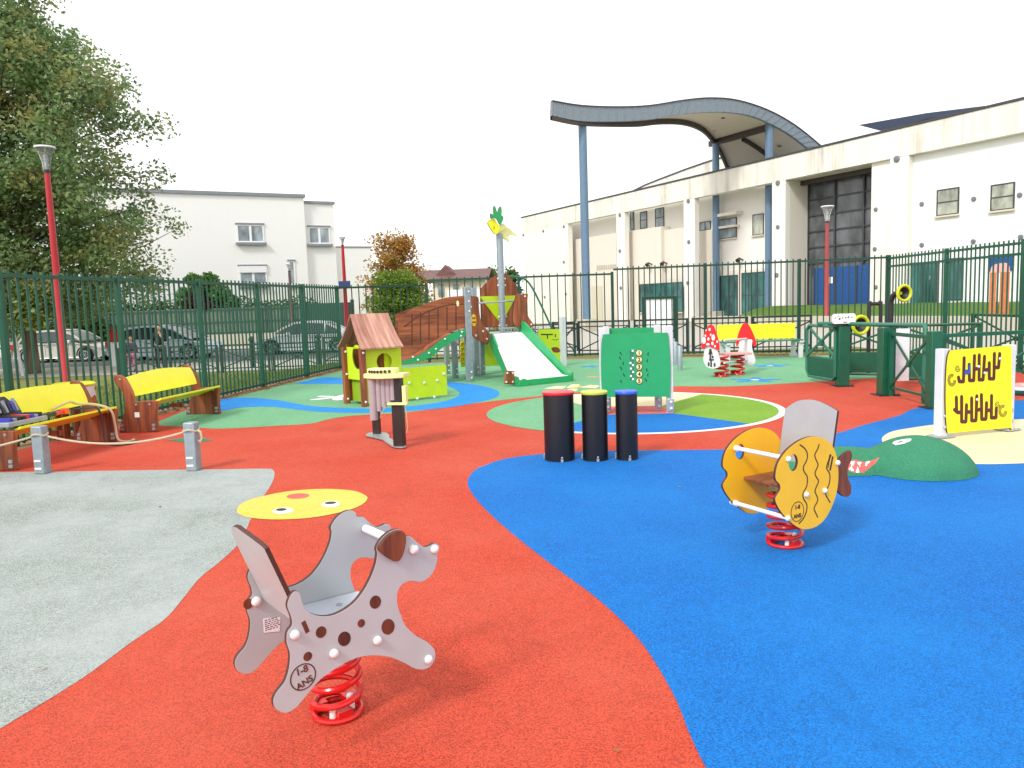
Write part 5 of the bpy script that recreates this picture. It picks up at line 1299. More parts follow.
# ------------------------------------------------------------------ street lamps
def lamp(label, base, H, pm, lean=0, r=.07, hs=1.0, grp='red street lamps'):
    t = thing('street_lamp', label, 'street lamp', base, 0, grp)
    mb = MB(); mb.lathe([(r * 1.5, -.1), (r * 1.5, .3), (r * 1.15, .36), (r, H * .5), (r * .75, H)], (0, 0, 0), 16); mb.build('pole', pm, t)
    mb = MB(); mb.lathe([(r * .8, H + .001), (r * .8, H + .09 * hs)], (0, 0, 0), 14); mb.build('collar', 'tool_dark', t)
    mb = MB(); mb.lathe([(.08 * hs, H + .1 * hs), (.10 * hs, H + .3 * hs), (.17 * hs, H + .55 * hs), (.27 * hs, H + .72 * hs)], (0, 0, 0), 20)
    for k in range(6):
        a = k * math.pi / 3; mb.tube([(.085 * hs * math.cos(a), .085 * hs * math.sin(a), H + .1 * hs), (.12 * hs * math.cos(a), .12 * hs * math.sin(a), H + .35 * hs), (.2 * hs * math.cos(a), .2 * hs * math.sin(a), H + .6 * hs), (.28 * hs * math.cos(a), .28 * hs * math.sin(a), H + .73 * hs)], .014 * hs, 6)
    mb.build('lamp_cup', 'lamp_cup', t)
    mb = MB(); mb.lathe([(.05 * hs, H + .12 * hs), (.06 * hs, H + .55 * hs), (.13 * hs, H + .62 * hs)], (0, 0, .0), 14); mb.build('lamp_core', 'steel', t)
    mb = MB(); mb.lathe([(.29 * hs, H + .731 * hs), (.30 * hs, H + .75 * hs), (.28 * hs, H + .79 * hs), (.1 * hs, H + .81 * hs)], (0, 0, 0), 22); mb.build('lamp_lid', 'lpost', t)
    return t
b = AT(66.5, 380, 19); zb0 = zt(b.x, b.y); H = 1.6 + (317.5 - 177) * 19 / 770 - zb0
lamp('tall bright red street lamp in front of the big tree', (b.x, b.y, zb0), H, 'lamp_red', hs=.80, r=.085)
b = AT(826.5, 300, 36.5); H = 1.6 + (292.6 - 224) * 36.5 / 770
lamp('faded red street lamp in front of the glass entrance', (b.x, b.y, -.03), H, 'lamp_rose', r=.10, hs=1.0)
b = AT(345.5, 300, 44); H = 1.6 + (308.5 - 247) * 44 / 770 + .35
lamp('far red street lamp carrying a blue sign beside the white house', (b.x, b.y, -.35), H, 'lamp_red', r=.11, hs=.62)
b = AT(291, 300, 43.8); H = 1.6 + (310 - 272) * 43.8 / 770 + .35
lamp('short dull street lamp in front of the white house', (b.x, b.y, -.35), H, 'lamp_dark', r=.09, hs=.55)
c = AT(344.5, 284.5, 43.7); e = MB(); e.box(-.33, .33, -.02, .02, -.2, .2); o = e.build('street_sign', 'blue_sign', None, .02); o.location = c; tag(o, 'small dark blue sign on the far red lamp pole', 'sign')
# notice board beyond the back fence
c = AT(659.5, 330, 24.5); nb = thing('notice_board', 'white notice board in a dark frame beyond the back fence', 'notice board', (c.x, c.y, 0), R(-4))
zz = TR([(642.5, 299.5), (676.5, 299), (646, 303), (673, 332)], c, R(-4))
mb = MB(); mb.box(zz[0][0] - .02, zz[0][0] + .1, -.05, .05, 0, zz[0][1]); mb.box(zz[1][0] - .12, zz[1][0] + .04, -.05, .05, 0, zz[0][1]); mb.box(zz[0][0] - .02, zz[1][0] + .04, -.06, .06, zz[0][1] + .001, zz[0][1] + .08); mb.build('board_frame', 'fence_dark', nb, .006)
mb = MB(); mb.box(zz[0][0] + .101, zz[1][0] - .121, -.02, .02, .35, zz[0][1] - .0); mb.build('white_sheet', 'board_white', nb)

# ------------------------------------------------------------------ civic building
BO = Vector((21.8, 32.8, 0)); rzB = R(-62.4)
bd = thing('civic_building', 'white concrete public building with framed bays and dark glass entrance', 'building', BO, rzB)
S = lambda px, y=240, yo=0: TR([(px, y)], BO, rzB, yo)[0][0]
def rect(x0, y0, x1, y1, yo):               # pixel rectangle -> (s0, s1, z0, z1)
    a = TR([(x0, y0), (x1, y1), ((x0 + x1) / 2, y0), ((x0 + x1) / 2, y1)], BO, rzB, yo); return min(a[0][0], a[1][0]), max(a[0][0], a[1][0]), min(a[2][1], a[3][1]), max(a[2][1], a[3][1])
ZT, ZL = 9.32, 7.98
xL, xR = S(522), 16.0
mb = MB(); mb.box(xL, xR, 0, .45, ZL, ZT); mb.build('parapet_band', 'conc_stain', bd, .02)
mb = MB(); mb.box(xL - .05, xR, -.05, .50, ZT + .001, ZT + .10); mb.build('coping', 'dark_frame', bd)
mb = MB()
for px in (570, 622, 690, 779, 899, 960): x = S(px); mb = MB(); mb.box(x - .02, x + .02, -.004, .02, ZL + .02, ZT - .01); mb.build('panel_joint', 'cream', bd)
mb = MB(); mb.box(xL, S(568), 0, .45, -.4, ZL - .002); mb.build('end_wall', 'conc', bd)
mb = MB(); mb.box(xL, xL + .5, .46, 14, -.4, ZT); mb.build('side_wall', 'conc', bd)
for (a, b) in ((616.5, 624.7), (683.8, 694.6), (771.8, 785), (888.5, 907)):
    mb = MB(); mb.box(S(a), S(b), 0.003, .42, -.4, ZL - .002); mb.build('pier', 'conc', bd, .02)
mb = MB(); mb.box(S(868), S(888) - .01, .2, 3.2, -.4, ZL - .002); mb.build('entrance_wall', 'conc', bd)
# inner walls
YW = 1.75
mb = MB(); mb.box(xL + .5, S(783), YW, YW + .4, -.4, 8.6); mb.build('inner_wall', 'conc', bd)
mb = MB(); mb.box(S(907) - .2, xR, .36, .8, -.4, ZT - .3); mb.build('bay_wall', 'white_wall', bd)
mb = MB(); mb.box(xL + .2, xR, YW + .41, 12, 8.5, 8.7); mb.build('flat_roof', 'roof_grey', bd)
# low beige volumes in the bays
def vol(x0, ytop, x1, yo, ydep, mat, nm='low_block'):
    a = rect(x0, ytop, x1, ytop + 5, yo); mb = MB(); mb.box(a[0], a[1], yo, ydep, -.4, a[3]); return mb.build(nm, mat, bd, .02)
vol(571, 236.5, 616, .9, YW - .01, 'beige'); vol(627, 229, 661, .9, YW - .011, 'beige'); vol(661.5, 229, 684, 1.2, YW - .012, 'beige'); vol(696, 230.5, 712, 1.45, YW - .013, 'beige')
def window(px, yo, mat='glass_grey', fr='dark_frame', mull=1, hm=1, sill=True):
    s0, s1, z0, z1 = rect(*px, yo); mb = MB(); w = .05
    mb.box(s0, s1, yo - .06, yo - .003, z0, z0 + w); mb.box(s0, s1, yo - .06, yo - .003, z1 - w, z1); mb.box(s0, s0 + w, yo - .06, yo - .003, z0 + w + .001, z1 - w - .001); mb.box(s1 - w, s1, yo - .06, yo - .003, z0 + w + .001, z1 - w - .001)
    for k in range(1, mull): x = s0 + (s1 - s0) * k / mull; mb.box(x - w / 2, x + w / 2, yo - .055, yo - .004, z0 + w + .001, z1 - w - .001)
    for k in range(1, hm): z = z0 + (z1 - z0) * k / hm; mb.box(s0 + w + .001, s1 - w - .001, yo - .05, yo - .005, z - w / 2, z + w / 2)
    f = mb.build('window', fr, bd); mb = MB(); mb.box(s0 + w * .5, s1 - w * .5, yo - .035, yo - .008, z0 + w * .5, z1 - w * .5); mb.build('pane', mat, f)
    if sill: mb = MB(); mb.box(s0 - .06, s1 + .06, yo - .14, yo - .061, z0 - .08, z0 - .002); mb.build('sill', 'cream', f)
    return f
for p in ((630.5, 209, 634.5, 230), (640.5, 211.5, 647.5, 228.5), (655.5, 208, 664.5, 227)): window(p, YW, 'glass_grey', mull=1, hm=2, sill=False)
window((700, 221.5, 711, 230.5), YW, 'glass_grey', mull=2); window((718, 218.5, 737, 238.5), YW, 'glass_grey', hm=2); window((753, 214, 764, 235), YW, 'glass_olive')
mb = MB(); a = rect(720, 213, 743, 216, YW); mb.box(a[0], a[1], YW - .6, YW - .01, a[2], a[3]); mb.build('sunshade', 'beige', bd)
mb = MB(); a = rect(720, 226, 740, 228, YW); mb.box(a[0], a[1], YW - .5, YW - .01, a[2], a[3]); mb.build('sunshade', 'beige', bd)
for p in ((937.5, 188.5, 959, 215), (991.5, 183.5, 1014.5, 210)): window(p, .36, 'glass_olive', hm=2)
window((640, 283, 683, 312), .9, 'glass_teal', mull=5, hm=2); window((699, 276, 738, 318), YW - .2, 'glass_teal', mull=5, hm=2, sill=False); window((742, 272, 771, 318), YW - .2, 'glass_teal', mull=4, hm=2, sill=False)
mb = MB(); mb.box(S(699) - .3, S(771), YW - .19, YW - .02, -.4, 3.2); mb.build('shop_front', 'beige', bd)
window((909, 262, 937, 308), .36, 'glass_teal', mull=2, sill=False); window((945, 258, 963, 300), .36, 'glass_teal', mull=1, sill=False); window((990, 254, 1014, 271), .36, 'blue_door_and_reflection', sill=False)  # last window: blue reflection is painted into the pane colour
# entrance
YE = 1.9
s0, s1 = S(790, 240), S(868) ; g0, g1_ = S(785), S(868)
mb = MB(); mb.box(S(785) - .4, S(785) - .005, .425, YE + .3, -.4, ZL); mb.build('entrance_side', 'beige', bd)
mb = MB(); mb.box(g0, g1_ + 3, YE, YE + .2, -.4, 7.9); gl = mb.build('glass_front', 'glass_dark', bd)
mb = MB()
for k in range(5): x = g0 + (g1_ + 2 - g0) * k / 4; mb.box(x - .05, x + .05, YE - .1, YE - .004, 0, 7.9)
for z in (3.3, 4.2, 5.1, 6.0, 6.9, 7.8): mb.box(g0, g1_ + 3, YE - .08, YE - .006, z - .035, z + .035)
mb.build('mullions', 'dark_frame', gl)
mb = MB(); mb.box(g0 - .6, g1_ + 3, .46, YE + .3, 7.98, 8.1); mb.build('entrance_ceiling', 'soffit', bd)
mb = MB(); mb.box(g0, g1_ + 3, 1.2, 1.5, 7.72, 7.97); mb.build('entrance_beam', 'canopy_dark', bd)
a = rect(808, 262, 866, 322, YE - .3); mb = MB(); mb.box(g0 + .8, g1_ + 1.0, YE - .42, YE - .12, -.3, 3.0); db = mb.build('entrance_door', 'blue_door_and_reflection', bd)
mb = MB()
for k in range(5): x = g0 + .8 + (g1_ - g0 + .2) * k / 4; mb.box(x - .04, x + .04, YE - .46, YE - .425, -.3, 3.0)
mb.build('door_frame', 'dark_frame', db)
mb = MB(); mb.box(g0 + 1.7, g0 + 2.1, YE - .475, YE - .465, 2.1, 2.45); mb.build('door_notice', 'board_white', db)
def discs(lst, yo):
    for (px, py, r) in lst:
        c = TR([(px, py)], BO, rzB, yo)[0]; mb = MB(); mb.lathe([(r, 0), (r, .05), (r * .8, .07), (0, .07)], (c[0], yo - .002, c[1]), 18, (0, -1, 0)); mb.build('wall_disc', 'disc', bd)
discs([(897, 159, 0.156), (778, 183, 0.144), (688.5, 201, 0.144), (620, 215, 0.132), (564, 226.6, 0.120), (543.5, 231, 0.120), (523.5, 235, 0.120)], 0.0)
discs([(689, 242, 0.132), (620, 251, 0.132), (778, 227, 0.120), (564, 262, 0.120), (545, 297, 0.120), (566, 294, 0.120), (688, 283, 0.132), (621, 288, 0.132), (777, 275, 0.132)], 0.003)
discs([(922, 204, 0.108), (974, 199, 0.108), (922, 245, 0.108), (973.5, 241.5, 0.108), (1020, 195, 0.108), (1021, 237, 0.108), (930, 278, 0.108)], .36)
discs([(876, 209.4, 0.102), (875, 249, 0.102), (876, 287, 0.102)], .2)
for px, py, yo in ((652, 264.5, .9), (667, 263.5, 1.2), (743, 260, YW)):
    c = TR([(px, py)], BO, rzB, yo)[0]; mb = MB(); mb.bar((c[0], yo - .001, c[1]), (c[0], yo - .3, c[1] + .1), .08); mb.lathe([(.07, 0), (.16, .28), (.15, .3), (0, .2)], (c[0], yo - .3, c[1] + .12), 14, (.3, -1, -.8)); mb.build('spotlight', 'canopy_dark', bd)
for k in range(9):                          # worn raised lettering, too weathered to read
    a = rect(597 + k * 2.2, 265.5 - k * .15, 598.4 + k * 2.2, 270 - k * .2, .9); mb = MB(); mb.box(a[0], a[1], .86, .898, a[2], a[3]); mb.build('raised_letter', 'lowwall', bd)
mb = MB(); a = rect(627.5, 295, 629.5, 304, .9); mb.box(a[0], a[1], .8, .89, a[2], a[3]); mb.build('wall_box', 'disc', bd)
mb = MB(); a = rect(592, 286, 603, 322, .9); mb.box(a[0], a[1], .83, .898, -.3, a[3]); mb.build('side_door', 'cream', bd)
# blue columns and wave canopy
K3 = AT(769, 250, 47.0); 
cv = thing('canopy', 'wave shaped grey zinc canopy on three tall blue columns', 'canopy', (K3.x, K3.y, 0), R(27.6))
qk = lambda pts: TR(pts, K3, R(27.6), -.35)
tp_ = smoothc(qk(CR(540, 80, 3.657, [(45, 78), (150, 95), (280, 100), (400, 95), (520, 76), (620, 67), (720, 75), (830, 110), (930, 165), (1024, 240), (1100, 310)])), 4, False)
bt_ = smoothc(qk(CR(540, 80, 3.657, [(45, 130), (150, 150), (280, 151), (400, 144), (500, 128), (620, 117), (720, 121), (800, 140), (900, 190), (975, 245), (1050, 310)])), 4, False)
DC = 6.0; n = len(tp_); xl_ = tp_[0][0]
def dc(x): return max(.02, 4.9 * max(0, min(1.2, (x - xl_) / -xl_)) ** 1.9)
mb = MB(); mb.prism(tp_ + bt_[::-1], -.35, -.15); fc_ = mb.build('fascia', 'canopy', cv)
mb = MB(); vs = []; 
for (x, z) in bt_: vs += [(x, -.148, z + .12), (x, -.148 + dc(x), z + .12)]
for (x, z), (x2, z2) in zip(tp_, bt_): vs += [(x2, -.148, z2 + .3), (x2, -.148 + dc(x2), z2 + .3)]
fs = [(2 * i, 2 * i + 1, 2 * i + 3, 2 * i + 2) for i in range(n - 1)] + [(2 * n + 2 * i, 2 * n + 2 * i + 2, 2 * n + 2 * i + 3, 2 * n + 2 * i + 1) for i in range(n - 1)]
fs += [(2 * i + 1, 2 * n + 2 * i + 1, 2 * n + 2 * i + 3, 2 * i + 3) for i in range(n - 1)] + [(0, 2 * n, 2 * n + 1, 1)]
mb.add(vs, fs); mb.build('soffit', 'soffit', cv)
mb = MB()
if 1:
    for i in range(n - 1):
        (x0_, z0_), (x1_, z1_) = bt_[i], bt_[i + 1]; ya, yb2 = dc(x0_) - .35, dc(x1_) - .35; mb.add([(x0_, ya, z0_ - .18), (x1_, yb2, z1_ - .18), (x1_, yb2, z1_ + .11), (x0_, ya, z0_ + .11), (x0_, ya + .2, z0_ - .18), (x1_, yb2 + .2, z1_ - .18), (x1_, yb2 + .2, z1_ + .11), (x0_, ya + .2, z0_ + .11)], [(0, 1, 2, 3), (7, 6, 5, 4), (0, 4, 5, 1), (3, 2, 6, 7)])
mb.build('edge_beam', 'canopy_dark', cv); mb = MB()
for i in range(n - 1):
    (x0_, z0_), (x1_, z1_) = bt_[i], bt_[i + 1]
    if x0_ > .2: mb.add([(x0_, 2.6, z0_ - .14), (x1_, 2.6, z1_ - .14), (x1_, 2.6, z1_ + .115), (x0_, 2.6, z0_ + .115), (x0_, 2.75, z0_ - .14), (x1_, 2.75, z1_ - .14), (x1_, 2.75, z1_ + .115), (x0_, 2.75, z0_ + .115)], [(0, 1, 2, 3), (7, 6, 5, 4), (0, 4, 5, 1), (3, 2, 6, 7)])
def zat(x): return min(bt_, key=lambda p: abs(p[0] - x))[1]
mb.build('middle_beam', 'canopy_dark', cv)
mb = MB(); mb.box(-.12, .12, -.1, 5.1, zat(0) - .25, zat(0) + .1); mb.build('cross_beam', 'canopy_dark', cv)
mb = MB()
tot = 0; ii = 0
for i in range(0, n - 1):
    (x0_, z0_), (x2_, z2_) = tp_[i], bt_[i]
    mb.bar((x0_, -.353, z0_ - .02), (x2_, -.353, z2_ + .02), .06, .03)
mb.build('seam', 'roof_grey', fc_)
mb = MB()
for i in range(n - 1): mb.bar((tp_[i][0], -.3, tp_[i][1] + .03), (tp_[i + 1][0], -.3, tp_[i + 1][1] + .03), .2, .05)
mb.build('edge_trim', 'dark_frame', fc_)
mb = MB()
for x, y in ((-2.5, 1.2), (-1.0, 3.5), (2.2, 1.3), (3.2, 3.6), (4.0, 1.0)): mb = MB(); mb.lathe([(.12, 0), (.12, .03)], (x, y, zat(x) + .085), 12); mb.build('soffit_light', 'dark_frame', cv)
x1_ = LOC(AT(586.5, 250, 40.9), K3, R(27.6))
for (x, y, r) in ((0, .0, .235), (0, 4.55, .22), (-14.9, .1, .215)):
    mb = MB(); mb.lathe([(r, .0), (r, zat(x) + (.1 if y < 4 else -.15))], (x if x > -10 else x1_[0], y if x > -10 else .1, 0), 24); c_ = mb.build('column', 'col_blue', cv)
    mb = MB(); xx_, yy_ = (x, y) if x > -10 else (x1_[0], .1); mb.box(xx_ - .4, xx_ + .4, yy_ - .4, yy_ + .4, -.3, .62); mb.build('plinth', 'lowwall', c_, .02)
# roof pieces behind the parapet
a = TR([(630, 193), (645, 185.5), (660, 179.5), (685, 170), (705, 163), (716, 159.5), (745, 153), (790, 148)], BO, rzB, 6.5)
mb = MB(); mb.prism([(p[0], p[1]) for p in a] + [(a[-1][0], 9), (a[0][0], 9)], 6.5, 11); mb.build('curved_roof', 'conc_stain', bd)
mb = MB()
for i in range(len(a) - 1): mb.bar((a[i][0], 6.48, a[i][1] + .04), (a[i + 1][0], 6.48, a[i + 1][1] + .04), .1, .1)
mb.build('roof_edge', 'dark_frame', bd)
mb = MB(); mb.prism(TR([(858, 125), (926, 113), (1003, 103.5), (1003, 106), (926, 119), (879, 130.5)], BO, rzB, 1.2), 1.2, 7); mb.build('roof_sheet', 'navy', bd)
a = rect(722, 157, 738, 172, 7); mb = MB(); mb.box(a[0], a[1] + .3, 7, 9, a[2] - 1, a[3]); mb.build('roof_unit', 'navy', bd)
mb = MB(); mb.box(-14, xR, -6.0, -5.7, -.1, .55); mb.build('garden_wall', 'lowwall', bd)
# lawn bank in front of the building
def bank(nm, s0, s1, y0, y1, h):
    vs = []; fs = []; nx, ny = 30, 6; c, s = math.cos(rzB), math.sin(rzB)
    for j in range(ny + 1):
        for i in range(nx + 1):
            x = s0 + (s1 - s0) * i / nx; y = y0 + (y1 - y0) * j / ny; z = -.05 + h * sst(j / ny * 1.1) + random.uniform(-.03, .03)
            vs.append((BO.x + x * c - y * s, BO.y + x * s + y * c, z))
    for j in range(ny):
        for i in range(nx): k = j * (nx + 1) + i; fs.append((k, k + 1, k + nx + 2, k + nx + 1))
    struct(raw(nm, vs, fs, 'lawn2', None, True))
bank('grass_bank', -13.5, 14, -5.6, -.05, 1.0)
# orange arch on the grass
c = AT(1000, 290, 30.5); oa = thing('orange_arch', 'small orange arch on the grass by the white building', 'arch', (c.x, c.y, .3), R(-30))
zz = TR([(990, 273), (1010, 272), (1000, 300)], c, R(-30))
mb = MB(); mb.box(zz[0][0], zz[0][0] + .22, -.1, .1, -.2, zz[0][1] - .3); mb.build('leg', 'orange_metal', oa); mb = MB(); mb.box(zz[1][0] - .32, zz[1][0], -.1, .1, -.2, zz[0][1] - .3); mb.build('leg', 'orange_metal', oa)
mb = MB(); mb.prism(smoothc([(zz[0][0], zz[0][1] - .299), (zz[0][0] + .1, zz[0][1]), (zz[1][0] - .1, zz[0][1] + .05), (zz[1][0], zz[0][1] - .299)], 4, False), -.12, .12); mb.build('arch_top', 'mush_seat', oa)

# ------------------------------------------------------------------ white house on the left
HA = Vector(((168 - 512) / 770 * 47.5, 47.5, 0)); rzH = R(27)
wh = thing('white_house', 'white flat roofed house with paired windows behind the street', 'house', HA, rzH)
QH = lambda pts, yo=0: TR(pts, HA, rzH, yo)
def hrect(x0, y0, x1, y1, yo=0):
    a = QH([(x0, y0), (x1, y1), ((x0 + x1) / 2, y0), ((x0 + x1) / 2, y1)], yo); return a[0][0], a[1][0], a[3][1], a[2][1]
zt_ = QH([(240, 195.5)])[0][1]; x306 = QH([(306, 240)])[0][0]; x336 = QH([(336.5, 240)])[0][0]; x374 = QH([(374.5, 270)])[0][0]
mb = MB(); mb.box(-9, x306, 0, 9, -.5, zt_); mb.build('wall', 'white_wall', wh)
mb = MB(); mb.box(-9.1, x306 + .1, -.12, 9, zt_ + .001, zt_ + .2); mb.build('coping', 'roof_grey', wh)
z2 = QH([(321, 204)], .3)[0][1]
mb = MB(); mb.box(x306 + .01, x336, .3, 8, -.5, z2); mb.build('wall', 'white_wall', wh); mb = MB(); mb.box(x306 + .02, x336 + .08, .2, 8, z2 + .001, z2 + .17); mb.build('coping', 'roof_grey', wh)
z3 = QH([(360, 247.5)], .5)[0][1]
mb = MB(); mb.box(x336 + .01, x374, .5, 8, -.5, z3); mb.build('side_wing', 'white_wall', wh); mb = MB(); mb.box(x336 + .02, x374 + .05, .45, 8, z3 + .001, z3 + .08); mb.build('coping', 'roof_grey', wh)
for (x0, y0, x1, y1, yo, mull, sh) in ((236, 224.5, 264.5, 242.5, 0, 2, 0), (307.8, 227, 330.5, 244, .3, 2, 0), (238.5, 266, 267.5, 285, 0, 2, 1), (288, 261, 296, 285, 0, 1, 0)):
    s0, s1, z0, z1 = hrect(x0, y0, x1, y1, yo); mb = MB(); w = .09
    mb.box(s0, s1, yo - .05, yo - .003, z0, z0 + w); mb.box(s0, s1, yo - .05, yo - .003, z1 - w, z1)
    for k in range(mull + 1): x = s0 + w / 2 + (s1 - s0 - w) * k / mull; mb.box(x - w / 2 * (1.6 if 0 < k < mull else 1), x + w / 2 * (1.6 if 0 < k < mull else 1), yo - .05, yo - .004, z0 + w + .001, z1 - w - .001)
    f = mb.build('window', 'board_white', wh); mb = MB(); mb.box(s0 + .04, s1 - .04, yo - .03, yo - .006, z0 + .04, z1 - .04); mb.build('pane', 'glass_grey', f)
    mb = MB(); mb.box(s0 - .1, s1 + .1, yo - .25, yo - .051, z0 - .16, z0 - .01); mb.build('sill', 'roof_grey', f)
    mb = MB(); mb.box(s0 - .05, s1 + .05, yo - .1, yo - .002, z1 + .005, z1 + .09); mb.build('lintel', 'roof_grey', f)
    if sh: mb = MB(); mb.box(s0 + .01, s1 - .01, yo - .12, yo - .051, z1 - .42, z1 - .01); mb.build('shutter_box', 'board_white', f)
# red roofed house
RHp = AT(428, 300, 50); rh = thing('red_roof_house', 'low cream house with a long brown tiled roof in the distance', 'house', (RHp.x, RHp.y, 0), R(-4))
QR = lambda pts, yo=0: TR(pts, RHp, R(-4), yo)
e = QR([(428, 281), (490, 281), (415, 269.5), (486, 270.5)])
ze_, zr_ = e[0][1], QR([(450, 269.5)], 2.6)[0][1]
xa, xb = e[0][0], e[1][0] - .1
mb = MB(); mb.box(xa + .25, xb - .25, .25, 5, -.5, ze_ - .02); mb.build('wall', 'cream_wall', rh)
rl = QR([(412, 269.5)], 2.6)[0][0]
mb = MB(); mb.add([(xa, 0, ze_), (xb, 0, ze_), (xb, 2.6, zr_), (rl, 2.6, zr_), (rl, 5.2, ze_), (xb, 5.2, ze_)], [(0, 1, 2, 3), (3, 2, 5, 4)]); mb.build('roof', 'roof_tile', rh)
g = QR([(439, 271.5), (445.5, 265), (453.5, 270.5)], 1.5); mb = MB(); mb.prism([(g[0][0] - .2, zr_ - .4)] + [g[1]] + [(g[2][0] + .2, zr_ - .4)], 1.3, 3.4); mb.build('dormer', 'roof_tile', rh)
mb = MB(); mb.prismx([(-.12, ze_ - .06), (.02, ze_ - .06), (.02, ze_ + .04), (-.12, ze_ + .04)], xa, xb); mb.build('gutter', 'gate_light', rh)
for px in (438, 453, 470): 
    a = QR([(px, 283), (px + 6, 296)], .25); mb = MB(); mb.box(a[0][0], a[1][0], .15, .249, a[1][1], a[0][1] - .1); mb.build('window', 'glass_grey', rh)
mb = MB(); a = QR([(447, 290), (490, 315)], -3); mb.box(a[0][0], a[1][0] - .2, -3, -2, -.4, a[0][1]); mb.build('front_wall', 'white_wall', rh)

# ------------------------------------------------------------------ foliage
def leaves(name, centers, n, size, mat, parent, squash=.8, droop=.2):
    vs = []; fs = []
    tot = sum(c[3] ** 2 for c in centers)
    for (x, y, z, r) in centers:
        k = max(4, int(n * r * r / tot))
        for _ in range(k):
            u = random.gauss(0, 1), random.gauss(0, 1), random.gauss(0, 1); l = math.sqrt(sum(q * q for q in u)) or 1
            rr = r * (random.random() ** .45)
            p = Vector((x + u[0] / l * rr, y + u[1] / l * rr, z + u[2] / l * rr * squash))
            s = size * random.uniform(.6, 1.35)
            a = Vector((random.gauss(0, 1), random.gauss(0, 1), random.gauss(0, .6) - droop)).normalized()
            b = a.cross(Vector((random.gauss(0, 1), random.gauss(0, 1), random.gauss(0, 1)))).normalized()
            o = len(vs); vs += [tuple(p - a * s * .5), tuple(p + b * s * .32 - a * s * .05), tuple(p + a * s * .55), tuple(p - b * s * .32 + a * s * .0)]
            fs.append((o, o + 1, o + 2, o + 3))
    return raw(name, vs, fs, mat, parent)
def tree(name, label, base, H, r, trunk_h, tr, nl, ls, mat, barkm='bark', grp=None, nlimb=26, clump=.9, conical=.5, shape=None, spread=1.0, squash=.75):
    t = thing(name, label, 'tree', base, 0, grp)
    mb = MB(); pts = [(math.sin(i * .7) * .06 * i / 4, math.cos(i * 1.1) * .05 * i / 4, -.2 + (H * .93) * i / 9) for i in range(10)]
    mb.tube(pts, [tr * (1.25 if i == 0 else 1) * (1 - i / 10.5) for i in range(10)], 10)
    cents = []
    for k in range(nlimb):
        f = (k + .5) / nlimb; z0 = trunk_h + (H * .9 - trunk_h) * f
        a = k * 2.399 + random.uniform(-.3, .3)
        rad = r * (shape(f) if shape else (1 - conical * f)) * random.uniform(.78, 1.0)
        tip = Vector((rad * math.cos(a), rad * math.sin(a), z0 + rad * random.uniform(.0, .38)))
        st = Vector((0, 0, max(trunk_h * .8, z0 - rad * .3)))
        mids = [st.lerp(tip, q) + Vector((0, 0, .12 * rad * math.sin(q * 3.1))) + Vector((random.gauss(0, .04), random.gauss(0, .04), 0)) * rad for q in (0, .3, .6, .85, 1)]
        w = tr * .42 * (1 - f * .6); mb.tube(mids, [w, w * .75, w * .5, w * .3, w * .12], 6)
        for q in (.35, .55, .75, .92, 1.0):
            c = st.lerp(tip, q); nn = 2 if q > .5 else 1
            for _ in range(nn):
                off = Vector((random.gauss(0, .16), random.gauss(0, .16), random.gauss(0, .10))) * rad * spread
                cc = c + off; cents.append((cc.x, cc.y, cc.z, clump * random.uniform(.45, 1.0)))
                mb.tube([c, c.lerp(cc, .6), cc], [w * .25, w * .15, w * .06], 4)
    cents.append((0, 0, H * .95, clump * .7))
    mb.build('trunk', barkm, t); leaves('crown', cents, nl, ls, mat, t, squash)
    return t
b = AT(32, 355, 27.5)
def sh(f): return .92 if f < .12 else (1.0 - .25 * f if f < .6 else .85 - (f - .6) * 1.2)
tree('broadleaf_tree', 'large green tree with airy crown beyond the left fence', (b.x, b.y, zt(b.x, b.y)), 13.6, 4.75, 2.15, .21, 92000, .15, 'leaf_big', 'bark', None, 90, .95, .5, sh, 1.0, .85)
b = AT(-75, 355, 25.5); tree('broadleaf_tree', 'second tree cut by the left edge, with browner lower leaves', (b.x, b.y, zt(b.x, b.y)), 12, 3.6, 2.6, .2, 15000, .17, 'leaf_big', 'bark', None, 34, .9, .4, None, 1.0)
b = AT(21, 355, 26.5); t = thing('sapling', 'thin pale sapling with yellow-green leaves beside the big tree trunk', 'tree', (b.x, b.y, zt(b.x, b.y)), 0)
mb = MB(); mb.tube([(0, 0, -.1), (-.1, 0, 1), (-.25, 0, 2.2)], [.05, .045, .03], 8); mb.build('trunk', 'lpost', t); leaves('crown', [(-.3, 0, 2.2, .7), (.2, .2, 2.5, .7), (-.9, -.2, 2.4, .6), (.5, .1, 1.9, .45)], 1500, .16, 'leaf_gold', t)
b = AT(204, 300, 45.6); t = thing('small_tree', 'small bushy tree with a dark red patch before the white house', 'tree', (b.x, b.y, -.35), 0)
mb = MB(); mb.tube([(0, 0, -.2), (.05, 0, 1.4), (0, 0, 2.8)], [.12, .09, .05], 8); mb.build('trunk', 'bark_dark', t)
leaves('crown', [(.0, 0, 3.5, .8), (.9, 0, 3.0, .8), (-.9, 0, 2.9, .8), (1.5, 0, 2.5, .6), (.5, -.2, 3.9, .55), (-.5, 0, 3.9, .5)], 2800, .26, 'leaf_small', t); leaves('red_leaves', [(-.1, -.6, 2.8, .6), (.4, -.6, 2.4, .55), (-.5, -.5, 2.5, .5)], 900, .24, 'leaf_red', t)
b = AT(391, 300, 42); t = tree('autumn_tree', 'orange leaved autumn tree beside the white house', (b.x + .35, b.y, -.3), 6.1, 1.8, 1.6, .12, 9000, .15, 'leaf_orange', 'bark_dark', None, 22, .7, .55)
b = AT(398, 300, 40); t = thing('hedge_bush', 'bright green bushy shrub below the orange tree', 'shrub', (b.x, b.y, -.2), 0)
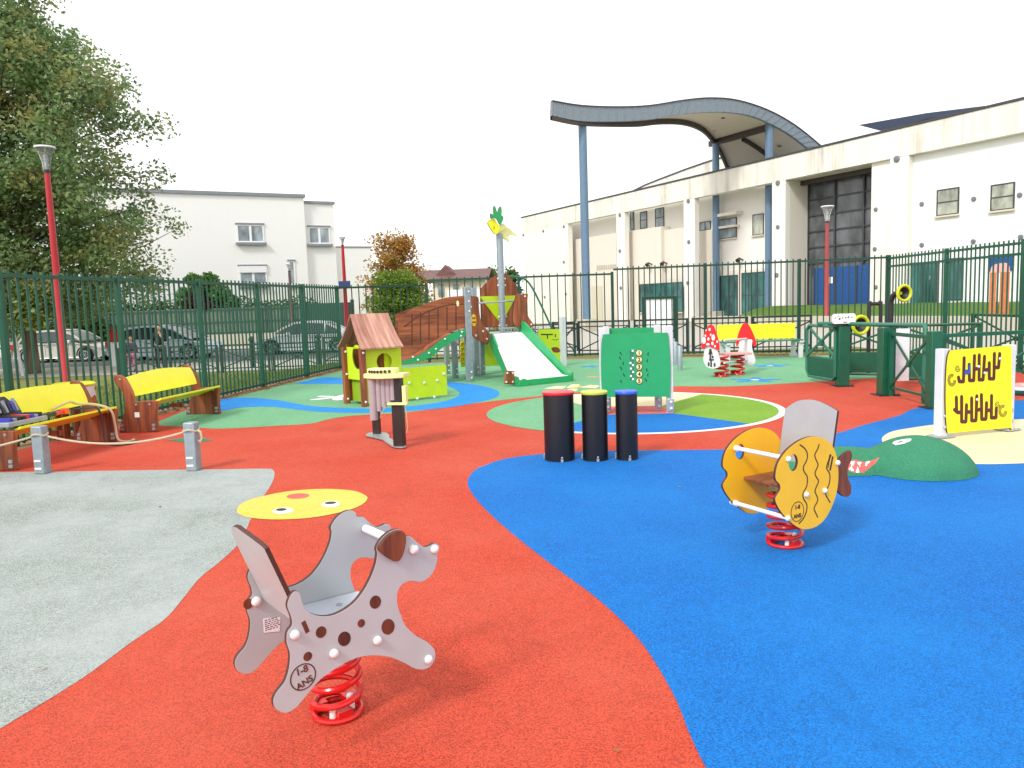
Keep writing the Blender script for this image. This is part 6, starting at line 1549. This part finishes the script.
mb = MB(); mb.tube([(0, 0, -.2), (0, 0, 1.2)], [.1, .05], 8); mb.build('stem', 'bark_dark', t)
leaves('foliage', [(q[0] * 1.15, q[1], q[2] * 1.4, q[3] * 1.15) for q in [(-.7, 0, 1.4, .8), (0, 0, 1.6, .9), (.7, 0, 1.4, .8), (.2, 0, 2.2, .75), (-.5, 0, 2.2, .7), (.8, .1, .7, .8), (-.9, .1, .6, .8), (.6, 0, 2.0, .6), (0, 0, .6, .9)]], 10000, .15, 'leaf_conifer', t)
for (px, d, h, r, m_, lab) in ((492, 62, 5.0, 1.3, 'leaf_small', 'distant pale tree behind the brown roof'), (511.5, 60, 4.9, .75, 'leaf_hedge', 'distant dark tree left of the public building')):
    b = AT(px, 300, d); tree('distant_tree', lab, (b.x, b.y, -.35), h, r, 1.4, .15, 1800, .24, m_, 'bark_dark', 'distant trees behind the play tower', 12, .7)

for (px, r, lab) in ((18, 1.5, 'dark rounded shrub across the street at the far left'), (88, 1.25, 'dark shrub across the street behind the champagne saloon')):
    b = AT(px, 330, 43.6); t = thing('street_shrub', lab, 'shrub', (b.x, b.y, -.35), 0, 'shrubs across the street')
    mb = MB(); mb.tube([(0, 0, -.2), (.05, 0, 1.2)], [.1, .05], 8); mb.build('stem', 'bark_dark', t)
    leaves('foliage', [(random.gauss(0, .8) * r, random.gauss(0, .3), random.uniform(.6, 2.6) * r * .75, .75) for _ in range(12)], 3500, .2, 'leaf_hedge', t)
# hedge and grey-green mesh fence across the street
hf = thing('garden_fence', 'grey-green sheet fence across the street behind the parked cars', 'fence', (-26, 44.6, -.35), R(0))
mb = MB(); mb.box(0, 14.2, 0, .25, -.2, .7); mb.build('base_wall', 'lowwall', hf)
mb = MB(); mb.box(0, 14.2, .06, .16, .701, 2.2); mb.build('fence_sheet', 'hedgefence', hf)
mb = MB()
for k in range(int(14.2 / .22)): x = .1 + k * .22; mb.box(x - .025, x + .025, .02, .055, .72, 2.18)
for z in (.8, 1.4, 2.1): mb.box(0, 14.2, .0, .019, z - .03, z + .03)
mb.build('fence_slats', 'teal_gate', hf)
tg = thing('garden_gate', 'dark teal garden gate across the street beside the hedge', 'gate', (-11.75, 44.6, -.35), 0)
mb = MB(); mb.box(0, 2.6, 0, .08, .05, 2.3); mb.build('gate_leaf', 'teal_gate', tg)
for x in (-.1, 2.7): mb = MB(); mb.box(x - .09, x + .09, -.04, .14, -.1, 2.45); mb.build('post', 'dark_frame', tg)
gw = thing('garden_wall', 'grey garden wall below the white house wing', 'wall', (-8.9, 44.6, -.35), 0); mb = MB(); mb.box(0, 6.5, 0, .3, -.2, 1.5); mb.build('wall_body', 'lowwall', gw); mb = MB(); mb.box(-.02, 6.52, -.04, .34, 1.501, 1.57); mb.build('coping', 'roof_grey', gw)
cents = [(-26 + k * .55, 45.7 + random.uniform(-.2, .2), 2.15 + random.uniform(-.15, .3), .75) for k in range(27)] + [(-26 + k * .7, 45.7, 1.3, .9) for k in range(21)]
t = thing('hedge', 'long clipped green hedge above the grey-green fence', 'hedge', (-26, 45.7, -.35), 0)
leaves('foliage', [(x + 26, y - 45.7, z, r) for x, y, z, r in cents], 13000, .17, 'leaf_hedge', t)

# ------------------------------------------------------------------ cars
def car(label, loc, rz_, L, H, Wd, paintm, roof, facing=1):
    t = thing('parked_car', label, 'car', loc, rz_, 'cars parked along the street')
    f = facing
    belt = .60 * H; sill = .18
    body = [(-L / 2, .35), (-L / 2 + .04, .62), (-L / 2 + .12, belt), (L / 2 - 1.25, belt + .02), (L / 2 - .45, belt - .12), (L / 2 - .08, belt - .26), (L / 2, .45), (L / 2 - .04, .24), (L / 2 - .4, sill), (-L / 2 + .4, sill), (-L / 2 + .05, .24)]
    body = [(x * f, z) for x, z in body]; n = len(body); mb = MB(); vs = []
    for y, k, dz in ((-Wd / 2 + .10, .985, .0), (-Wd / 2, 1.0, -.05), (Wd / 2, 1.0, -.05), (Wd / 2 - .10, .985, 0)):
        for x, z in body: vs.append((x * k, y, z + (dz if z > belt - .3 else 0)))
    fs = [tuple(range(n)), tuple(range(3 * n, 4 * n))]
    for j in range(3): fs += [(j * n + i, j * n + (i + 1) % n, (j + 1) * n + (i + 1) % n, (j + 1) * n + i) for i in range(n)]
    mb.add(vs, fs); bo = mb.build('body', paintm, t, .03)
    rf = [(p[0] * f, p[1]) for p in roof]; n = len(rf); mb = MB()
    def taper(z): return Wd / 2 - .06 - .17 * max(0, (z - belt)) / (H - belt)
    vs = [(x, -taper(z), z) for x, z in rf] + [(x, taper(z), z) for x, z in rf]
    mb.add(vs, [tuple(range(n)), tuple(range(n, 2 * n))] + [(i, (i + 1) % n, n + (i + 1) % n, n + i) for i in range(n)]); mb.build('windows', 'glass_car', t, .01)
    mb = MB(); top = [p for p in rf]
    for i in range(n - 1):                     # roof skin and pillars follow the glasshouse outline
        for sg_ in (-1, 1):
            (x0, z0), (x1, z1) = rf[i], rf[i + 1]; mb.bar((x0, sg_ * (taper(z0) + .008), z0 - .01), (x1, sg_ * (taper(z1) + .008), z1 - .01), .05, .085)
    xs = sorted(rf, key=lambda p: -p[1]); hi = [p for p in rf if p[1] > H - .16]
    x0, x1 = min(p[0] for p in hi), max(p[0] for p in hi)
    hi = sorted(hi); vs = []
    for x, z in hi: vs += [(x, -taper(z) - .01, z + .012), (x, taper(z) + .01, z + .012), (x, -taper(z) - .01, z - .03), (x, taper(z) + .01, z - .03)]
    for i in range(len(hi) - 1):
        pass
    fs = []
    for i in range(len(hi) - 1): a = 4 * i; fs += [(a, a + 1, a + 5, a + 4), (a + 2, a + 6, a + 7, a + 3), (a, a + 4, a + 6, a + 2), (a + 1, a + 3, a + 7, a + 5)]
    mb.add(vs, fs)
    for px_ in (0.05, -.95): 
        for sg_ in (-1, 1): mb.bar((px_ * f, sg_ * (taper(belt) + .012), belt - .03), (px_ * f - .05 * f, sg_ * (taper(H) + .02), H - .06), .05, .08)
    mb.build('roof', paintm, t)
    for wx in (-L / 2 + .75, L / 2 - .85):
        for sg_ in (-1, 1):
            y = sg_ * (Wd / 2 - .09); mb = MB(); mb.lathe([(.2, -.1), (.29, -.1), (.32, -.06), (.32, .06), (.29, .1), (.2, .1)], (wx * f, y, .31), 24, (0, sg_, 0)); w_ = mb.build('wheel', 'tyre', t)
            mb = MB(); mb.lathe([(.2, .095), (.2, .11), (.06, .09), (0, .09)], (wx * f, y, .31), 20, (0, sg_, 0))
            for k in range(6): a = k * 1.047; mb.bar((wx * f, y + sg_ * .105, .31), (wx * f + .19 * math.cos(a), y + sg_ * .112, .31 + .19 * math.sin(a)), .04, .02)
            mb.build('rim', 'steel', w_)
            mb = MB(); mb.tube([(wx * f + .36 * math.cos(a), sg_ * (Wd / 2 - .0), .31 + .36 * math.sin(a)) for a in [R(q) for q in range(-10, 191, 15)]], .03, 6); mb.build('wheel_arch', 'tyre', t)
    for sg_ in (-1, 1):
        mb = MB(); mb.box(min((L / 2 - .32) * f, (L / 2 - .05) * f), max((L / 2 - .32) * f, (L / 2 - .05) * f), sg_ * (Wd / 2 - .26) - .14, sg_ * (Wd / 2 - .26) + .14, .56, .68); mb.build('headlight', 'headl', t, .02)
        mb = MB(); mb.box(min((-L / 2 - .01) * f, (-L / 2 + .2) * f), max((-L / 2 - .01) * f, (-L / 2 + .2) * f), sg_ * (Wd / 2 - .16) - .165, sg_ * (Wd / 2 - .16) + .165, .62, .86); mb.build('tail_light', 'lightred', t, .02)
        mb = MB(); mb.box(.62 * f - .08, .62 * f + .08, sg_ * (Wd / 2 + .06) - .07, sg_ * (Wd / 2 + .06) + .07, belt - .02, belt + .12); mb.build('mirror', paintm, t, .03)
        mb = MB()
        for dx in (.0, -1.0): mb.box(dx * f - .35 * f - .08, dx * f - .35 * f + .08, sg_ * (Wd / 2 + .005) - .012, sg_ * (Wd / 2 + .005) + .012, belt - .17, belt - .14)
        mb.build('door_handle', 'tyre', t)
    mb = MB()
    for dx in (.55, -.5, -1.35):
        for sg_ in (-1, 1): mb.box(dx * f - .008, dx * f + .008, sg_ * (Wd / 2 + .001) - .003, sg_ * (Wd / 2 + .001) + .003, .3, belt - .06)
    mb.build('door_gap', 'tyre', bo)
    return t
zc_ = -.35
roof_mpv = [(-1.95, .92), (-1.75, 1.22), (-1.35, 1.40), (-.6, 1.47), (.2, 1.45), (.7, 1.32), (1.15, 1.08), (1.55, .90)]
c = AT(166, 340, 34.0); car('silver blue hatchback parked behind the woman in black', (c.x, c.y, zc_), R(-3), 4.5, 1.48, 1.8, 'car_silver', roof_mpv)
roof_b = [(-1.75, .90), (-1.55, 1.15), (-1.2, 1.36), (-.5, 1.41), (.15, 1.39), (.6, 1.25), (1.1, .93)]
c = AT(68, 345, 34.6); car('champagne saloon parked behind the bright red lamp', (c.x, c.y, zc_), R(-2), 4.2, 1.42, 1.72, 'car_beige', roof_b)
c = AT(307, 336, 35.2); car('white saloon with dark windows parked at right, near the playhouse', (c.x, c.y, zc_), R(2), 4.5, 1.43, 1.78, 'car_white', [(-1.8, .88), (-1.5, 1.12), (-1.0, 1.36), (-.3, 1.42), (.35, 1.39), (.85, 1.18), (1.35, .92)], -1)
# white and red bollard by the cars
c = AT(115.5, 350, 30); bo = thing('bollard', 'white bollard with a red band between the two left cars', 'bollard', (c.x, c.y, -.35), 0)
mb = MB(); mb.box(-.2, .2, -.1, .1, -.1, .95); mb.build('body', 'board_white', bo, .03); mb = MB(); mb.box(-.215, .215, -.115, .115, .955, 1.45); mb.build('red_band', 'lightred', bo, .03)
bp0 = None
for i, (px, lab) in enumerate(((252, 'dark pavement bollard left of the white car'), (319, 'dark pavement bollard before the white car rear'))):
    c = AT(px, 350, 27.0); mb = MB(); mb.lathe([(.09, -.1), (.09, .85), (.07, .86), (.07, .9), (.1, .92), (.1, 1.0), (.05, 1.08), (0, 1.1)], (0, 0, 0), 16); o = mb.build('pavement_bollard', 'barrier'); o.location = (c.x, c.y, zt(c.x, c.y)); tag(o, lab, 'bollard', 'dark bollards on the pavement')

# ------------------------------------------------------------------ people
def skin_obj(name, verts, edges, radii, mat, parent, root=0, sub=1):
    me = bpy.data.meshes.new(name); me.from_pydata(verts, edges, []); me.materials.append(MN[mat])
    o = bpy.data.objects.new(name, me); COL.objects.link(o); o.parent = parent
    md = o.modifiers.new('skin', 'SKIN'); md.use_smooth_shade = True
    for i, r in enumerate(radii): me.skin_vertices[0].data[i].radius = (r, r) if not isinstance(r, tuple) else r
    for d in me.skin_vertices[0].data: d.use_root = False
    me.skin_vertices[0].data[root].use_root = True
    s = o.modifiers.new('sub', 'SUBSURF'); s.levels = sub; s.render_levels = sub
    return o
def person(label, loc, rz_, k, jacket, trousers, hand_up=True, hairlen=.3):
    t = thing('person', label, 'person', loc, rz_); t.scale = (1, 1, 1)
    V = lambda *p: tuple(q * k for q in p)
    J = [V(0, 0, .95), V(0, 0, 1.15), V(0, .01, 1.36), V(0, 0, 1.47), V(0, -.02, 1.55), V(0, -.03, 1.64), V(0, -.02, 1.71),
         V(.17, 0, 1.38), V(.24, -.02, 1.14), V(.10, -.22, 1.30) if hand_up else V(.24, -.08, .9), V(.05, -.2, 1.42) if hand_up else V(.23, -.12, .8),
         V(-.17, 0, 1.38), V(-.25, .0, 1.12), V(-.22, -.1, .9), V(-.2, -.14, .8),
         V(.09, 0, .88), V(.10, -.03, .5), V(.10, .02, .09), V(.11, -.12, .04), V(-.09, 0, .88), V(-.11, -.01, .5), V(-.12, .03, .09), V(-.13, -.11, .04)]
    E_ = [(0, 1), (1, 2), (2, 3), (3, 4), (4, 5), (5, 6), (2, 7), (7, 8), (8, 9), (9, 10), (2, 11), (11, 12), (12, 13), (13, 14), (0, 15), (15, 16), (16, 17), (17, 18), (0, 19), (19, 20), (20, 21), (21, 22)]
    r = [.095, .09, .10, .055, .075, .085, .06, .06, .045, .035, .04, .06, .045, .035, .04, .085, .06, .04, .035, .085, .06, .04, .035]
    skin_obj('body', J, E_, [q * k for q in r], 'skin', t, 0)
    ids = [0, 1, 2, 7, 8, 9, 11, 12, 13]; mp = {a: i for i, a in enumerate(ids)}
    ee = [(mp[a], mp[b]) for a, b in E_ if a in mp and b in mp]
    skin_obj('jacket', [J[i] for i in ids], ee, [(r[i] + (.075 if i < 3 else .03)) * k for i in ids], jacket, t, 0)
    ids = [0, 15, 16, 17, 19, 20, 21]; mp = {a: i for i, a in enumerate(ids)}; ee = [(mp[a], mp[b]) for a, b in E_ if a in mp and b in mp]
    skin_obj('trousers', [J[i] for i in ids], ee, [(r[i] + (.05 if i == 0 else .02)) * k for i in ids], trousers, t, 0)
    skin_obj('shoes', [J[17], J[18], J[21], J[22]], [(0, 1), (2, 3)], [.055 * k] * 4, 'tyre', t)
    mb = MB(); mb.ball((0, .015 * k, 1.66 * k), .105 * k, 10, 1.05)
    if hairlen: mb.tube([(.085 * k, .02 * k, 1.64 * k), (.10 * k, .02 * k, 1.5 * k), (.11 * k, -.02 * k, (1.64 - hairlen) * k)], [.04 * k, .05 * k, .03 * k], 8); mb.tube([(-.085 * k, .02 * k, 1.64 * k), (-.10 * k, .02 * k, 1.5 * k), (-.11 * k, -.02 * k, (1.64 - hairlen) * k)], [.04 * k, .05 * k, .03 * k], 8); mb.tube([(0, .08 * k, 1.64 * k), (0, .1 * k, 1.5 * k), (0, .1 * k, (1.62 - hairlen) * k)], [.09 * k, .09 * k, .05 * k], 8)
    mb.build('hair', 'hair', t)
    mb = MB(); mb.ball((0, -.03 * k, 1.625 * k), .088 * k, 10, 1.2)
    mb.ball((0, -.122 * k, 1.615 * k), .016 * k, 6); mb.mat(1).ball((.03 * k, -.108 * k, 1.645 * k), .012 * k, 6); mb.ball((-.03 * k, -.108 * k, 1.645 * k), .012 * k, 6); mb.mat(2).box(-.025 * k, .025 * k, -.118 * k, -.10 * k, 1.572 * k, 1.58 * k)
    mb.build('face', ['skin', 'hair', 'lightred'], t)
    return t
c = AT(160, 350, 26.2); person('woman in black jacket with long dark hair, hand raised, before the silver car', (c.x, c.y, zt(c.x, c.y) + .03), R(18), .9, 'black_cloth', 'black_cloth')
c = AT(131, 350, 26.4); person('child in pink trousers and dark top beside the woman in black', (c.x, c.y, zt(c.x, c.y) + .03), R(30), .70, 'dark_cloth', 'pink_cloth', False, .2)

# ------------------------------------------------------------------ loose grass and leaf litter along the fences
def scatter(name, fn, n, size, mat, up=False):
    vs = []; fs = []
    for _ in range(n):
        x, y, z = fn(); o = len(vs); s = size * random.uniform(.5, 1.4); a = random.random() * 6.28
        if up:
            dx, dy = math.cos(a) * s * .09, math.sin(a) * s * .09; tx, ty = random.gauss(0, s * .25), random.gauss(0, s * .25)
            vs += [(x - dx, y - dy, z), (x + dx, y + dy, z), (x + tx, y + ty, z + s)]; fs.append((o, o + 1, o + 2))
        else:
            t1 = random.uniform(-.4, .4); dx, dy = math.cos(a) * s, math.sin(a) * s
            vs += [(x - dx, y - dy, z + .006), (x + dy * .5, y - dx * .5, z + .006 + abs(t1) * s * .5), (x + dx, y + dy, z + .01), (x - dy * .5, y + dx * .5, z + .012)]; fs.append((o, o + 1, o + 2, o + 3))
    return stuff(raw(name, vs, fs, mat))
def f1():
    y = random.uniform(8, 24.5); d = random.random() ** 1.4 * 7; x = Lx(y) - .15 - d; return x, y, zt(x, y)
tag(scatter('grass', f1, 42000, .075, 'blades', True), 'short dry grass on the verge beyond the left fence', 'grass')
def f2():
    y = random.uniform(10, 21); x = Lx(y) + random.gauss(.12, .10); return x, y, .004
tag(scatter('leaf_litter', f2, 1500, .035, 'litter'), 'brown dry leaves along the foot of the fences', 'leaf litter')
def f3():
    t = random.random(); v = Vector(p612).lerp(Vector(pR), t); return v.x, v.y - .05 + random.gauss(0, .12) , .006
tag(scatter('leaf_litter', f3, 900, .035, 'litter'), 'dry leaves along the foot of the back fence', 'leaf litter')
def strip(nm, a, b, w):
    a, b = Vector(a), Vector(b); d = (b - a).normalized(); n = Vector((-d.y, d.x)) * w
    struct(sheet(nm, [tuple(a + n), tuple(a - n), tuple(b - n), tuple(b + n)], .002, 'earth'))
def f4():
    x, y = random.uniform(-5, 6), random.uniform(2.3, 14); return x, y, .012
tag(scatter('fallen_leaf_scatter', f4, 46, .018, 'litter'), 'a few small leaves scattered over the play surface', 'leaf litter')
for (a, b) in (((Lx(2), 2), (Lx(20.5), 20.5)), ((p427[0], p427[1] - .1), (p612[0], p612[1] - .1)), ((p612[0], p612[1] - .15), (pR[0], pR[1] - .1))): strip('earth_strip', a, b, .24)

# ------------------------------------------------------------------ world, sun, colour
SUN_EL, SUN_AZ = 42, -143
w = bpy.data.worlds.new('World'); scene.world = w; w.use_nodes = True; nt = w.node_tree
bg = nt.nodes['Background']; sky = nt.nodes.new('ShaderNodeTexSky'); sky.sky_type = 'NISHITA'; sky.sun_disc = False
sky.sun_elevation = R(SUN_EL); sky.sun_rotation = R(SUN_AZ); sky.air_density = 1.2; sky.dust_density = 2; sky.ozone_density = 1
hs = nt.nodes.new('ShaderNodeHueSaturation'); hs.inputs['Saturation'].default_value = .12
nt.links.new(sky.outputs[0], hs.inputs['Color']); nt.links.new(mixc(nt, hs.outputs[0], (6.3, 6.3, 6.35), .7), bg.inputs['Color']); bg.inputs['Strength'].default_value = .15
sd = bpy.data.lights.new('sun', 'SUN'); so = bpy.data.objects.new('sun', sd); COL.objects.link(so)
sd.energy = 1.5; sd.angle = R(10); sd.color = (1, .97, .92)
az = R(SUN_AZ); el = R(SUN_EL)
dirs = Vector((math.sin(az) * math.cos(el), math.cos(az) * math.cos(el), math.sin(el)))
so.rotation_euler = (-dirs).to_track_quat('-Z', 'Y').to_euler(); so.location = (0, 0, 30)
vs_ = scene.view_settings; scene.display_settings.display_device = 'sRGB'
vs_.view_transform = 'Standard'; vs_.look = 'None'; vs_.gamma = 1; vs_.use_curve_mapping = False; vs_.exposure = .70
scene.cycles.max_bounces = 6; scene.cycles.use_denoising = True
